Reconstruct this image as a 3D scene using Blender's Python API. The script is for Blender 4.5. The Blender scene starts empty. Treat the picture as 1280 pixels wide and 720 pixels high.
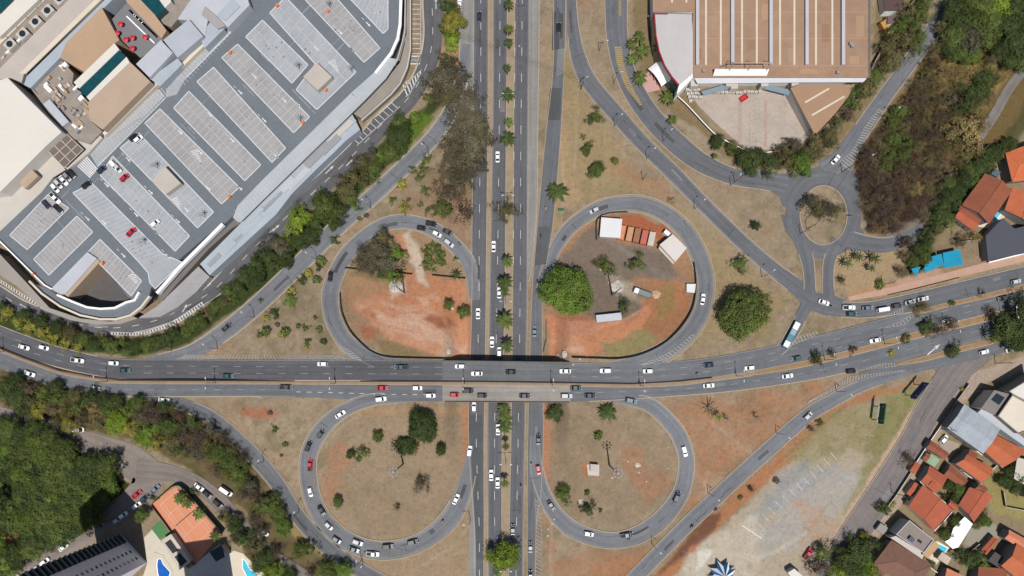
import bpy, bmesh, math, random
import numpy as np
from mathutils import Vector, Matrix
R = math.radians
random.seed(7)
SC = bpy.context.scene
COL = SC.collection
# ------------------------------------------------------------------ camera, sky, sun, exposure
S = 0.34                 # metres on the ground per photo pixel
H = 300.0                # drone height
NX, NY = 640.0, 470.0    # the photo pixel straight below the drone
NADY = (360.0 - NY) * S
cam = bpy.data.cameras.new('camera'); cam_o = bpy.data.objects.new('camera', cam); COL.objects.link(cam_o)
cam_o.location = (0, NADY, H); cam_o.rotation_euler = (0, 0, 0)
cam.sensor_width = 36; cam.lens = 36 * H / (1280 * S); cam.shift_y = (NY - 360) / 1280.0
cam.clip_start = 1; cam.clip_end = 20000
SC.camera = cam_o
SUN_EL = R(69)
SHX, SHY = -0.15, 0.99   # the way shadows fall on the ground (x right, y up in the photo)
world = bpy.data.worlds.new('World'); SC.world = world; world.use_nodes = True
wn = world.node_tree.nodes; wl = world.node_tree.links
sky = wn.new('ShaderNodeTexSky'); sky.sky_type = 'NISHITA'; sky.sun_disc = False
sky.sun_elevation = SUN_EL; sky.sun_rotation = math.atan2(-SHX, -SHY)
wl.new(sky.outputs[0], wn['Background'].inputs[0]); wn['Background'].inputs[1].default_value = 0.075
sun = bpy.data.lights.new('sun', 'SUN'); sun.energy = 4.6; sun.angle = R(0.5); sun.color = (1, 0.955, 0.885)
sun_o = bpy.data.objects.new('sun', sun); COL.objects.link(sun_o)
sdir = Vector((SHX, SHY, -math.tan(SUN_EL) * math.hypot(SHX, SHY)))
sun_o.rotation_euler = sdir.to_track_quat('-Z', 'Y').to_euler(); sun_o.location = (0, 0, 200)
SC.view_settings.view_transform = 'Standard'; SC.view_settings.look = 'None'
SC.view_settings.exposure = 0.1; SC.view_settings.gamma = 1

# ------------------------------------------------------------------ helpers
def lin(c): return tuple((v / 255 / 12.92 if v / 255 <= 0.04045 else ((v / 255 + 0.055) / 1.055) ** 2.4) for v in c)
ILL = 1.68
def col(r, g, b):        # an eyeballed sunlit colour -> base colour
    c = lin((r, g, b)); l = 0.3 * c[0] + 0.59 * c[1] + 0.11 * c[2]
    return tuple(min(0.85, (v * 0.97 + l * 0.03) / ILL) for v in c)
def sst(a, b, x):
    t = np.clip((x - a) / (b - a), 0, 1); return t * t * (3 - 2 * t)
ROADY = [(-400, 380), (0, 436), (30, 448), (75, 462), (150, 472), (320, 474), (640, 477), (800, 477), (880, 470), (960, 460), (1077, 436), (1155, 418), (1280, 388), (1700, 300)]
_rx = np.array([p[0] for p in ROADY], float); _ry = np.array([p[1] for p in ROADY], float)
BH = 6.5
def TB(px, py):          # the embankment of the cross road, without the cut of the highway
    px = np.asarray(px, float); py = np.asarray(py, float)
    d = np.abs(py - np.interp(px, _rx, _ry))
    r = 1 - sst(170, 430, np.abs(px - 633))
    return BH * r * (1 - sst(34, 150, d))
def T(px, py):
    return TB(px, py) * sst(57, 82, np.abs(np.asarray(px, float) - 633))
def Pz(px, py, z):
    k = (H - z) / H
    return Vector(((px - NX) * S * k, NADY - (py - NY) * S * k, z))
def P(px, py, dz=0.0, tf=None):
    return Pz(px, py, float((tf or T)(px, py)) + dz)

ORD = 'first second third fourth fifth sixth seventh eighth ninth tenth eleventh twelfth thirteenth fourteenth fifteenth sixteenth seventeenth eighteenth nineteenth twentieth'.split()
def ordw(i):
    if i < 20: return ORD[i]
    tens = ['twenty', 'thirty', 'forty', 'fifty', 'sixty', 'seventy', 'eighty', 'ninety'][(i + 1) // 10 - 2]
    return (tens[:-1] + 'ieth') if (i + 1) % 10 == 0 else tens + '-' + ORD[(i + 1) % 10 - 1]
def tag(o, label=None, cat=None, group=None, kind=None):
    if label: o['label'] = label
    if cat: o['category'] = cat
    if group: o['group'] = group
    if kind: o['kind'] = kind
    return o
def empty(name, loc, rz=0.0, label=None, cat=None, group=None):
    o = bpy.data.objects.new(name, None); COL.objects.link(o); o.location = loc; o.rotation_euler = (0, 0, rz)
    o.empty_display_size = 0.5
    return tag(o, label, cat, group)
def mesh_obj(name, me, mat=None, parent=None):
    o = bpy.data.objects.new(name, me); COL.objects.link(o)
    if mat is not None and not me.materials: me.materials.append(mat)
    if parent is not None: o.parent = parent
    return o
def struct(o): o['kind'] = 'structure'; return o
def copy_tree(o, parent=None):
    c = o.copy(); COL.objects.link(c)
    if parent is not None: c.parent = parent
    for ch in o.children: copy_tree(ch, c)
    return c

class MB:                # collects faces, builds one mesh
    def __init__(s): s.v = []; s.f = []; s.m = []; s.uv = None
    def add(s, vs, fs, mi=0):
        n = len(s.v); s.v += [tuple(v) for v in vs]; s.f += [tuple(i + n for i in f) for f in fs]; s.m += [mi] * len(fs)
    def quad(s, a, b, c, d, mi=0): s.add([a, b, c, d], [(0, 1, 2, 3)], mi)
    def box(s, c, d, rz=0, M=None, mi=0):
        x, y, z = d[0] / 2, d[1] / 2, d[2] / 2
        vs = [Vector(p) for p in ((-x, -y, -z), (x, -y, -z), (x, y, -z), (-x, y, -z), (-x, -y, z), (x, -y, z), (x, y, z), (-x, y, z))]
        m = M if M is not None else Matrix.Rotation(rz, 3, 'Z')
        s.add([m @ v + Vector(c) for v in vs], [(0, 3, 2, 1), (4, 5, 6, 7), (0, 1, 5, 4), (1, 2, 6, 5), (2, 3, 7, 6), (3, 0, 4, 7)], mi)
    def prism(s, poly, z0, z1, mi=0, top=True, bottom=True, zt=None):
        n = len(poly); a = sum(poly[i][0] * poly[(i + 1) % n][1] - poly[(i + 1) % n][0] * poly[i][1] for i in range(n))
        if a < 0: poly = poly[::-1]
        vs = [(p[0], p[1], z0) for p in poly] + [(p[0], p[1], z1) for p in poly]
        fs = [(i, (i + 1) % n, n + (i + 1) % n, n + i) for i in range(n)]
        if top: fs.append(tuple(range(n, 2 * n)))
        if bottom: fs.append(tuple(range(n - 1, -1, -1)))
        s.add(vs, fs, mi)
    def tube(s, a, b, r0, r1=None, n=6, caps=True, mi=0):
        a = Vector(a); b = Vector(b); r1 = r0 if r1 is None else r1
        d = (b - a)
        if d.length < 1e-6: return
        q = d.to_track_quat('Z', 'Y'); vs = []
        for i in range(n):
            t = 2 * math.pi * i / n; e = Vector((math.cos(t), math.sin(t), 0)); vs.append(a + q @ (e * r0))
        for i in range(n):
            t = 2 * math.pi * i / n; e = Vector((math.cos(t), math.sin(t), 0)); vs.append(b + q @ (e * r1))
        fs = [(i, (i + 1) % n, n + (i + 1) % n, n + i) for i in range(n)]
        if caps: fs += [tuple(range(n - 1, -1, -1)), tuple(range(n, 2 * n))]
        s.add(vs, fs, mi)
    def build(s, name, mat=None, parent=None, smooth=False):
        me = bpy.data.meshes.new(name); me.from_pydata(s.v, [], s.f); me.update()
        mats = mat if isinstance(mat, (list, tuple)) else [mat]
        for m in mats:
            if m is not None: me.materials.append(m)
        if len(mats) > 1: me.polygons.foreach_set('material_index', s.m)
        if smooth: me.polygons.foreach_set('use_smooth', [True] * len(s.f))
        return mesh_obj(name, me, None, parent)

# ------------------------------------------------------------------ materials
MATS = {}
def mat(name, color=(0.5, 0.5, 0.5), rough=0.8, n1=(0, 0), n2=(0, 0), metal=0.0, objcol=False, spec=0.3, bump=None, attr=None, trans=0.0, wave=None, brick=None, emit=None):
    """n1, n2: (cells per metre, strength) of two noise layers that vary the base colour; wave: (scale, strength, axis) stripes"""
    if name in MATS: return MATS[name]
    m = bpy.data.materials.new(name); m.use_nodes = True; MATS[name] = m
    N = m.node_tree.nodes; L = m.node_tree.links; b = N['Principled BSDF']
    b.inputs['Roughness'].default_value = rough; b.inputs['Metallic'].default_value = metal
    b.inputs['Specular IOR Level'].default_value = spec
    if objcol:
        oi = N.new('ShaderNodeObjectInfo'); cur = oi.outputs['Color']
    else:
        rgb = N.new('ShaderNodeRGB'); rgb.outputs[0].default_value = (*color, 1); cur = rgb.outputs[0]
    if attr:
        at = N.new('ShaderNodeAttribute'); at.attribute_name = attr
        mx = N.new('ShaderNodeMix'); mx.data_type = 'RGBA'; mx.blend_type = 'MULTIPLY'; mx.inputs['Factor'].default_value = 1
        L.new(cur, mx.inputs['A']); L.new(at.outputs['Color'], mx.inputs['B']); cur = mx.outputs['Result']
    tc = N.new('ShaderNodeTexCoord')
    def mul(fac_socket, lo, hi):
        nonlocal cur
        mr = N.new('ShaderNodeMapRange'); mr.inputs['From Min'].default_value = 0.25; mr.inputs['From Max'].default_value = 0.75
        mr.inputs['To Min'].default_value = lo; mr.inputs['To Max'].default_value = hi
        L.new(fac_socket, mr.inputs['Value'])
        mx = N.new('ShaderNodeVectorMath'); mx.operation = 'SCALE'; L.new(cur, mx.inputs[0]); L.new(mr.outputs[0], mx.inputs['Scale']); cur = mx.outputs[0]
    for sc, st in (n1, n2):
        if st:
            nz = N.new('ShaderNodeTexNoise'); nz.inputs['Scale'].default_value = sc; nz.inputs['Detail'].default_value = 5; nz.inputs['Roughness'].default_value = 0.65
            L.new(tc.outputs['Object'], nz.inputs['Vector']); mul(nz.outputs['Fac'], 1 - st, 1 + st)
    if wave:
        wv = N.new('ShaderNodeTexWave'); wv.wave_type = 'BANDS'; wv.bands_direction = wave[2]; wv.inputs['Scale'].default_value = wave[0]
        wv.inputs['Distortion'].default_value = 0.15
        L.new(tc.outputs['Object'], wv.inputs['Vector']); mul(wv.outputs['Fac'], 1 - wave[1], 1 + wave[1])
    L.new(cur, b.inputs['Base Color'])
    if bump:
        nz = N.new('ShaderNodeTexNoise'); nz.inputs['Scale'].default_value = bump[0]; nz.inputs['Detail'].default_value = 4
        L.new(tc.outputs['Object'], nz.inputs['Vector'])
        bp = N.new('ShaderNodeBump'); bp.inputs['Strength'].default_value = bump[1]; bp.inputs['Distance'].default_value = bump[2]
        L.new(nz.outputs['Fac'], bp.inputs['Height']); L.new(bp.outputs[0], b.inputs['Normal'])
    if trans:
        tr = N.new('ShaderNodeBsdfTranslucent'); L.new(cur, tr.inputs['Color'])
        ms = N.new('ShaderNodeMixShader'); ms.inputs[0].default_value = trans
        L.new(b.outputs[0], ms.inputs[1]); L.new(tr.outputs[0], ms.inputs[2]); L.new(ms.outputs[0], N['Material Output'].inputs['Surface'])
    return m
def asphalt_mat(name):
    """asphalt: colour from the object, mottled, with wheel-track streaks along the road (uv in metres) and odd patches"""
    m = bpy.data.materials.new(name); m.use_nodes = True
    N = m.node_tree.nodes; L = m.node_tree.links; b = N['Principled BSDF']; b.inputs['Roughness'].default_value = 0.88; b.inputs['Specular IOR Level'].default_value = 0.25
    oi = N.new('ShaderNodeObjectInfo'); cur = oi.outputs['Color']
    uv = N.new('ShaderNodeUVMap'); uv.uv_map = 'road'
    tc = N.new('ShaderNodeTexCoord')
    def layer(vec, sc, st, stretch=None, det=4):
        nonlocal cur
        src = vec
        if stretch:
            mp = N.new('ShaderNodeMapping'); mp.inputs['Scale'].default_value = stretch; L.new(vec, mp.inputs['Vector']); src = mp.outputs[0]
        nz = N.new('ShaderNodeTexNoise'); nz.inputs['Scale'].default_value = sc; nz.inputs['Detail'].default_value = det; nz.inputs['Roughness'].default_value = 0.6
        L.new(src, nz.inputs['Vector'])
        mr = N.new('ShaderNodeMapRange'); mr.inputs['From Min'].default_value = 0.25; mr.inputs['From Max'].default_value = 0.75
        mr.inputs['To Min'].default_value = 1 - st; mr.inputs['To Max'].default_value = 1 + st
        L.new(nz.outputs['Fac'], mr.inputs['Value'])
        mx = N.new('ShaderNodeVectorMath'); mx.operation = 'SCALE'; L.new(cur, mx.inputs[0]); L.new(mr.outputs[0], mx.inputs['Scale']); cur = mx.outputs[0]
    layer(tc.outputs['Object'], 0.05, 0.14)
    layer(tc.outputs['Object'], 0.22, 0.09)
    layer(tc.outputs['Object'], 0.9, 0.10)
    layer(uv.outputs[0], 1.0, 0.22, (0.75, 0.012, 1), 3)
    layer(uv.outputs[0], 1.0, 0.08, (2.2, 0.05, 1), 3)
    L.new(cur, b.inputs['Base Color'])
    MATS[name] = m
    return m
M_ASPH = asphalt_mat('asphalt')
M_KERB = mat('kerb_concrete', col(188, 172, 152), 0.9, (0.8, 0.2), (4, 0.1))
M_WHITE = mat('white_road_paint', (0.46, 0.46, 0.45), 0.8, (1.5, 0.25), (6, 0.15))
M_WORN = mat('worn_white_paint', (0.24, 0.235, 0.225), 0.85, (1.2, 0.3), (6, 0.2))
M_YELLOW = mat('yellow_road_paint', col(184, 160, 112), 0.85, (1.5, 0.2))
M_CONC = mat('concrete', col(186, 176, 164), 0.9, (0.25, 0.14), (2.5, 0.1))
# ------------------------------------------------------------------ the ground: one sheet with soil colours
def vnoise(X, Y, cell, seed):
    rng = np.random.RandomState(seed); lat = rng.rand(256, 256)
    x = X / cell; y = Y / cell
    xi = np.floor(x).astype(int); yi = np.floor(y).astype(int)
    fx = x - xi; fy = y - yi; fx = fx * fx * (3 - 2 * fx); fy = fy * fy * (3 - 2 * fy)
    g = lambda a, b: lat[a % 256, b % 256]
    return (g(xi, yi) * (1 - fx) + g(xi + 1, yi) * fx) * (1 - fy) + (g(xi, yi + 1) * (1 - fx) + g(xi + 1, yi + 1) * fx) * fy
def fbm(X, Y, cell, seed, o=4):
    t = 0; a = 0.5; n = 0
    for i in range(o): t = t + a * vnoise(X, Y, cell / 2 ** i, seed + i * 13); n += a; a *= 0.55
    return t / n
gx = np.concatenate([[-20000, -9000, -4000, -1800, -900, -500, -300, -180, -120, -90], np.arange(-70, 1351, 2.0), [1370, 1400, 1460, 1600, 1800, 2300, 3200, 5500, 10000, 21000]])
gy = np.concatenate([[-20000, -9000, -4000, -1800, -900, -500, -300, -180, -120, -90], np.arange(-70, 791, 2.0), [810, 840, 900, 1000, 1300, 1700, 2600, 5000, 10000, 21000]])
GX, GY = np.meshgrid(gx, gy)
GC = np.zeros(GX.shape + (3,)); 
n0 = fbm(GX, GY, 60, 1); n1 = fbm(GX, GY, 16, 2); n2 = fbm(GX, GY, 6, 3, 3)
def mixc(a, c): 
    global GC
    GC = GC * (1 - a[..., None]) + np.array(c) * a[..., None]
GC[:] = col(160, 142, 118)
mixc(sst(0.42, 0.72, n0) * 0.7, col(170, 150, 124))
mixc(sst(0.5, 0.75, n1) * 0.45, col(136, 116, 92))
mixc(sst(0.56, 0.72, fbm(GX, GY, 34, 21)) * 0.5, col(124, 116, 84))
mixc(sst(0.60, 0.80, fbm(GX, GY, 26, 31)) * 0.36, col(176, 136, 106))
mixc(sst(0.45, 0.7, fbm(GX, GY, 5, 51, 3)) * 0.16, col(120, 104, 84))
mixc(sst(0.5, 0.75, fbm(GX, GY, 7, 61, 3)) * 0.2, col(176, 158, 132))
mixc(sst(0.62, 0.8, fbm(GX, GY, 12, 41)) * 0.35, col(186, 168, 142))
def sdf(poly, X, Y):
    d = np.full(X.shape, 1e18); ins = np.zeros(X.shape, bool); n = len(poly)
    for i in range(n):
        ax, ay = poly[i]; bx, by = poly[(i + 1) % n]
        ex, ey = bx - ax, by - ay; wx, wy = X - ax, Y - ay
        t = np.clip((wx * ex + wy * ey) / max(ex * ex + ey * ey, 1e-9), 0, 1)
        d = np.minimum(d, (wx - ex * t) ** 2 + (wy - ey * t) ** 2)
        c = (ay > Y) != (by > Y)
        with np.errstate(divide='ignore', invalid='ignore'):
            ins ^= c & (X < ex * (Y - ay) / (ey if ey else 1e-9) + ax)
    d = np.sqrt(d); return np.where(ins, -d, d)
def paint(poly, c, soft=3, amp=8, op=1.0, mott=0.0, seed=5):
    global GC
    xs = [p[0] for p in poly]; ys = [p[1] for p in poly]; m = soft + amp + 4
    ix = np.where((gx > min(xs) - m) & (gx < max(xs) + m))[0]; iy = np.where((gy > min(ys) - m) & (gy < max(ys) + m))[0]
    if not len(ix) or not len(iy): return
    sl = (slice(iy[0], iy[-1] + 1), slice(ix[0], ix[-1] + 1))
    X, Y = GX[sl], GY[sl]
    d = sdf(poly, X, Y) + amp * 2.4 * (fbm(X, Y, 18, seed, 5) - 0.5)
    a = (1 - sst(-soft, soft, d)) * op
    if mott: a = a * (1 - mott * sst(0.35, 0.65, fbm(X, Y, 9, seed + 50, 4)))
    GC[sl] = GC[sl] * (1 - a[..., None]) + np.array(c) * a[..., None]
RED = col(200, 138, 102); DKRED = col(172, 108, 78); PINK = col(216, 176, 150); PALE = col(208, 190, 168); GREEN = col(112, 120, 58); LUSH = col(96, 118, 42); GREY = col(160, 154, 146)
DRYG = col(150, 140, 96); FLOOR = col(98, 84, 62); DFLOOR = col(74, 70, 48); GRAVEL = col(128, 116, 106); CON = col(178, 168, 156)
# earth around the loops and the red site
paint([(430,330),(445,300),(490,288),(520,287),(560,308),(578,335),(590,370),(592,445),(520,447),(450,428),(428,380)], col(168,134,104), 4, 8, .9)
paint([(432,345),(470,338),(520,340),(575,350),(590,380),(590,443),(545,446),(500,430),(462,405),(438,378)], RED, 5, 10, 1, .2)
paint([(455,380),(520,385),(580,400),(588,440),(545,444),(500,425),(470,405)], PINK, 5, 10, .75, .3)
paint([(440,372),(480,376),(490,390),(450,386)], PINK, 3, 6, .6)
paint([(530,395),(560,393),(572,408),(545,412)], DKRED, 3, 5, .9)
paint([(450,405),(470,412),(468,425),(452,422)], DKRED, 3, 5, .8)
paint([(470,425),(500,430),(545,445),(500,448),(475,440)], col(140,122,88), 3, 5, .9)
paint([(498,290),(512,288),(522,315),(530,335),(535,358),(522,352),(515,325),(502,305)], PALE, 3, 6, .95)
paint([(488,290),(505,288),(512,320),(500,315)], RED, 3, 6, .8)
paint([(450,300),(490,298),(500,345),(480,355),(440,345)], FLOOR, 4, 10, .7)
paint([(530,300),(565,308),(582,335),(585,350),(545,345),(530,330)], col(160,136,106), 3, 5, .8)
paint([(488,358),(505,350),(508,368),(490,372)], col(214,206,196), 3, 6, .9, .5)
paint([(432,300),(500,290),(505,345),(470,372),(440,380),(428,350)], col(160,138,106), 4, 10, .7, .3)
paint([(440,368),(470,375),(500,392),(540,405),(500,402),(460,388)], RED, 2, 6, .8, .3)
paint([(470,392),(520,398),(575,420),(585,440),(560,442),(520,425),(480,410)], PINK, 2, 7, .7, .5, 77)
paint([(480,408),(530,425),(575,440),(540,445),(500,430)], RED, 2, 6, .7, .4, 78)
paint([(495,395),(550,400),(560,425),(520,420)], col(206,158,132), 2, 6, .6, .5, 79)
paint([(540,372),(560,366),(575,385),(585,430),(575,440),(560,400)], col(204,140,100), 2, 6, .85, .3, 80)
paint([(530,398),(558,394),(572,406),(550,412)], col(158,98,72), 2, 4, .8, .3, 81)
paint([(520,372),(545,365),(552,375),(530,385)], PINK, 2, 4, .7, .4, 82)
paint([(552,430),(565,428),(568,446),(553,446)], PALE, 2, 4, .7, .4, 83)
# upper right loop: work site
paint([(685,345),(705,300),(740,275),(800,267),(845,290),(868,325),(870,375),(845,425),(800,445),(690,445),(682,400)], col(172,132,98), 4, 6, .9)
paint([(695,330),(720,300),(745,285),(760,300),(830,315),(850,345),(835,355),(800,345),(770,350),(720,345)], GRAVEL, 4, 7, .9)
paint([(725,340),(780,345),(800,365),(800,395),(760,405),(730,395),(735,370)], GRAVEL, 4, 7, .85)
paint([(755,272),(800,267),(835,285),(830,300),(790,285),(757,285)], col(176,104,72), 3, 5, .95)
paint([(684,398),(720,398),(745,402),(800,398),(812,380),(820,395),(800,420),(760,430),(740,445),(690,443)], RED, 4, 8, 1)
paint([(690,425),(720,420),(730,440),(700,444)], PINK, 3, 6, .7)
paint([(700,398),(740,396),(738,408),(700,408)], DKRED, 3, 5, .8)
paint([(808,378),(815,360),(835,375),(860,360),(866,385),(850,412),(825,425),(800,428)], col(170,118,84), 4, 8, .8)
paint([(810,350),(850,348),(856,380),(830,400),(806,395)], col(186,128,90), 4, 7, .7)
paint([(753,428),(800,412),(822,420),(810,440),(760,448)], DRYG, 3, 6, .9)
paint([(818,365),(840,355),(845,385),(822,400)], col(158,134,84), 3, 6, .7)
paint([(762,340),(790,355),(800,375),(775,372)], col(186,172,150), 3, 8, .6, .5)
# verges: dry grass in other tones, red scars
paint([(690,40),(705,170),(700,250),(720,250),(800,235),(870,270),(920,330),(985,375),(960,420),(870,430),(895,390),(885,320),(840,250),(780,210),(740,130),(715,80)], col(166,146,104), 8, 14, .6)
paint([(688,100),(705,100),(698,280),(684,300)], col(176,150,112), 3, 5, .8)
paint([(760,200),(800,215),(850,245),(830,250),(770,215)], col(176,132,96), 6, 10, .5)
paint([(840,505),(960,492),(1010,480),(1050,478),(1000,510),(930,570),(870,625),(872,590),(868,550)], col(178,124,90), 8, 14, .65, .4)
paint([(870,625),(980,530),(1020,505),(1060,490),(1020,530),(960,580),(880,660)], col(170,120,86), 5, 10, .5)
paint([(1150,476),(1070,494),(1020,525),(960,580),(880,655),(820,715),(800,740),(830,740),(900,660),(990,575),(1060,510),(1155,482)], col(182,124,86), 3, 5, .9)
paint([(1150,482),(1060,510),(990,575),(900,660),(835,730),(1030,730),(1050,660),(1100,590),(1140,520),(1165,475)], col(184,170,148), 4, 8, .95)
paint([(1150,480),(1080,500),(1020,530),(980,570),(1000,590),(1080,560),(1110,570),(1140,520)], col(150,140,98), 6, 14, .9, .3)
paint([(1100,500),(1155,480),(1160,490),(1110,580),(1075,640),(1055,640),(1090,560)], col(136,132,82), 6, 12, .8, .3)
paint([(990,580),(1010,570),(1025,590),(1000,610),(960,650),(945,660),(935,640)], col(150,156,158), 8, 14, .8, .3)
paint([(990,600),(1060,585),(1075,600),(1030,660),(950,700),(935,690)], col(178,176,174), 8, 16, .7, .3)
paint([(985,620),(1030,640),(1050,660),(1020,690),(1000,650)], col(190,150,120), 6, 12, .6, .4)
paint([(860,690),(910,660),(950,640),(950,700),(920,740),(850,740)], col(206,194,176), 6, 12, .8, .3)
paint([(873,690),(890,688),(880,705),(872,710)], col(226,220,208), 2, 4, .9)
paint([(880,650),(905,634),(895,660),(830,715),(815,725)], col(104,72,56), 4, 6, .8)
paint([(690,480),(690,700),(800,690),(860,660),(870,620),(830,700),(780,740),(680,740)], col(178,124,90), 8, 14, .6, .4)
paint([(760,690),(830,690),(790,740),(700,740)], col(176,122,86), 8, 12, .5)
paint([(685,508),(780,508),(835,545),(848,590),(815,640),(770,662),(710,645),(683,610)], col(152,130,106), 8, 14, .5)
paint([(765,545),(800,560),(830,600),(810,630),(790,600)], col(174,120,88), 6, 14, .55, .4)
paint([(727,578),(749,578),(749,596),(727,594)], col(180,120,86), 2, 3, .9)
paint([(415,545),(450,510),(585,508),(585,580),(570,620),(535,655),(480,672),(430,655),(402,610)], col(160,138,112), 8, 14, .6)
paint([(402,590),(420,550),(440,560),(425,620),(410,625)], col(176,124,92), 6, 12, .6, .4)
paint([(430,512),(480,508),(585,508),(583,520),(520,516),(440,525)], col(180,146,112), 4, 6, .7)
paint([(298,508),(330,505),(345,518),(320,525),(300,520)], col(176,112,82), 4, 8, .9, .2)
paint([(575,505),(588,505),(590,600),(582,600)], col(186,130,96), 2, 3, .8)
paint([(678,505),(688,505),(686,600),(678,600)], col(186,130,96), 2, 3, .8)
paint([(585,315),(592,320),(594,446),(585,446)], col(186,128,92), 2, 3, .8)
paint([(470,672),(590,640),(590,740),(440,740),(420,715)], col(172,146,114), 6, 10, .5)
paint([(510,240),(580,215),(585,320),(540,275),(500,265)], col(160,126,100), 6, 12, .7, .3)
paint([(700,90),(712,180),(725,250),(702,258)], col(180,150,112), 4, 6, .6)
# green belt by the shopping centre, woods, hill
paint([(-70,372),(-40,368),(0,385),(60,402),(115,420),(175,425),(225,410),(285,365),(350,305),(430,225),(490,165),(535,130),(560,70),(556,-20),(574,-20),(575,90),(545,140),(500,195),(420,270),(340,350),(285,395),(235,430),(165,446),(90,438),(0,408),(-70,390)], col(66,78,40), 3, 4, 1)
paint([(490,190),(530,145),(548,140),(530,165),(500,195)], LUSH, 2, 4, .95)
paint([(500,160),(530,138),(520,160),(495,185)], LUSH, 3, 4, .8)
paint([(545,-20),(575,-20),(575,85),(550,140),(560,70)], col(120,108,80), 3, 5, .6)
paint([(548,60),(574,58),(575,85),(556,88)], col(190,150,120), 2, 3, .9)
paint([(555,110),(600,110),(605,270),(560,280),(520,240),(575,180)], col(140,116,92), 4, 10, .7)
paint([(-70,455),(0,462),(60,480),(130,496),(200,500),(270,528),(310,570),(345,615),(380,665),(420,705),(460,740),(300,740),(310,640),(240,590),(180,555),(90,535),(0,510),(-70,495)], col(104,92,62), 3, 6, 1, .2)
paint([(340,600),(362,640),(395,680),(425,712),(390,690),(355,655)], col(170,146,100), 3, 5, .8)
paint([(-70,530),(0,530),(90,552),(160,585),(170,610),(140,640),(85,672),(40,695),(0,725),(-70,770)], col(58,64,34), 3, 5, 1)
paint([(0,640),(20,645),(25,680),(8,690),(-20,680)], col(190,140,100), 3, 5, .9)
paint([(0,600),(20,600),(25,640),(0,640)], col(96,110,60), 3, 5, .9)
paint([(60,672),(105,655),(60,690),(30,712)], col(196,170,130), 2, 3, .9)
paint([(140,572),(172,582),(178,596),(172,605),(150,600)], col(196,172,134), 2, 3, .95)
paint([(1200,-20),(1290,-20),(1290,140),(1240,200),(1190,260),(1150,300),(1100,297),(1080,270),(1065,230),(1070,190),(1110,140),(1165,60)], col(120,100,64), 4, 6, 1)
paint([(1075,180),(1110,150),(1150,140),(1170,200),(1165,260),(1120,295),(1085,275),(1068,225)], col(98,80,66), 5, 10, .8)
paint([(1180,70),(1230,70),(1260,90),(1230,130),(1180,160),(1170,110)], col(164,140,86), 5, 12, .8, .3)
paint([(1190,0),(1290,0),(1290,60),(1240,80),(1180,70)], col(92,92,52), 6, 10, .7, .3)
paint([(1095,296),(1130,285),(1165,255),(1175,265),(1140,300),(1110,306)], col(142,134,130), 4, 8, .8)
paint([(1290,120),(1230,205),(1180,265),(1140,320),(1120,345),(1145,350),(1200,330),(1190,290),(1230,220),(1290,160)], col(84,84,50), 4, 6, .9)
paint([(1180,270),(1235,285),(1235,305),(1170,310)], col(150,130,96), 3, 6, .8)
paint([(790,-20),(815,-20),(815,30),(830,100),(870,130),(890,160),(930,190),(1000,195),(1045,180),(1090,130),(1105,95),(1160,-20),(1100,-20),(1086,100),(1040,165),(960,195),(920,205),(880,180),(830,130),(800,90)], col(136,118,84), 3, 6, .8)
paint([(800,150),(830,140),(870,160),(890,180),(905,200),(870,172),(840,150)], col(176,158,138), 2, 3, .7)
paint([(1045,318),(1062,308),(1095,315),(1125,310),(1128,330),(1118,350),(1060,366),(1043,350)], col(176,152,116), 4, 6, .9)
paint([(1120,350),(1280,305),(1290,325),(1180,352),(1120,367)], col(196,160,136), 2, 3, .95)
paint([(1060,365),(1120,350),(1130,366),(1060,376)], col(190,150,112), 2, 3, .9)
paint([(1165,480),(1170,488),(1150,520),(1100,600),(1060,655),(1045,682),(1035,680),(1090,590),(1140,510)], col(196,168,144), 2, 3, .95)
paint([(1210,468),(1290,440),(1290,470),(1230,480),(1190,520),(1160,560),(1110,640),(1070,680),(1085,690),(1180,560)], col(186,166,150), 2, 3, .9)
paint([(1230,480),(1290,460),(1290,740),(1090,740),(1085,690),(1120,640),(1190,520)], col(150,134,104), 3, 5, .8)
paint([(1230,590),(1290,580),(1290,650),(1240,640)], col(160,148,92), 3, 5, .9)
paint([(1085,745),(1040,745),(1030,690),(1060,660),(1090,690)], col(80,76,50), 3, 6, .8)
paint([(1160,300),(1290,210),(1290,320),(1180,345)], col(150,130,104), 3, 5, .8)

paint([(1150,300),(1185,262),(1215,205),(1240,150),(1228,150),(1195,210),(1160,262),(1140,290)], col(120, 110, 92), 4, 6, .8, .3)
paint([(575,320),(590,330),(592,350),(586,420),(580,350)], col(178,148,120), 3, 4, .6)

paint([(690,402),(740,398),(745,415),(700,440),(686,440)], col(206,142,106), 2, 6, .8, .3, 84)
paint([(745,425),(790,402),(805,380),(815,388),(800,412),(760,430)], col(208,142,104), 2, 5, .9, .2, 85)
paint([(700,402),(745,400),(748,415),(705,420)], col(196,148,120), 2, 5, .6, .5, 86)
paint([(760,345),(790,352),(795,372),(775,366)], col(190,170,146), 2, 6, .6, .6, 87)
paint([(740,300),(760,306),(762,330),(735,330)], col(140,120,104), 3, 8, .5, .4, 88)

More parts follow.
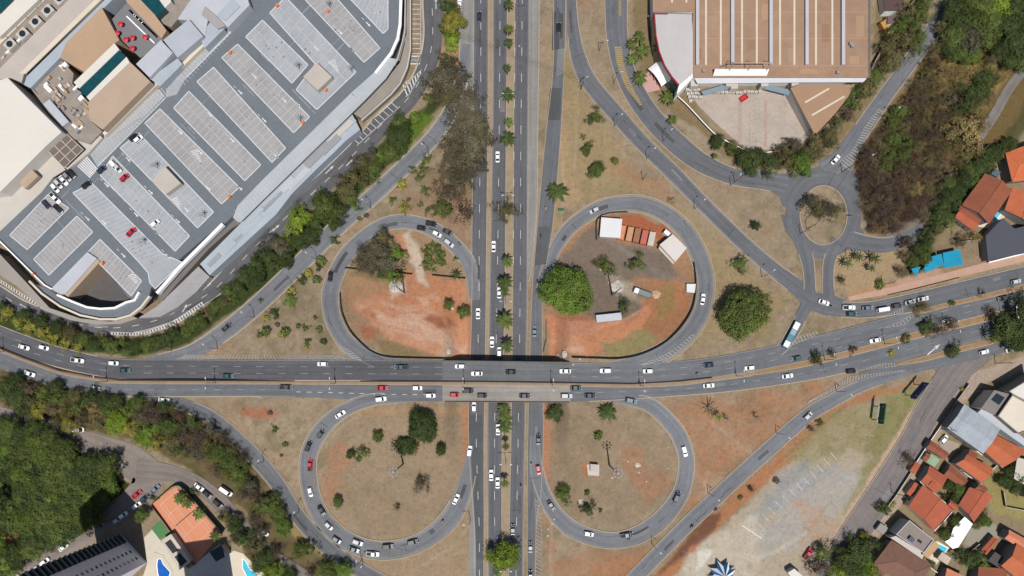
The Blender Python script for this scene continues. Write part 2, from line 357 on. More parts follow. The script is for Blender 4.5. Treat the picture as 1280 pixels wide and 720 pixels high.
def path(pts, w, c, op=.7, mott=.2, seed=9):
    n_ = len(pts)
    for i in range(n_ - 1):
        (x0, y0), (x1, y1) = pts[i], pts[i + 1]; L_ = math.hypot(x1 - x0, y1 - y0) or 1; nx_, ny_ = -(y1 - y0) / L_ * w / 2, (x1 - x0) / L_ * w / 2
        paint([(x0 + nx_, y0 + ny_), (x1 + nx_, y1 + ny_), (x1 - nx_, y1 - ny_), (x0 - nx_, y0 - ny_)], c, 1.2, 1.6, op, mott, seed + i)
PTH = col(186, 166, 138); DP = col(132, 112, 88)
path([(700,170),(706,240),(700,290)], 2.5, PTH); path([(722,110),(720,180),(716,240)], 2, PTH, .5); path([(515,715),(570,680),(588,655)], 2, PTH, .6); path([(478,700),(530,700),(585,690)], 2, PTH, .4)
path([(690,640),(688,700),(690,740)], 3, PTH, .5); path([(880,520),(930,560),(960,575)], 2, PTH, .5); path([(880,600),(885,620),(875,640)], 5, col(206,170,146), .6, .4)
path([(300,560),(330,600),(360,650),(400,690),(440,712)], 3, DP, .4); path([(640,0),(638,200),(637,440)], 3, DP, .35, .4)
path([(760,300),(790,320),(830,345),(862,352)], 6, col(146,138,132), .6, .3); path([(700,330),(740,345),(790,350)], 4, col(120,108,98), .5, .4); path([(745,410),(780,400),(812,382)], 3, col(216,160,124), .7, .3)
path([(470,395),(520,405),(570,428)], 3, col(224,188,164), .6, .4); path([(465,402),(515,415),(560,440)], 2, col(186,124,92), .6, .4); path([(478,385),(530,392),(570,405)], 2, col(186,124,92), .5, .4); path([(520,360),(540,378),(556,400),(568,430)], 4, col(206,146,110), .7, .3)
path([(850,240),(900,275),(940,310),(980,350)], 2, PTH, .4); path([(770,220),(810,235),(850,262)], 3, col(180,140,110), .4); path([(1060,505),(1010,545),(960,590)], 3, DP, .5); path([(1130,495),(1100,560),(1060,630)], 4, col(150,142,96), .5, .4)
path([(960,640),(990,620),(1020,600),(1050,580)], 10, col(158,160,160), .5, .4); path([(1000,680),(1020,650),(1035,630)], 4, col(186,142,112), .6, .4); path([(930,700),(970,690),(1010,665)], 5, col(204,194,180), .6, .4)
path([(560,240),(575,270),(586,300)], 4, col(182,146,118), .5); path([(415,545),(430,530),(450,520)], 2, PTH, .5); path([(400,600),(410,640),(430,660)], 4, col(176,132,102), .5, .4)

GZ = T(GX, GY)
K = (H - GZ) / H
co = np.stack([(GX - NX) * S * K, NADY - (GY - NY) * S * K, GZ], -1).reshape(-1, 3)
ny, nx = GX.shape
idx = np.arange(ny * nx).reshape(ny, nx)
quads = np.stack([idx[1:, :-1], idx[1:, 1:], idx[:-1, 1:], idx[:-1, :-1]], -1).reshape(-1, 4)
me = bpy.data.meshes.new('ground')
me.vertices.add(len(co)); me.vertices.foreach_set('co', co.ravel().astype(np.float32))
me.loops.add(quads.size); me.loops.foreach_set('vertex_index', quads.ravel().astype(np.int32))
me.polygons.add(len(quads)); me.polygons.foreach_set('loop_start', np.arange(0, quads.size, 4, dtype=np.int32))
try: me.polygons.foreach_set('loop_total', np.full(len(quads), 4, dtype=np.int32))
except Exception: pass
me.polygons.foreach_set('use_smooth', np.ones(len(quads), bool))
me.update(); me.validate()
at = me.attributes.new('soil', 'FLOAT_COLOR', 'POINT')
at.data.foreach_set('color', np.concatenate([GC.reshape(-1, 3), np.ones((len(co), 1))], 1).astype(np.float32).ravel())
mg = bpy.data.materials.new('soil_and_dry_grass'); mg.use_nodes = True
N = mg.node_tree.nodes; L = mg.node_tree.links; b = N['Principled BSDF']; b.inputs['Roughness'].default_value = 0.95; b.inputs['Specular IOR Level'].default_value = 0.1
a_ = N.new('ShaderNodeAttribute'); a_.attribute_name = 'soil'; tc = N.new('ShaderNodeTexCoord'); cur = a_.outputs['Color']
for sc, st in ((0.12, 0.10), (0.55, 0.16), (2.2, 0.16)):
    nz = N.new('ShaderNodeTexNoise'); nz.inputs['Scale'].default_value = sc; nz.inputs['Detail'].default_value = 6; nz.inputs['Roughness'].default_value = 0.7
    L.new(tc.outputs['Object'], nz.inputs['Vector'])
    mr = N.new('ShaderNodeMapRange'); mr.inputs['From Min'].default_value = 0.25; mr.inputs['From Max'].default_value = 0.75; mr.inputs['To Min'].default_value = 1 - st; mr.inputs['To Max'].default_value = 1 + st
    L.new(nz.outputs['Fac'], mr.inputs['Value'])
    mx = N.new('ShaderNodeVectorMath'); mx.operation = 'SCALE'; L.new(cur, mx.inputs[0]); L.new(mr.outputs[0], mx.inputs['Scale']); cur = mx.outputs[0]
for sc, lo, hi, k in ((0.8, .56, .70, .84), (0.4, .58, .72, .88), (1.3, .60, .74, 1.12)):
    nt_ = N.new('ShaderNodeTexNoise'); nt_.inputs['Scale'].default_value = sc; nt_.inputs['Detail'].default_value = 3
    L.new(tc.outputs['Object'], nt_.inputs['Vector'])
    mr = N.new('ShaderNodeMapRange'); mr.inputs['From Min'].default_value = lo; mr.inputs['From Max'].default_value = hi; mr.inputs['To Min'].default_value = 1; mr.inputs['To Max'].default_value = k
    L.new(nt_.outputs['Fac'], mr.inputs['Value'])
    mx = N.new('ShaderNodeVectorMath'); mx.operation = 'SCALE'; L.new(cur, mx.inputs[0]); L.new(mr.outputs[0], mx.inputs['Scale']); cur = mx.outputs[0]
L.new(cur, b.inputs['Base Color'])
bp = N.new('ShaderNodeBump'); bp.inputs['Strength'].default_value = 0.5; bp.inputs['Distance'].default_value = 0.25; L.new(nz.outputs['Fac'], bp.inputs['Height']); L.new(bp.outputs[0], b.inputs['Normal'])
me.materials.append(mg)
struct(mesh_obj('ground', me))
# ------------------------------------------------------------------ roads
def crom(pts, step=4.0):
    p = np.array(pts, float); p = np.vstack([2 * p[0] - p[1], p, 2 * p[-1] - p[-2]]); out = []
    for i in range(1, len(p) - 2):
        n = max(2, int(np.hypot(*(p[i + 1] - p[i])[:2]) / step))
        for j in range(n):
            t = j / n; a, b_, c, d = p[i - 1:i + 3]
            q = 0.5 * ((2 * b_) + (-a + c) * t + (2 * a - 5 * b_ + 4 * c - d) * t * t + (-a + 3 * b_ - 3 * c + d) * t ** 3)
            out.append(q)
    out.append(p[-2]); return np.array(out)
class Rib:
    def __init__(s, pts, step=4.0, tf=None):
        q = crom(pts, step); s.q = q; s.tf = tf or T
        d = np.gradient(q[:, :2], axis=0); d /= np.maximum(np.hypot(d[:, 0], d[:, 1]), 1e-9)[:, None]
        s.n = np.stack([-d[:, 1], d[:, 0]], 1); s.d = d
        s.len = np.concatenate([[0], np.cumsum(np.hypot(*np.diff(q[:, :2], axis=0).T))])
    def at(s, f):                      # f in 0..1 along the length -> px, py, w, nx, ny
        L = s.len[-1] * f
        g = lambda a: float(np.interp(L, s.len, a))
        return g(s.q[:, 0]), g(s.q[:, 1]), g(s.q[:, 2]), g(s.n[:, 0]), g(s.n[:, 1])
    def off(s, f, o):                  # o: -1 .. 1 across the width
        x, y, w, a, b_ = s.at(f); return x + a * o * w / 2, y + b_ * o * w / 2
RN = [0]
def road(name, pts, color, mat_=None, tf=None, step=4.0, off=None):
    rb = Rib(pts, step, tf); q = rb.q
    na = max(2, int(max(q[:, 2]) / 4)); off = off if off is not None else 0.05 + RN[0] * 0.006; RN[0] += 1
    vs = []; uv = []; fs = []
    for i in range(len(q)):
        for j in range(na + 1):
            o = (j / na - 0.5) * q[i, 2]
            vs.append(P(q[i, 0] + rb.n[i, 0] * o, q[i, 1] + rb.n[i, 1] * o, off, tf)); uv.append((o * S, rb.len[i] * S))
    w = na + 1
    for i in range(len(q) - 1):
        for j in range(na): fs.append((i * w + j, (i + 1) * w + j, (i + 1) * w + j + 1, i * w + j + 1))
    me = bpy.data.meshes.new(name); me.from_pydata(vs, [], [f[::-1] for f in fs]); me.update()
    ul = me.uv_layers.new(name='road')
    for l in me.loops: ul.data[l.index].uv = uv[l.vertex_index]
    if me.polygons[0].normal.z < 0: me.flip_normals()
    o = mesh_obj(name, me, mat_ or M_ASPH); o.color = (*color, 1); struct(o); return rb
def strip_mb(mb, line, w, off, tf=None, h=0.0):
    """a flat (h = 0) or raised strip of width w (metres) along px points"""
    a = np.array(line, float)
    if len(a) < 2: return
    d = np.gradient(a, axis=0); d /= np.maximum(np.hypot(d[:, 0], d[:, 1]), 1e-9)[:, None]; n = np.stack([-d[:, 1], d[:, 0]], 1) * (w / S / 2)
    vs = []; fs = []
    for i in range(len(a)):
        l, r = a[i] + n[i], a[i] - n[i]
        if h: vs += [P(*l, off, tf), P(*l, off + h, tf), P(*r, off + h, tf), P(*r, off, tf)]
        else: vs += [P(*l, off, tf), P(*r, off, tf)]
    k = 4 if h else 2
    for i in range(len(a) - 1):
        for j in range(k - 1): fs.append((i * k + j, i * k + j + 1, (i + 1) * k + j + 1, (i + 1) * k + j))
    if h: fs += [(0, 1, 2, 3), tuple((len(a) - 1) * k + j for j in (3, 2, 1, 0))]
    mb.add(vs, fs)
KERB = MB()
def kerb(rb, side, f0=0.0, f1=1.0, w=0.34, h=0.15, mb=None):
    n = max(3, int(rb.len[-1] * (f1 - f0) / 4))
    strip_mb(mb or KERB, [rb.off(f0 + (f1 - f0) * i / n, side) for i in range(n + 1)], w, 0.04, rb.tf, h + 0.12)
MARK = MB(); WORN = MB(); YEL = MB()
MO = 0.27
def dashes(rb, o, f0=0.0, f1=1.0, dash=3.0, gap=5.5, w=0.2, mb=None):
    L = rb.len[-1] * S; s = f0 * L
    while s + dash < f1 * L:
        pts = [rb.off((s + dash * k / 2) / L, o) for k in range(3)]; strip_mb(mb or MARK, pts, w, MO, rb.tf); s += dash + gap
def line(rb, o, f0=0.0, f1=1.0, w=0.18, mb=None):
    n = max(2, int(rb.len[-1] * (f1 - f0) / 5)); strip_mb(mb or MARK, [rb.off(f0 + (f1 - f0) * i / n, o) for i in range(n + 1)], w, MO, rb.tf)
def hatch(poly_a, poly_b, n, w=0.45, slant=0.0, mb=None, tf=None, edge=True):
    """bars between two px polylines"""
    def pt(pl, f):
        a = np.array(pl, float); l = np.concatenate([[0], np.cumsum(np.hypot(*np.diff(a, axis=0).T))]); f = min(max(f, 0), 1) * l[-1]
        return float(np.interp(f, l, a[:, 0])), float(np.interp(f, l, a[:, 1]))
    for i in range(n):
        f = (i + 0.5) / n; p = pt(poly_a, f); q_ = pt(poly_b, f + slant)
        strip_mb(mb or MARK, [p, ((p[0] + q_[0]) / 2, (p[1] + q_[1]) / 2), q_], w, MO, tf)
    if edge:
        for pl in (poly_a, poly_b): strip_mb(mb or MARK, [pt(pl, i / 12) for i in range(13)], 0.18, MO, tf)
def vs_(rows): return [((l + r) / 2, y, r - l) for y, l, r in rows]
A_NS = col(105, 106, 111); A_LOOP = col(126, 129, 135); A_EW = col(99, 100, 105); A_EWE = col(117, 120, 125); A_PALE = col(152, 150, 146); A_LOC = col(113, 115, 120)
A_SHG = col(146, 142, 137); A_SHT = col(160, 146, 132)
def sroad(name, pts, color, sh, k=.8, **kw):
    road(name.replace('road', 'shoulder'), pts, sh, **kw)
    r_ = road(name, [(x, y, w * k) for x, y, w in pts], color, **kw)
    R2 = Rib(pts); return R2
# highway (runs up and down the picture)
R_HWB = road('highway_verge', vs_([(-300, 606, 646), (150, 606, 646), (360, 604, 645), (560, 602, 641), (1000, 601, 640)]), col(172, 152, 126), mat('dry_verge_soil', col(170, 150, 124), .95, (.4, .15), (2.5, .12)), off=0.02)
R_H1 = road('highway_road', vs_([(-300, 592, 610.5), (0, 592, 610), (90, 592, 610), (180, 591, 609.5), (300, 590, 608), (360, 590, 607.5), (450, 588, 606.5), (540, 585.5, 605), (620, 590, 605), (660, 593, 605), (720, 594, 604.5), (1000, 594, 604)]), A_NS)
R_H2 = road('highway_road', vs_([(-300, 616, 634.5), (0, 616, 634), (180, 615, 632.5), (360, 612, 631), (540, 609, 627.5), (720, 610, 627), (1000, 610, 627)]), A_NS)
R_H3 = road('highway_road', vs_([(-300, 644, 662), (0, 643.5, 662), (180, 642, 660), (360, 641, 659.5), (540, 639, 656.5), (720, 636, 654), (1000, 635, 653)]), A_NS)
R_H3b = road('highway_shoulder', vs_([(-300, 661, 674), (0, 661.5, 674), (180, 659.5, 672), (260, 659, 671), (330, 659, 665.5), (352, 659, 661)]), A_PALE)
R_H4 = road('highway_road', vs_([(-300, 692, 708), (0, 692, 707), (90, 691, 705), (180, 681, 700), (280, 672, 691), (360, 665.5, 679), (450, 662, 678), (540, 660, 679), (620, 659, 676), (680, 659, 669.5), (1000, 658.5, 668.5)]), A_LOC)
R_SH1 = road('highway_shoulder', vs_([(-300, 574, 593), (0, 573.5, 593), (60, 574, 592.5), (120, 576, 592), (200, 583, 591.5), (230, 588, 591)]), A_PALE)
R_SH2 = road('highway_shoulder', vs_([(590, 589, 592), (640, 587, 594), (720, 586, 594.5), (1000, 586, 594.5)]), A_PALE)
# loops and slip roads
R_NW = sroad('loop_road', [(594, 375, 12), (591, 347, 16), (583, 324, 18), (562, 301, 19), (540, 286, 19), (515, 278, 18), (486, 279, 18), (457, 295, 18.5), (430, 323, 20), (414, 360, 21), (414, 390, 21), (425, 417, 21), (444, 437, 22), (478, 453, 20), (525, 458, 12)], A_LOOP, A_SHG, 0.86)
R_NE = sroad('loop_road', [(676, 362, 14), (684, 337, 17), (694, 311, 18), (713, 284, 19), (744, 262.5, 20), (770, 255, 21), (800, 255, 22), (830, 266, 23), (855, 287, 24), (872, 315, 24), (881, 345, 24), (881, 372, 24), (872, 400, 24), (853, 424, 25), (825, 443, 26), (790, 454, 20), (755, 460, 12)], A_LOOP, A_SHT, 0.72)
R_SW = sroad('loop_road', [(535, 497, 8), (490, 498, 13), (460, 501, 16), (428, 514, 18), (403, 536, 21), (387, 565, 22), (385, 594, 22), (390, 621, 22.5), (403, 648, 23), (426, 671, 24), (455, 685, 24), (485, 688, 24), (515, 682, 23), (541, 668, 24), (564, 646, 25), (578, 618, 22), (586, 590, 18), (592, 555, 14)], A_LOOP, A_SHG, 0.74)
R_SE = sroad('loop_road', [(738, 495, 8), (785, 500, 14), (815, 508, 19), (845, 538, 20), (857, 568, 20), (857.5, 590, 20), (850, 618, 21), (829, 647, 23), (803, 666, 23), (775, 675, 21), (745, 673, 21), (713, 660, 22), (691, 638, 20), (677, 610, 18), (670, 580, 16), (668, 545, 10)], A_LOOP, A_SHG, 0.84)
R_DNW = road('slip_road', [(185, 449, 6), (235, 441, 17), (270, 422, 21), (303, 397, 22), (340, 364, 22), (420, 286, 21), (476, 236, 20.5), (530, 184, 20), (553, 156, 19), (568, 128, 17), (578, 95, 15), (583, 55, 12)], A_LOOP)
R_DNE = road('slip_road', [(714, -60, 12), (714.5, 0, 12), (717, 40, 15), (724, 75, 20), (737, 103, 21), (768, 140, 21), (804, 180, 20), (840, 215, 20), (878, 254, 19), (925, 300, 19), (965, 335, 19), (995, 358, 20), (1012, 372, 16)], A_LOC)
R_DSW = road('slip_road', [(165, 494, 4), (222, 504, 14), (262, 521, 18), (295, 548, 19), (322, 575, 19.5), (346, 604, 19), (370, 642, 19), (396, 672, 19), (425, 697, 19), (460, 718, 19), (500, 740, 19), (540, 765, 19)], A_LOC)
R_DSE = road('slip_road', [(1150, 463, 5), (1115, 470, 12), (1075, 483, 15), (1040, 501, 17), (1010, 519, 18), (965, 558, 19), (910, 608, 19), (858, 657, 19), (836, 679, 19), (797, 719, 19), (765, 752, 19)], A_LOOP)
# frontage roads and roundabout
R_F1 = road('frontage_road', [(768, -60, 27), (770, 0, 28), (771, 40, 27), (778, 80, 26), (793, 115, 27), (817, 150, 27), (850, 183, 27), (880, 205, 24), (918, 221, 21), (955, 226, 22), (985, 232, 22)], A_LOC)
R_F2 = road('frontage_road', [(1235, -80, 20), (1188, 0, 20), (1165, 40, 20), (1134, 82, 19), (1105, 122, 19), (1072, 170, 22), (1052, 198, 24), (1030, 214, 26)], col(122, 124, 130))
RB = [(1029.5 + 38.5 * math.cos(t), 269 + 46 * math.sin(t), 18) for t in np.linspace(0, 2 * math.pi, 25)]
R_RB = road('roundabout_road', RB, A_LOC)
R_F3 = road('frontage_road', [(1060, 300, 24), (1085, 305, 20), (1110, 306, 18), (1138, 296, 16), (1155, 284, 12)], A_LOC)
road('gravel_track', [(1225, 172, 10), (1245, 140, 12), (1262, 110, 12), (1300, 60, 12)], col(136, 130, 126))
R_F4 = road('frontage_road', [(1001, 300, 18), (1009, 325, 16), (1012, 350, 14), (1012, 378, 16)], A_LOC)
R_F5 = road('frontage_road', [(1048, 300, 16), (1037, 325, 15), (1035, 350, 14), (1036, 384, 18)], A_LOC)
R_F6 = road('frontage_road', [(998, 366, 14), (1015, 377, 18), (1040, 385, 19), (1080, 387.5, 20), (1120, 382, 22), (1160, 374, 24), (1210, 362, 24), (1290, 343, 24), (1380, 322, 24)], A_LOC)
R_F7 = road('slip_road', [(1012, 378, 15), (1004, 391, 14), (993, 412, 15), (978, 434, 14), (958, 450, 8)], A_LOC)
# street in front of the houses, streets by the tennis court
R_ST = road('side_street', [(1215, 440, 40), (1188, 472, 36), (1160, 515, 33), (1143, 548, 32), (1104, 614, 36), (1068, 668, 36), (1045, 705, 34), (1015, 760, 34)], col(134, 126, 124))
R_S1 = road('side_street', [(-60, 508, 18), (-20, 514, 20), (30, 527, 20), (80, 545, 24), (130, 561, 32), (165, 578, 42), (185, 600, 40), (165, 625, 30), (130, 650, 27), (85, 680, 25), (40, 707, 25), (-10, 742, 25)], col(146, 134, 128))
R_S2 = road('side_street', [(170, 588, 34), (215, 592, 20), (248, 606, 20), (275, 628, 21), (305, 662, 20), (335, 690, 15), (370, 712, 13), (420, 742, 12)], col(136, 126, 120))
# road along the shopping centre
R_M1 = road('service_road', [(541, -60, 25), (540, 0, 25), (541, 40, 24), (537, 70, 24), (525, 100, 23), (508, 125, 24), (480, 152, 26), (445, 190, 26), (400, 233, 26), (355, 274, 25), (315, 312, 24), (285, 345, 22), (262, 366, 20), (222, 389, 19), (190, 402, 18), (155, 409, 18), (120, 409, 17), (75, 400, 17), (30, 385, 18), (0, 367, 18), (-40, 342, 18)], col(104, 104, 108))
# the cross road, over the highway on the bridge
R_EN = road('cross_road', [(-60, 395, 27), (-20, 412, 26), (0, 421, 26), (40, 436, 26), (75, 447, 25), (120, 457, 25), (160, 461.5, 26), (240, 462, 26), (320, 462.5, 26), (480, 463, 26), (640, 464, 26), (713, 466, 26), (790, 467, 26), (850, 464, 26), (900, 458, 26), (960, 447, 27), (1020, 435, 30), (1080, 421, 33), (1150, 401, 27), (1215, 385, 24), (1290, 370, 24), (1380, 348, 24)], A_EW, tf=TB)
R_ES = road('cross_road', [(-60, 432, 18), (-20, 444, 19), (0, 450, 20), (40, 465, 20), (75, 475, 19), (120, 484, 17), (160, 486.5, 18), (240, 487, 18), (320, 487, 18), (400, 488, 19), (480, 490, 22), (553, 490.5, 23), (640, 491, 23), (713, 491, 23), (770, 490, 20), (830, 487.5, 17), (900, 482, 17), (960, 474, 18), (1020, 464, 19), (1060, 455, 20), (1100, 446, 22), (1150, 433, 23), (1215, 416, 21), (1290, 397, 21), (1380, 375, 21)], A_EWE, tf=TB)
R_ES2 = road('cross_road', [(1075, 468, 6), (1110, 464, 13), (1150, 455, 18), (1190, 446, 20), (1240, 434, 20), (1290, 422, 20), (1380, 400, 20)], A_EWE, tf=TB)
R_ENE = road('cross_road_resurfaced', [(713, 466, 25.4), (790, 467, 25.4), (850, 464, 25.4), (900, 458, 25.4), (960, 447, 26.4), (1020, 435, 29), (1080, 421, 32), (1150, 401, 26), (1215, 385, 23), (1290, 370, 23), (1380, 348, 23)], A_EWE, tf=TB)
R_BN = road('bridge_pavement', [(553, 463.2, 26), (640, 464, 26), (714, 466, 26)], col(116, 118, 121), tf=TB)
R_BS = road('bridge_pavement', [(553, 490.5, 23), (640, 491, 23), (713, 491, 23)], col(162, 155, 148), tf=TB)
def apron(poly, c_, off):
    mb = MB(); mb.add([P(x, y, off) for x, y in poly][::-1], [tuple(range(len(poly)))]); o = mb.build('junction_asphalt', M_ASPH); o.color = (*c_, 1); struct(o); o.data.uv_layers.new(name='road')
apron([(955, 214), (975, 217), (1000, 216), (1020, 209), (1040, 198), (1062, 205), (1070, 220), (1078, 240), (1066, 246), (1050, 231), (1030, 226), (1008, 233), (994, 250), (990, 262), (978, 258), (974, 246), (962, 237), (955, 236)], A_LOC, .045)
apron([(976, 268), (982, 290), (998, 308), (1004, 322), (1016, 320), (1030, 318), (1044, 318), (1056, 312), (1078, 314), (1080, 290), (1074, 282), (1062, 290), (1045, 308), (1020, 310), (1000, 296), (992, 270)], A_LOC, .046)
apron([(990, 352), (1004, 350), (1006, 368), (1018, 366), (1030, 366), (1044, 370), (1060, 377), (1060, 396), (1030, 394), (1014, 388), (1006, 398), (992, 396), (1000, 380)], A_LOC, .047)
apron([(1168, 462), (1195, 452), (1240, 440), (1236, 452), (1214, 470), (1196, 500), (1168, 500), (1172, 478)], col(134, 126, 124), .047)
PATCH = [([(691, 15), (700, 14), (699, 62), (690, 63)], (84, 86, 92)), ([(697, 62), (706, 60), (704, 92), (695, 95)], (140, 138, 138)), ([(688, 110), (702, 110), (700, 150), (684, 150)], (92, 94, 98)), ([(672, 284), (688, 284), (684, 330), (668, 332)], (100, 101, 105)), ([(586, 520), (603, 520), (604, 700), (596, 700)], (94, 98, 102)), ([(625, 117), (631, 117), (631, 140), (625, 140)], (134, 130, 128)), ([(460, 676), (515, 690), (500, 698), (470, 694)], (128, 128, 128)), ([(385, 575), (394, 575), (396, 610), (388, 612)], (132, 128, 126)), ([(560, 440), (560, 440)], (0, 0, 0))]
for i, (pl_, c_) in enumerate(PATCH[:-1]):
    m_ = MB(); m_.add([P(x, y, .25 + i * .002) for x, y in pl_][::-1], [tuple(range(len(pl_)))]); o = m_.build('asphalt_patch', M_ASPH); o.color = (*col(*c_), 1); struct(o); o.data.uv_layers.new(name='road')
rp = random.Random(12)
PR = [R_H1, R_H2, R_H3, R_H4, R_NW, R_NE, R_SW, R_SE, R_DNW, R_DNE, R_DSW, R_DSE, R_F1, R_F2, R_EN, R_ES, R_ST, R_M1, R_F6]
for k in range(64):
    rb = PR[k % len(PR)]; f = rp.uniform(.12, .88); L_ = rp.uniform(6, 34) / rb.len[-1]; o0 = rp.uniform(-.62, .2); o1 = o0 + rp.uniform(.25, .5); n_ = 6
    if rb in (R_EN, R_ES) and .42 < f < .56: continue
    m_ = MB(); vs = [P(*rb.off(f + L_ * i / n_, o), .262 + k * .0001, rb.tf) for i in range(n_ + 1) for o in (o0, (o0 + o1) / 2, o1)]
    m_.add(vs, [(i * 3 + j, (i + 1) * 3 + j, (i + 1) * 3 + j + 1, i * 3 + j + 1) for i in range(n_) for j in range(2)]); o = m_.build('asphalt_patch', M_ASPH)
    if o.data.polygons[0].normal.z < 0: o.data.flip_normals()
    g_ = rp.choice([84, 92, 98, 122, 130, 138]); o.color = (*col(g_, g_ + 1, g_ + 4), 1); struct(o); o.data.uv_layers.new(name='road')
CRK = MB()
for k in range(90):
    rb = PR[k % len(PR)]; f = rp.uniform(.1, .88); o0 = rp.uniform(-.6, .6); L_ = rp.uniform(5, 22) / rb.len[-1]; pts = []
    for i in range(6): pts.append(rb.off(min(1, f + L_ * i / 5 * (1 if k % 3 else .08)), max(-.75, min(.75, o0 + (rp.uniform(-.1, .1) if k % 3 else (i / 5 - .5) * 1.2 + rp.uniform(-.03, .03))))))
    strip_mb(CRK, pts, .14, .268, rb.tf)
struct(CRK.build('crack_sealing', mat('bitumen_crack_seal', (.02, .02, .022), .6)))
# kerbs
for rb in (R_NW,):
    kerb(rb, 1, 0.1, 0.80); kerb(rb, -1, 0.12, 0.93)
kerb(R_NE, 1, 0.12, 0.9); kerb(R_NE, -1, 0.16, 0.85)
kerb(R_SW, 1, 0.10, 0.93); kerb(R_SW, -1, 0.07, 0.86)
kerb(R_SE, 1, 0.1, 0.92); kerb(R_SE, -1, 0.12, 0.82)
kerb(R_DNW, 1, 0.16, 0.93, w=0.5); kerb(R_DNW, -1, 0.02, 0.93, w=0.5)
kerb(R_DNE, 1, 0.19, 0.95); kerb(R_DNE, -1, 0.1, 0.95)
kerb(R_DSW, 1, 0.1, 1); kerb(R_DSW, -1, 0.16, 1)
kerb(R_DSE, 1, 0.16, 1); kerb(R_DSE, -1, 0.1, 1)
kerb(R_F1, 1, 0, 0.95); kerb(R_F1, -1, 0, 0.9)
kerb(R_F2, 1, 0, 0.8); kerb(R_F2, -1, 0, 0.82)
kerb(R_RB, 1, 0.0, 1.0)
kerb(R_F4, 1, 0.2, 0.8); kerb(R_F4, -1, 0.25, 0.8); kerb(R_F5, 1, 0.25, 0.8); kerb(R_F5, -1, 0.2, 0.75)
kerb(R_F3, -1, 0.05, 0.6); kerb(R_F6, -1, 0.15, 1); kerb(R_F6, 1, 0.15, 0.5)
kerb(R_F7, 1, 0.25, 0.75); kerb(R_F7, -1, 0.25, 0.8)
kerb(R_ST, 1, 0.15, 0.95); kerb(R_ST, -1, 0.12, 0.9)
kerb(R_M1, 1, 0, 1, w=0.5); 
for rb in (R_H1, R_H2, R_H3, R_H4):
    kerb(rb, 1, 0, 1, w=0.22, h=0.12); kerb(rb, -1, 0, 1, w=0.22, h=0.12)
kerb(R_SH1, 1, 0, 0.8, w=.3); kerb(R_H3b, -1, 0, 1, w=.35)
kerb(R_EN, -1, 0.0, 0.13); kerb(R_EN, 1, 0, 1, w=0.5); kerb(R_ES, -1, 0, 1, w=0.5)
kerb(R_ES, 1, 0.13, 0.27); kerb(R_ES, 1, 0.55, 0.78)
EWMED = MB()
struct(KERB.build('kerb', M_KERB))
# painted markings
for rb, lo in ((R_H1, 0), (R_H2, 0.0), (R_H3, 0.0)): dashes(rb, lo, 0, 1, 3.6, 7.5, 0.19)
line(R_H2, 0.86, w=0.14, mb=WORN); line(R_H3, -0.86, w=0.14, mb=WORN)
dashes(R_H3, 0.95, 0, 0.5, 3.6, 7.5, 0.2)
for o in (-0.33, 0.33): dashes(R_EN, o, 0.0, 0.97, 3.0, 6.5, 0.17, WORN)
dashes(R_ES, 0.0, 0.0, 0.3, 3, 6.5, 0.17, WORN); dashes(R_ES, 0.25, 0.3, 0.42, 2, 2.5, 0.2); dashes(R_ES, 0.0, 0.5, 1, 3, 6.5, 0.17, WORN)
line(R_EN, -0.93, 0.12, 1, 0.15, WORN); line(R_ES, 0.93, 0.05, 0.3, 0.15, WORN)
for rb in (R_DNW, R_DSW, R_DSE): line(rb, 0.84, 0.12, 0.95, 0.13, WORN); line(rb, -0.84, 0.12, 0.95, 0.13, WORN)
for rb in (R_DNE,): line(rb, 0.84, 0.22, 0.92, 0.13, WORN); line(rb, -0.84, 0.2, 0.92, 0.13, WORN)
for rb in (R_NW, R_NE, R_SW, R_SE): line(rb, 0.80, 0.12, 0.88, 0.13, WORN); line(rb, -0.80, 0.12, 0.88, 0.13, WORN)
dashes(R_M1, 0.0, 0.0, 1, 3, 5, 0.2); line(R_M1, 0.9, 0.0, 1, 0.2); line(R_M1, -0.88, 0.55, 0.75, 0.18)
dashes(R_F2, 0, 0.05, 0.75, 2, 5, .15, WORN)
hatch([(232, 443.5), (320, 443), (425, 444)], [(220, 449), (320, 449.3), (443, 449.5)], 52, 0.28, -0.006, WORN, TB, False)
hatch([(424, 432), (430, 440), (441, 449)], [(424, 432), (438, 438), (452, 450)], 8, 0.4, 0.05, mb=WORN)
hatch([(800, 456), (830, 443.5), (846, 434), (866, 417)], [(804, 457), (838, 447), (851, 437), (868, 419)], 17, 0.45, 0.02, mb=WORN)
hatch([(669, 622), (670, 660), (668.5, 720)], [(672, 622), (677, 660), (677.5, 720)], 20, 0.35, 0.05, mb=WORN)
hatch([(1008, 505), (1050, 483.5), (1075, 473.5), (1132, 464)], [(1010, 502), (1046, 481), (1062, 470.5), (1130, 462.5)], 34, 0.4, 0.02, mb=WORN)
hatch([(1080, 461), (1100, 455), (1120, 454)], [(1080, 461), (1100, 460), (1120, 458)], 11, 0.4, mb=WORN)
hatch([(986, 432), (998, 420), (1022, 414)], [(986, 433), (1004, 426), (1024, 417)], 10, 0.45, mb=WORN)
hatch([(1095, 396), (1112, 392), (1130, 384)], [(1095, 396), (1110, 396), (1130, 390)], 10, 0.4, mb=WORN)
hatch([(1105, 409), (1125, 402), (1142, 391)], [(1106, 410), (1130, 406), (1144, 394)], 9, 0.4, mb=WORN)
hatch([(1098, 135), (1080, 160), (1072, 176)], [(1104, 138), (1092, 155), (1080, 178)], 14, 0.45, mb=WORN)
hatch([(1072, 176), (1064, 190), (1048, 203)], [(1079, 178), (1072, 192), (1062, 215)], 10, 0.45, mb=WORN)
hatch([(768, 58), (771, 80), (781, 108), (800, 132)], [(777, 58), (779, 78), (788, 104), (803, 131)], 34, 0.5, 0.0, YEL)
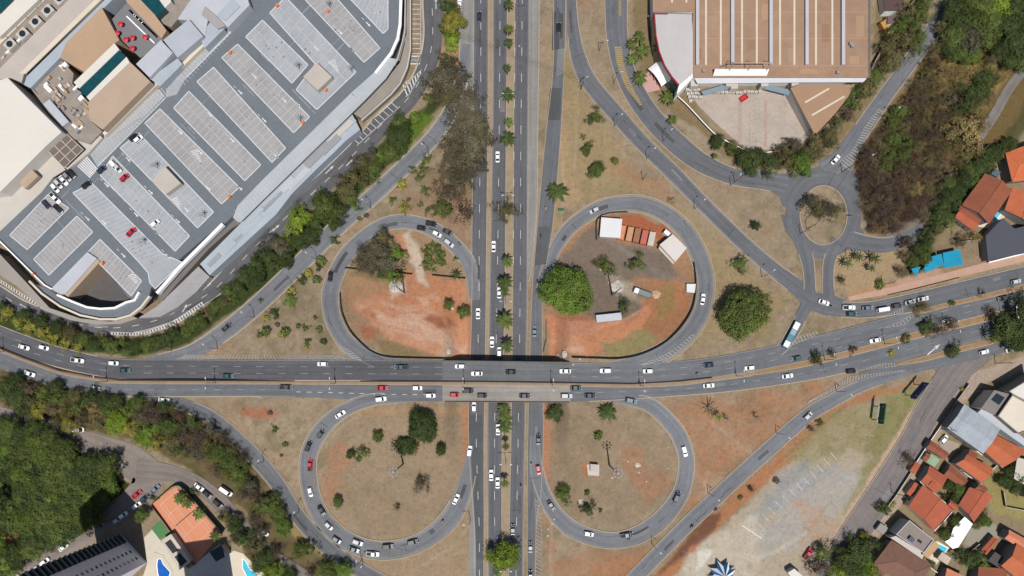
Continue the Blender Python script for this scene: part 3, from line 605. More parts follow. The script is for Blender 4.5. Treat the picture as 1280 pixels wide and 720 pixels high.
hatch([(773.5, 0), (773.5, 20)], [(776.5, 0), (776.5, 20)], 8, 0.5, 0.0, YEL)
hatch([(501, 105), (514, 99), (527, 87)], [(507, 121), (512, 118), (526.5, 91)], 7, 0.5)
hatch([(513, 70), (513, 80)], [(526, 70), (525, 80)], 6, 0.9, edge=False)
hatch([(375, 234), (390, 217), (412, 196)], [(378, 237), (396, 219), (413, 199)], 18, 0.55)
hatch([(138, 415), (175, 416), (215, 403), (253, 377)], [(138, 418.5), (176, 420), (218, 407), (256, 381)], 34, 0.6)
hatch([(186, 397), (196, 394), (208, 391)], [(192, 398), (200, 396.5), (209, 393)], 8, 0.5)
hatch([(222, 382), (240, 368), (262, 350)], [(226, 384), (244, 371), (264, 354)], 14, 0.5)
hatch([(0, 349), (30, 368), (60, 386)], [(0, 353), (28, 372), (58, 389)], 18, 0.5)
# long box of cross bars on the ramp by the shopping centre
hatch([(513, -10), (513, 70)], [(526, -10), (526, 70)], 13, 0.25)
for k in range(9):
    a = (487 - k * 8, 130 + k * 6); b2 = (497 - k * 8, 140 + k * 6)
hatch([(492, 126), (438, 175)], [(500, 133), (446, 182)], 10, 0.25)
def arrow(px, py, ang, L=4.0, w=0.35, mb=None):
    c = math.cos(R(ang)) / S; s_ = -math.sin(R(ang)) / S; n = (-s_, c)
    mb = mb or MARK
    strip_mb(mb, [(px - c * L / 2, py - s_ * L / 2), (px, py), (px + c * L * 0.2, py + s_ * L * 0.2)], w, MO)
    t = (px + c * L / 2, py + s_ * L / 2); bx, by = px + c * L * 0.15, py + s_ * L * 0.15
    mb.add([P(*t, MO), P(bx + n[0] * w * 1.6, by + n[1] * w * 1.6, MO), P(bx - n[0] * w * 1.6, by - n[1] * w * 1.6, MO)], [(0, 1, 2)])
arrow(1167, 437, 40, 7, 0.5); arrow(437, 203, 45); arrow(412, 212, 45, 5); arrow(345, 285, 45); arrow(545, 4, 90, 5); arrow(231, 385, 60)
arrow(30, 383, -30)
struct(MARK.build('road_marking', M_WHITE)); struct(WORN.build('worn_road_marking', M_WORN)); struct(YEL.build('yellow_road_marking', M_YELLOW))
# painted bays on the pale car park, on the ground
M_WORN2 = mat('faded_bay_paint', (0.36, 0.355, 0.34), .9, (.5, .3), (4, .2))
BAY = MB()
for i in range(13):
    x = 930 + i * 8.6; y = 666 - i * 7.6
    strip_mb(BAY, [(x + 5, y - 9), (x + 9, y - 4.5), (x + 13, y)], 0.28, 0.03)
struct(BAY.build('parking_bay_marking', M_WORN2))
BAY = MB(); strip_mb(BAY, [(928, 657), (940, 665), (952, 673)], 0.45, 0.03); struct(BAY.build('parking_bay_marking', M_WHITE))

# ------------------------------------------------------------------ the bridge
M_DARKC = mat('weathered_concrete', col(120, 112, 104), 0.9, (0.3, 0.2), (2, 0.1))
def px_slab(mb, poly, z1, z0, mi=0):        # px outline as seen at height z1, extruded straight down to z0
    mb.prism([tuple(Pz(x, y, z1))[:2] for x, y in poly], z0, z1, mi)
def line_wall(mb, pts, w, h, tf=None, z=None, sub=None):
    strip_mb(mb, pts, w, -0.3 if z is None else z, tf, h + 0.3)
br = empty('overpass_bridge', P(640, 476, 0), 0, 'concrete road bridge with dark steel railings crossing above the palm lined highway', 'bridge')
def under(o, root):
    o.parent = root; o.matrix_parent_inverse = Matrix.Translation(root.location).inverted() if root.rotation_euler.z == 0 else root.matrix_world.inverted()
    return o
m = MB(); ys = [450.6, 502.5]
px_slab(m, [(556, 450.8), (712, 452.6), (712, 502.6), (556, 502)], BH + 0.0, BH - 1.1); under(m.build('deck', M_CONC), br)
for (y0, y1), nm in (((450.9, 453), 0), ((502.2, 503), 1)):
    m = MB(); a = Pz(556, y0, BH + .1); b2 = Pz(712, y1, BH + .1); d = (b2 - a)
    m.box((a + b2) / 2 + Vector((0, 0, 0.45)), (d.length, 0.3, 0.9), math.atan2(d.y, d.x)); under(m.build('railing', M_DARKC), br)
for gx_ in (612.5, 662.5, 586, 686):
    for yy in (458, 470, 484, 497):
        m = MB(); p = Pz(gx_, yy, 0); m.tube(p, (p.x, p.y, BH - 1.1), 0.55, n=12); under(m.build('pier', M_CONC), br)
for xx in (566, 703):
    m = MB(); a = Pz(xx, 452, 0); b2 = Pz(xx, 502, 0); m.box(((a.x + b2.x) / 2, (a.y + b2.y) / 2, (BH - 1.1) / 2), (0.8, abs(a.y - b2.y), BH - 1.2)); under(m.build('abutment_wall', M_DARKC), br)
# strip between the two directions: concrete barrier to the left, planted strip to the right
m = MB(); line_wall(m, [(-60, 412), (0, 435), (30, 447), (75, 463), (120, 471.5), (150, 475), (320, 476), (480, 476.3), (640, 477.5), (713, 478.6), (790, 479.8), (850, 476.5), (890, 472)], 0.45, 0.95, TB)
o = m.build('median_barrier', mat('dark_barrier', col(74, 58, 54), 0.9, (0.5, .2))); tag(o, 'long low dark concrete barrier between the two directions of the cross road', 'barrier')
def median(name, pts, w, c):
    rb = Rib(pts, 4, TB); q = rb.q; m = MB(); vs = []; fs = []
    prof = ((-1, 0), (-1, .16), (-.8, .17), (-.8, .2), (0, .27), (.8, .2), (.8, .17), (1, .16), (1, 0))
    for i in range(len(q)):
        for o, h in prof: vs.append(P(q[i, 0] + rb.n[i, 0] * o * q[i, 2] / 2, q[i, 1] + rb.n[i, 1] * o * q[i, 2] / 2, 0.2 + h, TB))
    k = len(prof)
    for i in range(len(q) - 1):
        for j in range(k - 1): fs.append((i * k + j, i * k + j + 1, (i + 1) * k + j + 1, (i + 1) * k + j))
    m.add(vs, fs, 0); m.m = [1 if (j % (k - 1)) in (0, 1, 6, 7) else 0 for j in range(len(fs))]
    return struct(m.build(name, [c, M_KERB]))
M_DRYM = mat('dry_soil_planting', col(164, 134, 98), 0.95, (0.3, 0.2), (2, 0.25))
median('concrete_median', [(-60, 414, 2), (0, 438, 3), (30, 450, 3), (75, 466, 3.2), (120, 474.4, 3.2), (150, 477.8, 3.4), (320, 478.6, 3.6), (640, 480, 4), (713, 481, 4), (790, 482, 4.6), (850, 479.4, 5), (900, 472.8, 5.5), (940, 467, 6)], 2, mat('warm_concrete', col(166, 142, 118), .9, (.3, .15), (2, .1)))
median('planted_median', [(935, 467.6, 4), (960, 463.2, 6.5), (1010, 454, 7.5), (1077, 437.5, 8), (1155, 416.5, 9), (1242, 395, 10), (1290, 383, 10), (1380, 361, 9)], 2, M_DRYM)
median('planted_median', [(1119, 456, 2), (1135, 452.5, 5), (1160, 447.5, 6.5), (1200, 436.5, 7), (1242, 426.5, 6.5), (1290, 413, 7), (1380, 391, 7)], 2, M_DRYM)
median('planted_median', [(1138, 392.5, 2), (1150, 390, 5), (1180, 382, 6), (1220, 373, 6), (1290, 356, 7), (1380, 335, 7)], 2, M_DRYM)

# ------------------------------------------------------------------ building materials
def M(n, c, **k): return mat(n, col(*c), **{'rough': 0.75, 'n1': (0.12, 0.07), 'n2': (1.2, 0.05), **k})
M_DECK = M('parking_deck_asphalt', (120, 127, 135), n1=(0.06, 0.12), n2=(0.8, .1)); M_BAYC = M('bay_concrete', (174, 172, 173), n1=(0.12, 0.14), n2=(1.5, .12)); M_BAYB = M('bay_concrete_bluish', (178, 182, 187), n1=(0.12, .14), n2=(1.5, .12))
M_WROOF = M('white_membrane_roof', (238, 232, 222), n1=(.05, .04)); M_LWALL = M('light_wall', (214, 206, 196)); M_CREAM = M('cream_coping', (236, 222, 200)); M_TAN = M('tan_metal_roof', (198, 166, 136), n1=(.07, .12), wave=(0.9, .05, 'X'))
M_TANF = M('tan_flat_roof', (196, 172, 150), n1=(.07, .1)); M_GREYR = M('light_grey_sheet_roof', (202, 206, 214), wave=(0.8, .03, 'X')); M_BLUER = M('pale_blue_sheet_roof', (186, 196, 206), n1=(.08, .08)); M_TEAL = mat('teal_glass', (0.006, 0.05, 0.06), 0.2, (0.5, .3), (2, .2), spec=.5)
M_MECH = M('grey_plant_floor', (164, 152, 142), n1=(.3, .2), n2=(2, .2)); M_CAFE = M('grey_terrace_floor', (136, 134, 136)); M_DK = mat('dark_opening', (0.01, 0.012, 0.018), 0.6); M_STEEL = M('galvanised_steel', (176, 178, 182), metal=0.3, rough=.5)
M_REDP = mat('red_paint', (0.45, 0.02, 0.03), 0.5); M_WHITEP = mat('white_paint', (0.72, 0.72, 0.72), 0.55, (.5, .06)); M_GLASS = mat('dark_window_glass', (0.015, 0.025, 0.03), 0.08, spec=.6); M_ORANGE = mat('orange_paint', (0.6, 0.14, 0.03), .6)
M_BROWNR = M('brown_metal_roof', (176, 142, 116), n1=(.05, .12), n2=(.3, .1), wave=(0.5, .05, 'X')); M_VENT = M('ridge_vent', (206, 206, 212)); M_SKYL = M('cream_rooflight', (232, 218, 196)); M_GWALL = mat('teal_glass_facade', (0.02, 0.045, 0.05), 0.15, (.4, .5), spec=.6)
def box_part(root, name, px, py, z, L, W, h, ang, m_):
    mb = MB(); c = Pz(px, py, z + h); mb.box((c.x, c.y, z + h / 2), (L, W, h), R(ang)); return under(mb.build(name, m_), root)
def slab_part(root, name, poly, z1, z0, m_):
    mb = MB(); px_slab(mb, poly, z1, z0); return under(mb.build(name, m_), root)
def wall_loop(root, name, poly, z, h, w, m_, closed=True):
    mb = MB(); pts = [Pz(x, y, z + h) for x, y in poly]; n = len(pts)
    for i in range(n if closed else n - 1):
        a, b2 = pts[i], pts[(i + 1) % n]; d = b2 - a
        mb.box(((a.x + b2.x) / 2, (a.y + b2.y) / 2, z + h / 2 + .001 * i), (d.length + w * .98, w, h), math.atan2(d.y, d.x))
    return under(mb.build(name, m_), root)
def sheet(mb, poly, z): mb.add([Pz(x, y, z) for x, y in poly][::-1], [tuple(range(len(poly)))])
# ------------------------------------------------------------------ shopping centre: roof-top car park
DZ = 9.0
deck = empty('parking_deck', (Pz(240, 160, 0)), 0, 'huge roof top car park of grey bays with a curved ramp at its lower corner', 'car park')
slab_part(deck, 'deck_slab', [(-60, 250), (0, 302), (55, 356), (64, 361), (110, 314), (125, 327), (160, 371), (172, 378), (183, 372), (187, 362), (215, 332), (262, 292), (276, 284), (291, 270), (297, 257), (330, 223), (440, 115), (470, 87), (490, 62), (498, 40), (500.5, 0), (500.5, -60), (300, -60), (310, 0), (210, 85), (195, 112), (115, 190), (75, 220), (0, 290 - 40), (-60, 210)], DZ, 0, M_DECK)
slab_part(deck, 'walkway', [(-60, 222), (0, 238), (60, 190), (82, 212), (66, 222), (52, 240), (0, 289), (-60, 340)], DZ + .15, DZ - .3, M_LWALL)
BAYS = [([(12, 294), (34, 312), (86, 260), (60, 243)], 0, 14, 0), ([(42, 324), (61, 344), (116, 290), (96, 270)], 0, 14, 0), ([(91, 241), (115, 229), (203, 317), (228, 328), (194, 361), (187, 353), (185, 341), (174, 328)], 1, 22, 1), ([(110, 315), (125, 299), (177, 351), (164, 370)], 0, 14, 0),
        ([(125, 219), (141, 195), (237, 295), (219, 314)], 0, 18, 1), ([(150, 185), (173, 166), (267, 265), (247, 285)], 0, 18, 1), ([(181, 154), (200, 136), (299, 234), (277, 255)], 0, 18, 0), ([(217, 135), (236, 114), (326, 206), (306, 226)], 0, 17, 0),
        ([(246, 102), (267, 84), (357, 185), (340, 203)], 0, 18, 0), ([(277, 72), (297, 55), (387, 146), (367, 166)], 0, 16, 0), ([(307, 46), (328, 25), (385, 81), (365, 104)], 1, 10, 1), ([(370, 111), (386, 96), (337, 18), (357, -4), (445, 90), (397, 137)], 2, 12, 0),
        ([(378, -4), (402, -24), (475, 60), (455, 78)], 0, 15, 0), ([(437, -2), (460, -30), (485, -4), (485, 36), (479, 42)], 1, 9, 1)]
BAYS[11] = ([(337, 16), (357, -4), (445, 90), (396, 137), (370, 112), (394, 80)], 2, 10, 0)
bl = MB(); blw = MB()
def lerp(a, b, t): return (a[0] + (b[0] - a[0]) * t, a[1] + (b[1] - a[1]) * t)
def zstrip(mb, a, b2, w, z):
    A, B = Pz(*a, z), Pz(*b2, z); d = (B - A); d.normalize(); n = Vector((-d.y, d.x, 0)) * w / 2
    mb.quad(A + n, A - n, B - n, B + n)
for poly, blue, n, _ in BAYS:
    mb = MB(); sheet(mb, poly, DZ + .03)
    o = mb.build('parking_bays', M_BAYB if (blue or _) else M_BAYC); under(o, deck)
    if len(poly) == 4:
        a, b2, c, d = poly
        for i in range(n + 1): zstrip(bl, lerp(a, d, i / n), lerp(b2, c, i / n), .13, DZ + .05)
        zstrip(bl, lerp(a, b2, .5), lerp(d, c, .5), .13, DZ + .05)
    elif blue == 2:
        for i in range(13): zstrip(bl, lerp((357, -4), (445, 90), i / 12), lerp((340, 20), (421, 113), i / 12), .13, DZ + .05)
        zstrip(bl, (348, 8), (433, 101), .13, DZ + .05)
    else:
        a, b2 = poly[0], poly[1]; c, d = poly[2], poly[-1]
        for i in range(n + 1): zstrip(bl, lerp(a, d, i / n), lerp(b2, c, i / n), .13, DZ + .05)
    for i in range(len(poly)): zstrip(blw, poly[i], poly[(i + 1) % len(poly)], .32, DZ + .055)
# bays along the building
for i in range(34): zstrip(bl, lerp((118, 196), (214, 92), i / 33), lerp((128, 205), (224, 104), i / 33), .14, DZ + .05) if i < 30 else None
M_LINE = mat('pale_bay_line', (0.40, 0.40, 0.41), .8, (1, .2)); M_LINEW = mat('bay_edge_line', (0.5, 0.5, 0.5), .8, (1, .2))
mb = MB(); sheet(mb, [(112, 192), (130, 170), (190, 110), (200, 112), (206, 120), (122, 208)], DZ + .03); under(mb.build('parking_bays', M_BAYB), deck)
mb = MB(); sheet(mb, [(208, 112), (220, 98), (304, 6), (316, 12), (232, 98), (221, 118), (207, 122)], DZ + .03); under(mb.build('parking_bays', M_BAYB), deck)
for i in range(26): zstrip(bl, lerp((222, 96), (304, 6), i / 25), lerp((232, 106), (316, 13), i / 25), .14, DZ + .05)
for i in range(30): zstrip(bl, lerp((113, 190), (205, 100), i / 29), lerp((122, 208), (213, 112), i / 29), .14, DZ + .05)
zstrip(blw, (122, 208), (207, 122), .3, DZ + .055); zstrip(blw, (232, 98), (316, 12), .3, DZ + .055)
for k in range(7): zstrip(blw, lerp((97, 207), (108, 196), k / 6), lerp((113, 222), (122, 212), k / 6), .55, DZ + .055)   # crossing
for px, py in ((133, 231), (109, 273), (154, 319), (160, 199), (222, 276), (233, 262), (195, 290), (170, 268), (188, 240), (260, 235), (225, 165), (250, 190), (262, 143), (290, 175), (300, 115), (330, 150), (355, 125), (318, 95), (395, 60), (425, 40), (440, 62), (460, 30), (372, 130), (345, 195), (300, 235), (130, 278), (210, 320)):
    zstrip(blw, (px - 2.5, py - 2.5), (px + 1, py + 1), .4, DZ + .055); A = [Pz(px + 3, py + 3, DZ + .055), Pz(px + 2.2, py - .4, DZ + .055), Pz(px - .4, py + 2.2, DZ + .055)]; blw.add(A, [(0, 1, 2)])
    zstrip(bl, (px - 8, py - 8), (px - 5, py - 5), .25, DZ + .05)
for x0, y0, n in ((238, 190, 8), (232, 196, 0), (410, 78, 8), (395, 92, 7), (213, 250, 6), (160, 345, 6)):
    for k in range(n): zstrip(blw, (x0 + k * 1.6, y0 + k * 1.7), (x0 + 9 + k * .7, y0 - 3 + k * 2.2), .3, DZ + .055)
under(bl.build('bay_line', M_LINE), deck); under(blw.build('bay_edge_marking', M_LINEW), deck)
M_WORNP = M('worn_deck_streak', (146, 150, 155), n1=(.5, .2)); rs2 = random.Random(8)
for k in range(40):
    a = lerp(lerp((20, 290), (130, 215), rs2.random()), lerp((380, 10), (470, 70), rs2.random()), rs2.random()); L_ = rs2.uniform(10, 45); w_ = rs2.uniform(1, 2.2); st = MB()
    dx, dy = (.69, .72) if k % 2 else (.7, -.71); sheet(st, [(a[0], a[1]), (a[0] + dx * L_, a[1] + dy * L_), (a[0] + dx * L_ - dy * w_, a[1] + dy * L_ + dx * w_), (a[0] - dy * w_, a[1] + dx * w_)], DZ + .012 + k * .0003); under(st.build('worn_streak', M_WORNP), deck)
M_STAIN = M('oil_stain', (132, 128, 126)); rst = random.Random(4)
for k in range(96):
    pl = rst.choice(BAYS)[0]; a = [rst.random() for _ in pl]; s_ = sum(a); px = sum(p[0] * w for p, w in zip(pl, a)) / s_; py = sum(p[1] * w for p, w in zip(pl, a)) / s_
    st = MB(); r_ = rst.uniform(.2, .6) / S; sheet(st, [(px + math.cos(j * 6.28 / 7) * r_ * rst.uniform(.5, 1.1), py + math.sin(j * 6.28 / 7) * r_ * rst.uniform(.5, 1.1)) for j in range(7)], DZ + .042 + k * .00005); under(st.build('oil_stain', M_STAIN), deck)
# parapets, the louvred walkway along the outer edge, lower roofs
wall_loop(deck, 'parapet', [(-50, 258), (0, 302), (55, 356), (64, 361)], DZ, 1.1, .5, M_WHITEP, False)
wall_loop(deck, 'parapet', [(197, 365), (225, 333), (277, 281)], DZ - 1, 2.2, 1.2, M_WHITEP, False)
wall_loop(deck, 'parapet', [(501, -50), (501, 0), (500, 30), (497, 48), (489, 66), (470, 90)], DZ, 1.2, 1.1, M_WHITEP, False)
lou = slab_part(deck, 'louvred_walkway', [(486, 72), (496, 74), (482, 96), (455, 124), (400, 178), (320, 256), (298, 278), (291, 272), (297, 257), (330, 223), (440, 115), (470, 88)], DZ + .3, DZ - .5, M('louvre_roof', (192, 198, 203), n1=(.1, .1)))
mb = MB()
for i in range(46):
    t = i / 45; a = lerp(lerp((293, 262), (440, 117), t), (486, 74), 0); zstrip(mb, (a[0], a[1]), (a[0] + 8, a[1] + 8), .2, DZ + .34)
for k in range(8): a = lerp((440, 117), (486, 74), k / 7); zstrip(mb, a, (a[0] + 9, a[1] + 8), .2, DZ + .34)
under(mb.build('louvre_bar', M('louvre_grey', (206, 210, 214))), deck)
wall_loop(deck, 'parapet', [(300, 277), (320, 257), (400, 179), (455, 125), (482, 97), (497, 74), (506, 40), (507, -40)], DZ, .9, .4, M_GREYR, False)
slab_part(deck, 'service_roof', [(300, 280), (320, 260), (400, 181), (440, 142), (450, 162), (432, 176), (418, 190), (395, 212), (365, 242), (345, 268), (262, 344), (250, 330)], 6.0, 0, M_BLUER)
for k in range(14):
    t = k / 13; a = lerp((268, 322), (436, 152), t); w = random.uniform(1, 3.5)
    box_part(deck, 'roof_cladding', a[0] + random.uniform(-2, 6), a[1] + random.uniform(-2, 6), 6.0, random.uniform(6, 15), w, random.uniform(.25, .6) + k * .004, 45, random.choice([M_GREYR, M_BLUER, M_STEEL, M_LWALL, M('grey_cladding', (160, 168, 176))]))
slab_part(deck, 'entrance_ramp', [(442, 142), (484, 98), (500, 78), (506, 55), (508, 30), (508, -60), (513, -60), (513, 60), (510, 80), (503, 98), (492, 112), (470, 132), (452, 148)], 5.0, 0, M('ramp_paving', (164, 156, 148), n1=(.15, .12)))
wall_loop(deck, 'ramp_wall', [(513, -60), (513, 62), (509, 84), (500, 104), (489, 117), (470, 134), (452, 150)], 4.6, 1.3, .5, M_LWALL, False)
slab_part(deck, 'lower_deck', [(262, 346), (248, 333), (215, 365), (196, 383), (172, 398), (200, 396), (222, 384), (245, 365)], 4.6, 0, M_BAYC)
# the curved ramp round the sunken court
def ring(z, w0, w1): pass
out_ = [(37, 352), (52, 367), (75, 383), (100, 394), (125, 399), (145, 399), (163, 394), (176, 384), (186, 371), (190, 355)]
inn_ = [(62, 362), (72, 369), (90, 377), (108, 384), (125, 386), (143, 385), (157, 378), (168, 375), (173, 366), (176, 352)]
mb = MB()
for i in range(len(out_) - 1): px_slab(mb, [out_[i], out_[i + 1], inn_[i + 1], inn_[i]], DZ - .05, DZ - 1.2)
under(mb.build('curved_ramp', M_DECK), deck)
wall_loop(deck, 'ramp_wall', out_[:-1], DZ - .6, 1.8, .8, M_CREAM, False)
wall_loop(deck, 'ramp_wall', inn_[1:-1], DZ - .8, 2.0, .8, M_WHITEP, False)
slab_part(deck, 'ramp_lane', [(203, 376), (221, 355), (262, 310), (290, 285), (305, 277), (300, 270), (276, 284), (240, 318), (196, 366)], 5.4, 0, M('ramp_asphalt', (128, 122, 120)))
slab_part(deck, 'lower_ramp', [(-60, 295), (0, 318), (30, 350), (62, 385), (100, 398), (138, 402), (165, 395), (172, 398), (150, 405), (120, 406), (88, 400), (55, 388), (22, 358), (-60, 305)], 6.0, 0, M('ramp_concrete', (172, 164, 156)))
slab_part(deck, 'sloping_roof', [(64, 361), (109, 315), (121, 323), (82, 367), (76, 368)], DZ + 1.0, DZ - .4, M_GREYR)
slab_part(deck, 'court_edge', [(80, 368), (121, 323), (125, 327), (85, 371)], DZ + .5, 0, M_TANF)
mb = MB(); sheet(mb, [(70, 366), (126, 328), (166, 366), (166, 380), (120, 392), (84, 382)], .06); under(mb.build('court_floor', mat('shade_grey_court_paving', col(104, 100, 100), .9, (.3, .2))), deck)  # dark grey puts the shadow of the deep court into the floor colour
def stairhouse(c, z, root):
    slab_part(root, 'stair_house', c, z, DZ, M('stair_house_render', (204, 194, 184)))
stairhouse([(189, 226), (206, 208), (226, 229), (207, 243)], DZ + 3, deck)
stairhouse([(379, 96), (396, 78), (415, 96), (397, 113)], DZ + 3, deck)
M_ORNET = M_ORANGE
for px, py in ((127, 329), (41, 343), (346, 6), (410, 13), (286, 246), (378, 153), (407, 112), (287, 65), (206, 103)): box_part(deck, 'fire_hydrant_box', px, py, DZ, 1.2, .9, 1.2, 45, M_ORANGE)
for px, py in ((174, 302), (190, 206), (250, 268), (370, 80), (372, 147), (437, 84), (409, 2)):
    mb = MB(); c = Pz(px, py, DZ + 5)
    mb.tube((c.x, c.y, DZ), (c.x, c.y, DZ + 5), .12, n=5)
    for k in range(4): mb.box((c.x, c.y, DZ + 5 + k * .01), (2.6, .22, .12), k * math.pi / 4)
    under(mb.build('floodlight', M_STEEL), deck)

# ------------------------------------------------------------------ shopping centre: roofs of the main building
mall = empty('shopping_centre', Pz(60, 60, 0), 0, 'sprawling shopping centre with white and tan roofs and teal skylights', 'building')
slab_part(mall, 'white_roof_hall', [(-90, 85), (2, 100), (9, 97), (77, 165), (58, 182), (0, 240), (-90, 250)], 16, 0, M_WROOF)
slab_part(mall, 'facade_block', [(-90, 250), (0, 240), (58, 182), (77, 165), (115, 160), (128, 172), (112, 190), (84, 212), (62, 190), (0, 245), (-90, 290)], 10.5, 0, M_LWALL)
slab_part(mall, 'plaza_roof', [(-90, 120), (0, 85), (82, 3), (90, -60), (160, -60), (127, 0), (30, 92), (27, 103), (12, 97), (2, 101), (-90, 150)], 14.0, 0, M('plaza_roof_paint', (206, 194, 186)))
mb = MB(); px_slab(mb, [(118, 0), (126, 0), (32, 92), (24, 92)], 14.25, 13.9); under(mb.build('coping', M_CREAM), mall)
slab_part(mall, 'white_vault_roof', [(-90, 60), (-90, -60), (80, -60), (48, 0), (0, 46)], 16.5, 0, M_WROOF)
slab_part(mall, 'glass_skylight', [(-20, 24), (-20, -30), (30, -30), (16, 0), (0, 16)], 17.2, 16.4, M_TEAL)
slab_part(mall, 'plant_strip', [(-90, 130), (-90, 66), (0, 50), (50, 0), (110, -60), (160, -60), (86, 0), (0, 86)], 13.4, 0, M_MECH)
for k in range(5): a = lerp((2, 52), (52, 2), k / 4); box_part(mall, 'coping', a[0] - 1, a[1] - 1, 13.4, 6, 1.6, 1.2, 45, M_CREAM)
for px, py in ((59, 13), (44, 27), (28, 42), (12, 55), (74, -2)):
    u = box_part(mall, 'cooling_tower', px, py, 13.4, 4.4, 3.6, 2.2, 45, M_LWALL)
    mb = MB(); c = Pz(px, py, 15.62); mb.tube((c.x, c.y, 15.62), (c.x, c.y, 15.8), 1.3, n=14); mb.build('fan', M_GLASS, u)
for k in range(10): box_part(mall, 'air_duct', 3 + k * 2.4 + random.uniform(-1, 1), 72 - k * 2.4 + random.uniform(-3, 3), 13.4, random.uniform(1, 3), .8, random.uniform(.5, 1.3), 45, random.choice([M_WHITEP, M_STEEL, M_LWALL]))
slab_part(mall, 'gutter_gap', [(126, 0), (131, 0), (36, 94), (29, 94)], 12.5, 0, M_DK)
slab_part(mall, 'blue_roof', [(131, 0), (140, -20), (155, -40), (160, -20), (112, 28), (84, 52), (75, 72), (38, 110), (30, 106), (33, 96)], 13.6, 0, M_BLUER)
slab_part(mall, 'tan_roof', [(83, 53), (127, 9), (149, 50), (143, 54), (107, 91), (75, 72)], 15.0, 0, M_TAN)
slab_part(mall, 'tan_roof', [(110, 128), (163, 78), (188, 102), (128, 162), (112, 150)], 15.0, 0, M_TANF)
slab_part(mall, 'glass_skylight', [(99.5, 111), (149, 63), (157, 70), (107, 120)], 15.9, 14, M_TEAL)
slab_part(mall, 'skylight_coping', [(92, 103), (143, 54), (149, 62), (99, 110.5)], 15.5, 14, M_WROOF)
slab_part(mall, 'skylight_coping', [(108, 121), (158, 71), (162, 78), (112, 126)], 15.5, 14, M_WROOF)
slab_part(mall, 'plant_area', [(38, 110), (75, 73), (92, 92), (90, 104), (110, 127), (114, 152), (128, 164), (112, 180), (86, 172), (76, 160)], 11.5, 0, M_MECH)
for k in range(46):
    t = random.random(); u_ = random.random(); a = lerp(lerp((50, 102), (80, 80), u_), lerp((95, 165), (120, 150), u_), t)
    box_part(mall, 'air_duct', a[0], a[1], 11.5, random.uniform(.8, 4), random.uniform(.6, 1.8), random.uniform(.4, 1.6) + k * .003, 45 + random.choice([0, 90]), random.choice([M_LWALL, M_STEEL, M_TANF, M_MECH, M_WHITEP, M_TAN]))
slab_part(mall, 'glass_roof', [(42, 112), (48, 118), (38, 106), (34, 110)], 11.8, 11, M_GLASS)
slab_part(mall, 'service_roof', [(54, 130), (62, 124), (86, 152), (78, 158)], 13.5, 11, M_GREYR)
slab_part(mall, 'dark_roof_gap', [(62, 122), (68, 128), (88, 150), (85, 153)], 11.6, 11, M_DK)
slab_part(mall, 'roof_terrace', [(140, 24), (160, 2), (206, 44), (200, 60), (175, 72), (152, 50)], 12.4, 0, M_CAFE)
for px, py in ((150, 30), (146, 41), (157, 49), (165, 47), (181, 46), (165, 60)):
    mb = MB(); c = Pz(px, py, 14.6); n_ = 8
    mb.add([(c.x, c.y, 15)] + [(c.x + math.cos(j * 6.283 / n_) * 1.1, c.y + math.sin(j * 6.283 / n_) * 1.1, 14.5) for j in range(n_)], [(0, j + 1, (j + 1) % n_ + 1) for j in range(n_)]); mb.tube((c.x, c.y, 12.4), (c.x, c.y, 14.9), .06, n=5)
    o = mb.build('parasol', M_REDP); PAR = globals().setdefault('PARASOLS', []); PAR.append((o, px, py))
for k in range(16): a = lerp((163, 14), (194, 44), k / 15); box_part(mall, 'terrace_planter', a[0], a[1], 12.4, 1.6, .8, .7, -45, random.choice([M_GLASS, M_WHITEP, M_DK]))
zs = MB(); zstrip(zs, (158, 20), (193, 54), .5, 12.44); under(zs.build('terrace_line', M_WHITEP), mall)
slab_part(mall, 'tan_roof', [(152, -30), (165, -20), (208, 38), (202, 48), (158, 2)], 14.4, 0, M_TAN)
slab_part(mall, 'glass_skylight', [(150, -45), (170, -40), (206, 10), (195, 20), (173, -3)], 15.6, 0, M_TEAL)
slab_part(mall, 'skylight_coping', [(170, -40), (190, -45), (214, 2), (206, 10)], 15.2, 0, M_WROOF)
slab_part(mall, 'plant_area', [(208, 12), (226, -20), (245, -30), (236, 12), (222, 24), (214, 34), (200, 28)], 12.0, 0, M_MECH)
slab_part(mall, 'grey_roof', [(170, 80), (201, 50), (216, 66), (187, 97)], 14.5, 0, M_GREYR)
slab_part(mall, 'grey_roof', [(204, 50), (236, 24), (254, 45), (222, 72)], 14.9, 0, M('grey_sheet_roof', (190, 196, 206), wave=(0.8, .03, 'X')))
slab_part(mall, 'grey_roof', [(222, 24), (255, -25), (300, -30), (312, 6), (285, 34), (260, 24), (256, 46), (238, 26)], 13.2, 0, M_GREYR)
slab_part(mall, 'grey_roof', [(256, 8), (268, 18), (282, 32), (272, 36), (252, 18)], 14.0, 12, M('grey_walkway_roof', (178, 172, 172)))
slab_part(mall, 'blue_roof', [(187, 98), (222, 73), (228, 80), (200, 108)], 12.6, 0, M_BLUER)
slab_part(mall, 'blue_roof', [(250, 48), (262, 28), (280, 36), (256, 60)], 12.9, 0, M_BLUER)
slab_part(mall, 'blue_roof', [(270, 20), (290, -2), (300, 8), (282, 26)], 13.6, 12, M_BLUER)
slab_part(mall, 'coping', [(128, 166), (190, 104), (226, 80), (300, 6), (304, 9), (228, 84), (194, 108), (131, 170)], 11.2, 0, M_CREAM)
slab_part(mall, 'glass_pergola', [(60, 189), (83, 167), (104, 187), (80, 210)], 12.6, 12.2, M('smoked_glass', (126, 112, 106)))
mb = MB()
for k in range(4):
    zstrip(mb, lerp((60, 189), (83, 167), k / 3), lerp((80, 210), (104, 187), k / 3), .22, 12.66); zstrip(mb, lerp((60, 189), (80, 210), k / 3), lerp((83, 167), (104, 187), k / 3), .22, 12.66)
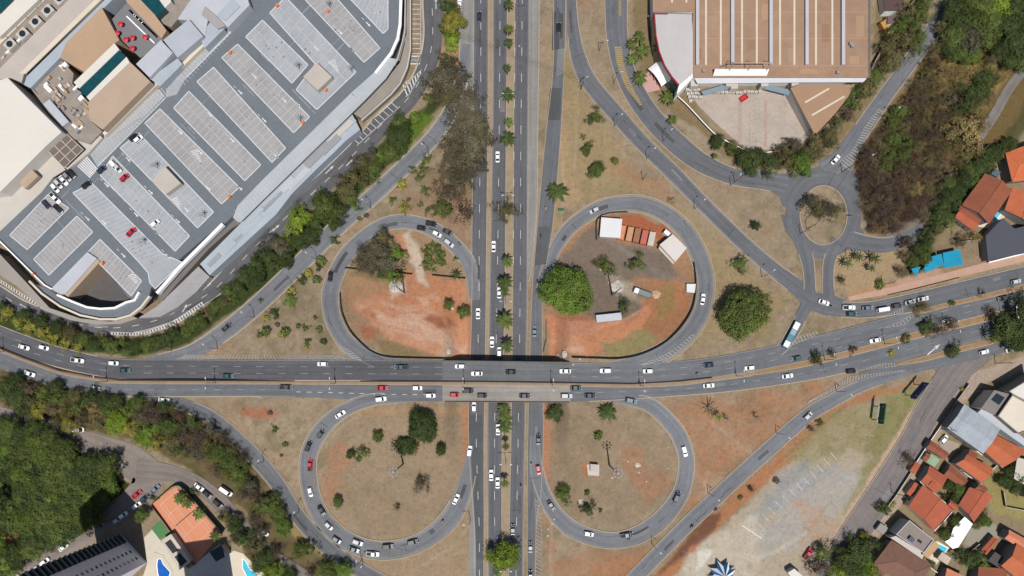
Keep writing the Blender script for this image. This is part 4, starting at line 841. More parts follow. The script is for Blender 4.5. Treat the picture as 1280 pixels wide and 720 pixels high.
under(mb.build('pergola_beam', M_CREAM), mall)
slab_part(mall, 'stair_house', [(24, 228), (40, 212), (48, 220), (31, 236)], 11.9, 10, M_TANF)
for o, px, py in PARASOLS: tag(o, 'red parasol on the grey roof terrace of the shopping centre', 'parasol', 'red parasols on the roof terrace')

# ------------------------------------------------------------------ warehouse store, upper right
wh = empty('warehouse_store', Pz(970, 40, 0), 0, 'big store hall with brown ribbed roof, pale roof strips and white loading wall', 'building')
slab_part(wh, 'wall', [(816, -60), (1084, -60), (1084, 96.5), (863, 96.5), (863, 92), (866, 16), (818, 15)], 8.7, 0, M('white_render', (246, 246, 250)))
slab_part(wh, 'roof', [(816, -60), (1085, -60), (1085, 97), (866, 97), (866, 15), (816, 15)], 9.0, 8.72, M_BROWNR)
for x in (872, 916, 964, 1009, 1054.5): slab_part(wh, 'ridge_vent', [(x - 2, -60), (x + 2, -60), (x + 2, 80.5), (x - 2, 80.5)], 10.3, 9.0, M_VENT)
mb = MB()
for x in (840, 858): sheet(mb, [(x - 1.2, -60), (x + 1.2, -60), (x + 1.2, 3), (x - 1.2, 3)], 9.06)
for x in (882.5, 901, 927.5, 946, 975, 993, 1020, 1040.5): sheet(mb, [(x - 1.2, -60), (x + 1.2, -60), (x + 1.2, 81), (x - 1.2, 81)], 9.06)
under(mb.build('rooflight', M_SKYL), wh)
for k_, (x_, y_, w_, h_) in enumerate([(888, 20, 9, 16), (934, 50, 10, 12), (952, 5, 8, 20), (985, 60, 7, 18), (1028, 30, 9, 22), (1062, 70, 12, 10), (1070, 20, 10, 26), (870, 60, 7, 14), (1000, 86, 22, 6), (905, 87, 16, 5)]):
    mb = MB(); sheet(mb, [(x_, y_), (x_ + w_, y_), (x_ + w_, y_ + h_), (x_, y_ + h_)], 9.02 + k_ * .0005); under(mb.build('replaced_roof_panel', M('newer_brown_sheet_%d' % (k_ % 3), [(184, 150, 122), (166, 128, 100), (190, 154, 120)][k_ % 3], wave=(.5, .05, 'X'))), wh)
for x_, y_ in ((1064, 54), (1066, 57), (880, 88), (1048, 90)): box_part(wh, 'roof_vent', x_, y_, 9, 1.2, 1.0, 1.1 + x_ * .0001, 0, M_STEEL)
mb = MB()
for y in (-18, 15, 48, 82): zstrip(mb, (866, y), (1085, y), .14, 9.03)
under(mb.build('roof_seam', M('pale_seam', (206, 168, 134))), wh)
slab_part(wh, 'gutter', [(1085, -60), (1088, -60), (1088, 97), (1085, 97)], 8.9, 0, M_DARKC)
slab_part(wh, 'front_block', [(818, 17), (865, 18), (865, 92), (848.5, 106), (840, 96), (831, 82), (824, 64), (820, 44)], 11.0, 0, M_GWALL)
slab_part(wh, 'front_roof', [(818, 17), (865, 18), (865, 92), (848.5, 106), (840, 96), (831, 82), (824, 64), (820, 44)], 11.3, 11.01, M('pale_ribbed_roof', (206, 202, 200), wave=(0.6, .03, 'X')))
wall_loop(wh, 'red_fascia', [(834, 17.2), (818, 17), (820, 44), (824, 64), (831, 82), (840, 96), (848.5, 106)], 10.2, 1.3, .5, mat('dark_red_fascia', (0.22, 0.012, 0.03), .5), False)
slab_part(wh, 'white_return_wall', [(848.5, 106.5), (865.5, 92), (866, 97), (846, 118)], 9.6, 0, M_WHITEP)
slab_part(wh, 'annex_wall', [(988.5, 111), (1000, 106.3), (1068, 106.3), (1059, 120), (1044, 140), (1020, 165.5), (1018, 165)], 6.7, 0, M_LWALL)
slab_part(wh, 'annex_roof', [(988, 110), (1000, 105.5), (1069, 105.5), (1060, 121), (1045, 141), (1021, 166.5), (1017, 165.5)], 7.0, 6.71, M('brown_annex_roof', (180, 144, 114), n1=(.08, .08), wave=(.5, .03, 'Y')))
mb = MB(); sheet(mb, [(1006, 127), (1036, 109.5), (1037, 111.5), (1007, 129)], 7.05); sheet(mb, [(1014.5, 143), (1055, 119.5), (1056, 121.5), (1015.5, 145)], 7.05); under(mb.build('rooflight', M_SKYL), wh)
slab_part(wh, 'loading_canopy', [(876, 114), (905, 106), (910, 111), (880, 119)], 4.6, 4.2, M('blue_grey_canopy', (140, 160, 176)))
slab_part(wh, 'loading_canopy', [(960, 106), (988, 112), (986, 119), (955, 111)], 4.6, 4.2, M('blue_grey_canopy', (140, 160, 176)))
for px, py in ((912, 104), (918, 107), (956, 104), (994, 104), (868, 104)): box_part(wh, 'dock_house', px, py, 0, 3, 2.5, 5 + px * .0003, 0, M_LWALL)
slab_part(wh, 'loading_awning', [(868, 97.6), (1084, 97.6), (1079, 102.6), (1000, 103), (872, 104.5)], 7.6, 7.3, M('awning_white', (226, 228, 234)))
sg = empty('rooftop_sign', Pz(925, 85, 9), 0, 'long white sign board with a tubular steel frame standing on the brown hall roof', 'sign')
mb = MB(); a = Pz(891, 92, 9); b2 = Pz(958, 93, 9); 
mb.box(((a.x + b2.x) / 2, (a.y + b2.y) / 2, 10.6), (abs(a.x - b2.x), .5, 3.0), 0, Matrix.Rotation(R(-28), 3, 'X')); under(mb.build('sign_board', M_WHITEP), sg)
mb = MB()
for x in (909, 932, 955):
    f = Pz(x, 92, 9); t = f + Vector((0, .6, 8.6)); bk = Pz(x, 76, 9)
    mb.tube(f, t, .16, n=5); mb.tube(bk, t, .12, n=5)
mb.tube(Pz(909, 92, 9) + Vector((0, .6, 8.6)), Pz(955, 92, 9) + Vector((0, .6, 8.6)), .2, n=5); mb.tube(Pz(909, 92, 9) + Vector((0, .6, 8.4)), Pz(899, 84, 9), .12, n=5)
under(mb.build('sign_frame', M('pinkish_steel', (206, 176, 156))), sg)
# yard, its painted marks, its wall
def ground_sheet(name, poly, off, m_, n=1): 
    mb = MB(); mb.add([P(x, y, off) for x, y in poly][::-1], [tuple(range(len(poly)))]); return struct(mb.build(name, m_))
ground_sheet('yard_paving', [(862, 116), (990, 112), (1018, 166), (1003, 178), (985, 184), (960, 187), (935, 185), (915, 172), (893, 152), (873, 132)], .03, M('yard_concrete', (192, 178, 166), n1=(.12, .16), n2=(.9, .14)))
mk = MB()
for q_ in ([(925, 125), (925, 182)], [(957, 125), (957, 184)]): strip_mb(mk, [q_[0], lerp(*q_, .5), q_[1]], 1.3, .06)
for a, b2 in (((937, 141), (946, 149)), ((946, 149), (937, 151.5)), ((937, 141), (937, 151.5)), ((936, 153), (946, 153)), ((937, 155), (946, 155)), ((946, 155), (946, 165)), ((946, 165), (941, 168)), ((937, 155), (937, 184)), ((937, 167), (946, 176)), ((937, 176.5), (953, 177)), ((945, 171), (945, 184)), ((939, 124), (944, 131)), ((936, 137.5), (944, 137.5)), ((944, 131), (937, 135))): strip_mb(mk, [a, lerp(a, b2, .5), b2], .28, .055)
struct(mk.build('faded_red_yard_marking', M('faded_red_paint', (188, 164, 152), n1=(1, .25))))
def perimeter(name, pts, h, w, m_, label, cat='wall', closed=False):
    mb = MB(); q = crom([(x, y, 0) for x, y in pts], 6)[:, :2] if len(pts) > 3 else np.array(pts, float)
    strip_mb(mb, q if len(q) > 2 else [pts[0], lerp(pts[0], pts[-1], .5), pts[-1]], w, -.2, None, h + .2); o = mb.build(name, m_); return tag(o, label, cat)
perimeter('yard_wall', [(846, 119), (858, 130), (872, 145), (884, 158), (897, 170), (914, 179), (935, 188), (960, 190), (985, 187)], 2.6, .35, M_WHITEP, 'curved white wall around the paved yard of the brown roofed store')
perimeter('boundary_wall', [(1020, 169), (1046, 142), (1061, 122), (1087, 95)], 2.4, .3, M_DARKC, 'dark wall along the road side of the triangular brown annex')
perimeter('boundary_wall', [(1087, 92), (1098, 70), (1118, 38), (1146, -5), (1160, -30)], 2.6, .35, M('pale_blockwork', (176, 174, 176)), 'grey block wall right of the brown hall climbing toward the upper edge')
vt = empty('entrance_canopy', P(821, 96, 0), 0, 'white barrel vaulted canopy with pink ends at the left front of the store', 'canopy')
mb = MB(); n_ = 9; A = [Pz(815, 82, 3), Pz(832, 104, 3)]; d = (A[1] - A[0]); L_ = d.length; d.normalize(); nn = Vector((-d.y, d.x, 0)); c = (A[0] + A[1]) / 2
vs = []; 
for j in range(n_):
    t = (j / (n_ - 1) - .5) * 2; 
    for e in (-1, 1): vs.append(c + d * (t * L_ / 2) + nn * e * 2.2 + Vector((0, 0, 1.6 * (1 - t * t))))
mb.add(vs, [(2 * j, 2 * j + 1, 2 * j + 3, 2 * j + 2) for j in range(n_ - 1)]); under(mb.build('vault_roof', M_WHITEP), vt)
mb = MB()
for e in (-1, 1):
    for k in (0, 2, 4, 6, 8): p = c + d * ((k / 8 - .5) * L_) + nn * e * 2.1; mb.tube((p.x, p.y, 0), (p.x, p.y, 3 + 1.6 * (1 - ((k / 8 - .5) * 2) ** 2) - .05), .12, n=6)
under(mb.build('post', M_REDP), vt)
ground_sheet('pink_paving', [(797, 105), (812, 88), (826, 112), (808, 116)], .03, M('pink_paving', (214, 168, 158), n1=(1.5, .12)))
# goods stacked in the yard
PAL = []
def pallet_stack():
    r = empty('pallet_stack', (0, 0, 0)); mb = MB()
    for k in range(3):
        for y in (-.4, 0, .4): mb.box((0, y, .07 + k * .6), (1.2, .1, .1))
    mb.box((0, 0, .14), (1.2, 1, .03)); mb.build('pallet', M('pallet_wood', (190, 160, 128)), r)
    mb = MB()
    for k in range(3):
        for x in (-.3, .3): mb.box((x, 0, .4 + k * .5), (.56 - .03 * k, .96 - .04 * k, .46))
    mb.build('carton', M('stacked_goods', (220, 214, 206), n1=(2, .2)), r); return r
pp = pallet_stack(); used = False
for k in range(26):
    o = pp if not used else copy_tree(pp); used = True
    if k < 13: px, py = random.uniform(858, 878), random.uniform(112, 128)
    else: px, py = 893 + (k - 13) * 4.6, 116.5 + random.uniform(-.6, .6)
    if k < 13: px = 858 + (k % 4) * 4.6 + (k // 4) * 1.5; py = 114 + (k // 4) * 4.4
    o.location = P(px, py, .03); o.rotation_euler.z = R(random.uniform(-8, 8)); o.scale = (1.15, 1.15, random.uniform(.8, 1.3))
    tag(o, ('pallet of wrapped goods stacked in the left corner of the store yard' if k < 13 else 'pallet of wrapped goods standing in the row along the white loading wall'), 'pallet', 'goods pallets in the left yard corner' if k < 13 else 'goods pallets along the loading wall')
sk = empty('waste_skip', P(929, 123.5, .03), R(35), 'small red skip standing on the store yard near the loading wall', 'skip')
mb = MB(); mb.prism([(-1.6, -.9), (1.6, -.9), (1.6, .9), (-1.6, .9)], 0.1, .3); 
for a in ((0, .9, 3.2, .12), (0, -.9, 3.2, .12)): mb.box((a[0], a[1], .75), (a[2], a[3], 1.2))
for x in (-1.6, 1.6): mb.box((x, 0, .7), (.12, 1.7, 1.1))
mb.build('bin_body', M_REDP, sk)
# small sheds right of the hall
def flat_building(name, poly, z, m_roof, m_wall, label, cat='building', par=.0, extra=None):
    c = Pz(sum(p[0] for p in poly) / len(poly), sum(p[1] for p in poly) / len(poly), 0); r = empty(name, c, 0, label, cat)
    slab_part(r, 'wall', poly, z - .25, -.5, m_wall); cx = sum(p[0] for p in poly) / len(poly); cy = sum(p[1] for p in poly) / len(poly)
    slab_part(r, 'roof', [(cx + (x - cx) * 1.03, cy + (y - cy) * 1.03) for x, y in poly], z, z - .24, m_roof)
    if par: wall_loop(r, 'parapet', poly, z, par, .35, m_wall)
    return r
flat_building('brick_shed', [(1104, -8), (1131, -8), (1128, 13), (1107, 13)], 5, M('dark_brown_roof', (98, 76, 72)), M_WHITEP, 'dark brown flat shed with white walls right of the brown hall', 'shed')
flat_building('brick_shed', [(1110, 20), (1124, 18), (1122, 28), (1110, 30)], 4, M('brown_grey_roof', (120, 100, 96)), M_WHITEP, 'small grey brown shed below the dark flat shed', 'shed')
yc = empty('shipping_container', P(1104, 38, 0), R(-62), 'ochre yellow container standing on the grass strip right of the brown hall', 'container')
def container(root, L, W, h, m_):
    mb = MB(); mb.box((0, 0, h / 2 + .15), (L, W, h)); 
    for k in range(int(L / .5)): 
        for s_ in (-1, 1): mb.box((-L / 2 + .3 + k * .5, s_ * W / 2, h / 2 + .15), (.22, .09, h - .3))
        mb.box((-L / 2 + .3 + k * .5, 0, h + .16), (.22, W - .3, .06))
    mb.build('container_body', m_, root)
    mb = MB()
    for x in (-1, 1):
        for y in (-1, 1): mb.box((x * (L / 2 - .03), y * (W / 2 - .03), h / 2 + .15), (.16, .16, h + .14))
    mb.build('corner_post', m_, root)
    mb = MB(); mb.box((L / 2 + .03, 0, h / 2 + .15), (.06, W - .4, h - .3)); mb.build('door', M_STEEL, root)
container(yc, 6, 2.6, 2.6, M('ochre_paint', (210, 160, 84)))

# ------------------------------------------------------------------ work site inside the upper right loop
S1 = flat_building('site_office', [(752, 272), (777.5, 274), (775, 297), (750, 295.5)], 4, M('white_sheet_roof', (240, 240, 240), wave=(.7, .03, 'X')), M_LWALL, 'square white roofed site office at the left end of the container row', 'building')
S2 = flat_building('site_hall', [(841, 293), (858, 310), (844, 327), (825, 306)], 5, M('offwhite_sheet_roof', (230, 222, 216), wave=(.7, .03, 'Y')), M_LWALL, 'off white roofed site hall standing askew right of the container row', 'building')
slab_part(S2, 'lean_to_roof', [(824.5, 308), (843, 328), (841, 330), (823, 311)], 3.4, 3.1, M_LWALL)
box_part(S2, 'annex', 834, 291, 0, 2.6, 1.6, 3, -40, M_WHITEP)
flat_building('site_cabin', [(858.5, 355), (869.5, 355), (869.5, 366), (858.5, 365)], 3, M('white_sheet_roof', (240, 240, 240)), M_LWALL, 'small white cabin against the dark fence at the right of the work site', 'cabin')
CONT = [(776, 292, (232, 150, 112), 'salmon orange'), (786, 294, (214, 160, 118), 'pale peach'), (795, 295.5, (168, 116, 90), 'dull brown'), (804, 298, (208, 112, 92), 'brick red'), (813, 300, (214, 204, 190), 'cream white')]
for i, (px, py, c, nm) in enumerate(CONT):
    r = empty('shipping_container', P(px, py, 0), R(78), f'{nm} container in the row of five beside the white site office', 'container', 'site containers in a row')
    container(r, 5.9, 2.45 + .02 * i, 2.6, M('container_' + nm.replace(' ', '_'), c, n1=(.5, .1)))
tr = empty('shipping_container', P(760, 397.5, 0), R(6), 'long pale grey container lying alone below the gravel of the work site', 'container')
container(tr, 10.5, 3.0, 2.6, M('pale_grey_paint', (206, 212, 220)))
# fences of the work sites
M_FEN = mat('dark_mesh_fence', (0.03, 0.026, 0.022), .9)
perimeter('site_fence', [(424.5, 366), (427, 390), (437, 413), (452, 430), (467, 441), (486, 446.5), (510, 447.6), (545, 448.4), (563, 448.5)], 2.0, .25, M_FEN, 'dark site fence curving along the lower edge of the left red earth site', 'fence')
perimeter('site_fence', [(746, 300), (747, 274), (762, 266.5), (785, 265)], 2.2, .25, M_FEN, 'dark fence round the upper left corner of the white site office', 'fence')
perimeter('site_fence', [(868, 328), (870.5, 355), (866, 385), (850, 411), (829, 430), (802, 443), (775, 448.5), (745, 448), (715, 447)], 2.2, .25, M_FEN, 'dark fence curving along the right and lower edge of the container work site', 'fence')
perimeter('site_fence', [(431, 335), (455, 337.5), (485, 340), (515, 343)], 2.2, .25, M_FEN, 'straight dark fence left of the pale sandy track on the left loop', 'fence')
perimeter('site_fence', [(540, 344), (555, 345.5), (570, 347), (582, 348)], 2.2, .25, M_FEN, 'short straight dark fence right of the pale sandy track on the left loop', 'fence')
perimeter('retaining_wall', [(683, 400), (683, 425), (679, 441)], 1.6, .3, M_DARKC, 'low dark wall beside the highway at the left of the container work site')
# hoardings: big boards on poles
def billboard(px, py, L, ang, m_, label, h=7.0):
    r = empty('billboard', P(px, py, 0), R(ang), label, 'billboard')
    mb = MB(); mb.box((0, 0, h), (L, .5, 3.4), 0, Matrix.Rotation(R(8), 3, 'X')); mb.build('panel', m_, r)
    for x in (-L / 3, L / 3): mb = MB(); mb.tube((x, .35, -.3), (x, .35, h + 1), .18, n=8); mb.build('post', M_DARKC, r)
    mb = MB(); mb.box((0, .5, h - 1.8), (L, .9, .08)); mb.build('catwalk', M_STEEL, r)
billboard(1092, 516, 8.6, 83, mat('green_board', (0.01, 0.06, 0.035), .6), 'dark green billboard standing on the grass left of the blue billboard')
billboard(1138, 488, 8.6, 50, mat('blue_board', (0.03, 0.04, 0.09), .6), 'dark blue billboard standing on the grass near the street corner')
# ------------------------------------------------------------------ houses
def house(name, q, z, rise, m_roof, m_wall, label, hip=0.0, axis=0, chim=False):
    """q: the four roof corners in px seen at height z; axis 0: ridge runs parallel to edge 0-1"""
    qx = sum(p[0] for p in q) / 4; qy = sum(p[1] for p in q) / 4; q = [(qx + (x - qx) * 1.07, qy + (y - qy) * 1.07) for x, y in q]
    pts = [Pz(x, y, z) for x, y in q]
    a = sum(pts[i].x * pts[(i + 1) % 4].y - pts[(i + 1) % 4].x * pts[i].y for i in range(4))
    if a < 0: pts = [pts[0], pts[3], pts[2], pts[1]]; axis = 1 - axis
    if axis == 1: pts = pts[1:] + pts[:1]
    c = sum(pts, Vector()) / 4; base = Vector((c.x, c.y, 0)); r = empty(name, base, 0, label, 'house')
    d = (pts[1] - pts[0]).normalized(); ang = math.atan2(d.y, d.x); r.rotation_euler.z = ang
    Ri = Matrix.Rotation(-ang, 3, 'Z'); lp = [Ri @ (p - base) for p in pts]
    ins = [Vector((p.x * .93, p.y * .93, 0)) for p in lp]
    mb = MB(); mb.prism([(p.x, p.y) for p in ins], -.5, z - .02)
    m1 = (lp[0] + lp[3]) / 2; m2 = (lp[1] + lp[2]) / 2; ax = m2 - m1
    r1 = m1 + ax * hip + Vector((0, 0, rise)); r2 = m2 - ax * hip + Vector((0, 0, rise))
    if hip == 0:   # gable walls
        for e0, e1, rr in ((0, 3, r1), (1, 2, r2)):
            p, q_ = ins[e0], ins[e1]; mb.add([(p.x, p.y, z - .02), (q_.x, q_.y, z - .02), (rr.x * .93, rr.y, z + rise * .93 - .05)], [(0, 1, 2)])
    mb.build('wall', m_wall, r)
    mb = MB(); t = Vector((0, 0, .16))
    f = [lp[0], lp[1], r2, r1], [lp[2], lp[3], r1, r2]
    for quad in f: mb.add([p for p in quad] + [p + t for p in quad], [(4, 5, 6, 7), (3, 2, 1, 0), (0, 1, 5, 4), (1, 2, 6, 5), (2, 3, 7, 6), (3, 0, 4, 7)])
    if hip: 
        for tri in ([lp[3], lp[0], r1], [lp[1], lp[2], r2]): mb.add([p for p in tri] + [p + t * .98 for p in tri], [(3, 4, 5), (2, 1, 0), (0, 1, 4, 3), (1, 2, 5, 4), (2, 0, 3, 5)])
    rf = mb.build('roof', m_roof, r)
    mb = MB(); mb.tube(r1 + t, r2 + t, .16, n=6); 
    if hip:
        for p, e in ((lp[0], r1), (lp[3], r1), (lp[1], r2), (lp[2], r2)): mb.tube(p + t, e + t, .13, n=5)
    mb.build('ridge_tiles', m_roof, rf)
    for k, (e0, e1) in enumerate(((0, 1), (2, 3))):
        p, q_ = ins[e0], ins[e1]; dd = (q_ - p); L_ = dd.length; dd.normalize(); nrm = Vector((dd.y, -dd.x, 0))
        for f_ in (.3, .7):
            cc = p + dd * L_ * f_ + nrm * .02; w = MB(); w.box((cc.x, cc.y, min(1.6, z - 1.2)), (1.3, .08, 1.1), math.atan2(dd.y, dd.x)); w.build('window', M_GLASS, r)
        if k == 0: cc = p + dd * L_ * .5 + nrm * .02; w = MB(); w.box((cc.x, cc.y, 1.05), (.9, .09, 2.1), math.atan2(dd.y, dd.x)); w.build('door', M_DARKC, r)
    return r
def roofm(n, c): return mat(n, col(*c), .85, (.25, .14), (1.6, .14), wave=(1.6, .07, 'X'))
T1 = roofm('terracotta_tiles', (204, 112, 72)); T2 = roofm('rusty_red_tiles', (188, 100, 70)); T3 = roofm('aged_brown_tiles', (158, 92, 66)); T4 = roofm('dark_brown_tiles', (136, 100, 84)); T5 = roofm('salmon_tiles', (226, 142, 108)); T6 = roofm('orange_tiles', (214, 114, 70))
GM = roofm('grey_metal_sheets', (176, 184, 194)); WALLW = M('shade_grey_house_wall', (150, 146, 142)); WALLC = M('cream_house_wall', (222, 204, 172))  # grey house walls: base colour darkened to stand in for wall shade
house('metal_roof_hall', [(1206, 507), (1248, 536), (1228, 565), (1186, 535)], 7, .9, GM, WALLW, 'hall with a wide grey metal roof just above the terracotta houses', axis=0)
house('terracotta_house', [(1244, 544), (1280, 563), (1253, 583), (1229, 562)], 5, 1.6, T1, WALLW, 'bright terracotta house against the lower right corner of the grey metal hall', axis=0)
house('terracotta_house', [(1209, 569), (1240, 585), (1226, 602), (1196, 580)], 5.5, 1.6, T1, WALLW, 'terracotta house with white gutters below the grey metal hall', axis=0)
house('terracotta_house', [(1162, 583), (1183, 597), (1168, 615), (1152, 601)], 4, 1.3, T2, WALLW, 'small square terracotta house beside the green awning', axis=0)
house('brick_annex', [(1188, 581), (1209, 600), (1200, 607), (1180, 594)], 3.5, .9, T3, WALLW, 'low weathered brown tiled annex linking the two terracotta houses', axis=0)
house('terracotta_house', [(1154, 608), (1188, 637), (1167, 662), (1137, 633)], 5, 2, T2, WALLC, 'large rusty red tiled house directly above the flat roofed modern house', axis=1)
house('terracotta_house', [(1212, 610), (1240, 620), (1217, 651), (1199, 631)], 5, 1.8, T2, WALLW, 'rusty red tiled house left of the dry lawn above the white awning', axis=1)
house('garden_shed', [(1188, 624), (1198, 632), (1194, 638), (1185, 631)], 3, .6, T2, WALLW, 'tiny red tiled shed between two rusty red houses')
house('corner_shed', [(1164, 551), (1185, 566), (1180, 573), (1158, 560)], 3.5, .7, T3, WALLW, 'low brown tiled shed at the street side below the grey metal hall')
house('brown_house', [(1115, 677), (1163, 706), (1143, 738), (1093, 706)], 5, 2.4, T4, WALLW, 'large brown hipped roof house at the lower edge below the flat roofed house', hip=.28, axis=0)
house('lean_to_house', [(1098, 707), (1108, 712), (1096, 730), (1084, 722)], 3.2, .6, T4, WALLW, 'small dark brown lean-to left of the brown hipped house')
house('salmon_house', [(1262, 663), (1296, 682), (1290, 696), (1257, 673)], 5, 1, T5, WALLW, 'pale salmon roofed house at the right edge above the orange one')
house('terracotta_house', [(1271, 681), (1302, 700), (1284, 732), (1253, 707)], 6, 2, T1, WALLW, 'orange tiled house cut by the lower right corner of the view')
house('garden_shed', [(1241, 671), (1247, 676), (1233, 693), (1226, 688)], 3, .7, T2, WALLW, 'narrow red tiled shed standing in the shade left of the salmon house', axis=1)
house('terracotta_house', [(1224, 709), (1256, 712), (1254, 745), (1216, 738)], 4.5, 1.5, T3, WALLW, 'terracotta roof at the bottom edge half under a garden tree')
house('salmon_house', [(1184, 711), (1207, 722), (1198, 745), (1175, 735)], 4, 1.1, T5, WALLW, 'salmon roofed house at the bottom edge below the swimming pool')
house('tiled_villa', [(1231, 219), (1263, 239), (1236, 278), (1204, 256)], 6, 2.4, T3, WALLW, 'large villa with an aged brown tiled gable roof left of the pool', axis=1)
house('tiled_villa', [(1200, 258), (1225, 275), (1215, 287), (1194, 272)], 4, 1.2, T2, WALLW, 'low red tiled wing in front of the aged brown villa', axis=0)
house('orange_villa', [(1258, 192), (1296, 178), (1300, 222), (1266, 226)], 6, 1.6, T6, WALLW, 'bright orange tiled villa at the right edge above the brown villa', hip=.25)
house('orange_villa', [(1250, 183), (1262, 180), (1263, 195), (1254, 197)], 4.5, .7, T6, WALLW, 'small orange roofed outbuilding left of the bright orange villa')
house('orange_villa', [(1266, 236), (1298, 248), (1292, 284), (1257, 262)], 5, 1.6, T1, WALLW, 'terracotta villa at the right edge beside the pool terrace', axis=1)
flat_building('garage_shed', [(1243, 210), (1251, 215), (1247, 222), (1239, 217)], 3.5, M('blue_grey_roof', (90, 112, 124)), WALLW, 'small blue grey shed at the top corner of the brown villa', 'shed')
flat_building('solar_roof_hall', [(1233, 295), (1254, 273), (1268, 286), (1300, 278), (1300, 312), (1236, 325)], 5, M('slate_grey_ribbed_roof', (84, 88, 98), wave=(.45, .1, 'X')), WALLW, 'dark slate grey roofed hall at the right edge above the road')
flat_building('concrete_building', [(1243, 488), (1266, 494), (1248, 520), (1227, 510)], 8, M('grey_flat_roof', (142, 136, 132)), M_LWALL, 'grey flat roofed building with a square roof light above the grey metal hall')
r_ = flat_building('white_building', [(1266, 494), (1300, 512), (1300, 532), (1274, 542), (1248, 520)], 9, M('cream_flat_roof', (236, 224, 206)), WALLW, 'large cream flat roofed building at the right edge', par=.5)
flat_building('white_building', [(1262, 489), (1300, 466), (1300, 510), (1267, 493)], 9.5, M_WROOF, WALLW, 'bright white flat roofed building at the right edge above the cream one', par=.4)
mb = MB(); px_slab(mb, [(1247, 492), (1256, 497), (1249, 506), (1240, 500)], 8.5, 8.0); tag(mb.build('roof_light', M_GLASS), 'square dark glass roof light on the grey flat roof', 'roof light')
slab_part(r_, 'side_walkway', [(1227, 511), (1248, 522), (1290, 556), (1284, 560), (1222, 516)], 5.5, -.5, M_GREYR)
mh = flat_building('modern_house', [(1137, 651), (1167, 675), (1155, 691), (1121, 668)], 7.5, M('taupe_roof_gravel', (152, 138, 132), n1=(.8, .1)), M('grey_white_wall', (196, 196, 200)), 'modern flat roofed house with a taupe roof and white parapet', par=.6)
slab_part(mh, 'roof_terrace', [(1168, 676), (1175, 682), (1160, 698), (1153, 693)], 6.6, -.5, M('timber_deck', (206, 168, 124)))
box_part(mh, 'water_tank', 1140, 674, 7.5, 2.2, 1.6, 1.2, -38, M('tank_blue', (92, 104, 122))); box_part(mh, 'solar_panel', 1150, 677, 7.5, 1.6, 1.0, .5, -38, M_GLASS)
slab_part(mh, 'side_wing', [(1120, 670), (1156, 692), (1153, 699), (1113, 672)], 5.5, -.5, M_LWALL)
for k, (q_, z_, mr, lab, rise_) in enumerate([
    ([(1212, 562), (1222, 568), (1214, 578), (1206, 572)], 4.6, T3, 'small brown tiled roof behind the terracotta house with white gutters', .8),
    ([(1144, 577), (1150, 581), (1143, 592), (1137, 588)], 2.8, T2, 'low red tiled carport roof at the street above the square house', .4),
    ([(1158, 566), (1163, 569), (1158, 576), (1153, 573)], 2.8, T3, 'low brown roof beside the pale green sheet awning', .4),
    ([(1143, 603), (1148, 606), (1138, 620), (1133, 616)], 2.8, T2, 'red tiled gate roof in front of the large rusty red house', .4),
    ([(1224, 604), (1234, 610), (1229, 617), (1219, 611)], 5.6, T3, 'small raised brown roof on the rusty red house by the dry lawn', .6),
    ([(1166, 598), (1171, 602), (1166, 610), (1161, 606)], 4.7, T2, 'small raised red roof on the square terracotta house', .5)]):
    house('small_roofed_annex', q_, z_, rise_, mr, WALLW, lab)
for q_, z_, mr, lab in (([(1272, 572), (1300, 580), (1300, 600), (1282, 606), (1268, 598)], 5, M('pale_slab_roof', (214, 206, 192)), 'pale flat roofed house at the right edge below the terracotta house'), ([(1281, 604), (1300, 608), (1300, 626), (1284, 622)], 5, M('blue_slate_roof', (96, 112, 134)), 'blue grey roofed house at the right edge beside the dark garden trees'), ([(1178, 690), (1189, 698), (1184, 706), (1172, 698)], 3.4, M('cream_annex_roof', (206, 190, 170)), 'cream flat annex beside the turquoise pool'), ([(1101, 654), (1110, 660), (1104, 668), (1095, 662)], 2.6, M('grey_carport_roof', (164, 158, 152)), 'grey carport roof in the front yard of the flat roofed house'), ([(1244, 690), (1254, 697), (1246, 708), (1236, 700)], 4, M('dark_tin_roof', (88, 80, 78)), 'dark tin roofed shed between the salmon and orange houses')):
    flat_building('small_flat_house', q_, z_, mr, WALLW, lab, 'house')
# pools, awnings and yards by the houses
M_POOL = mat('pool_water', (0.06, 0.42, 0.55), 0.12, (.6, .08), spec=.5); M_POOLB = mat('deep_blue_pool_water', (0.012, 0.09, 0.36), .12, (.5, .15), spec=.5)
def pool(name, poly, cop, m_, label, z=0.1, deckm=M_CREAM):
    c = P(sum(p[0] for p in poly) / len(poly), sum(p[1] for p in poly) / len(poly), 0); r = empty(name, c, 0, label, 'pool')
    mb = MB(); px_slab(mb, cop, z + .12, -.4); under(mb.build('pool_terrace', deckm), r)
    mb = MB(); px_slab(mb, poly, z + .17, z - .2); under(mb.build('water', m_), r)
    wall_loop(r, 'coping', poly, z + .1, .16, .35, M_WHITEP)
pool('swimming_pool', [(1246, 259), (1254.5, 263), (1243, 278.5), (1236, 273)], [(1243, 254), (1262, 262), (1245, 287), (1222, 283), (1232, 272)], M_POOL, 'turquoise rectangular pool on the terrace of the brown tiled villa')
pool('swimming_pool', [(1173, 679), (1185, 685), (1178, 695), (1166, 688)], [(1166, 678), (1172, 676), (1187, 685), (1170, 706), (1158, 700)], M_POOL, 'small turquoise pool beside the flat roofed modern house')
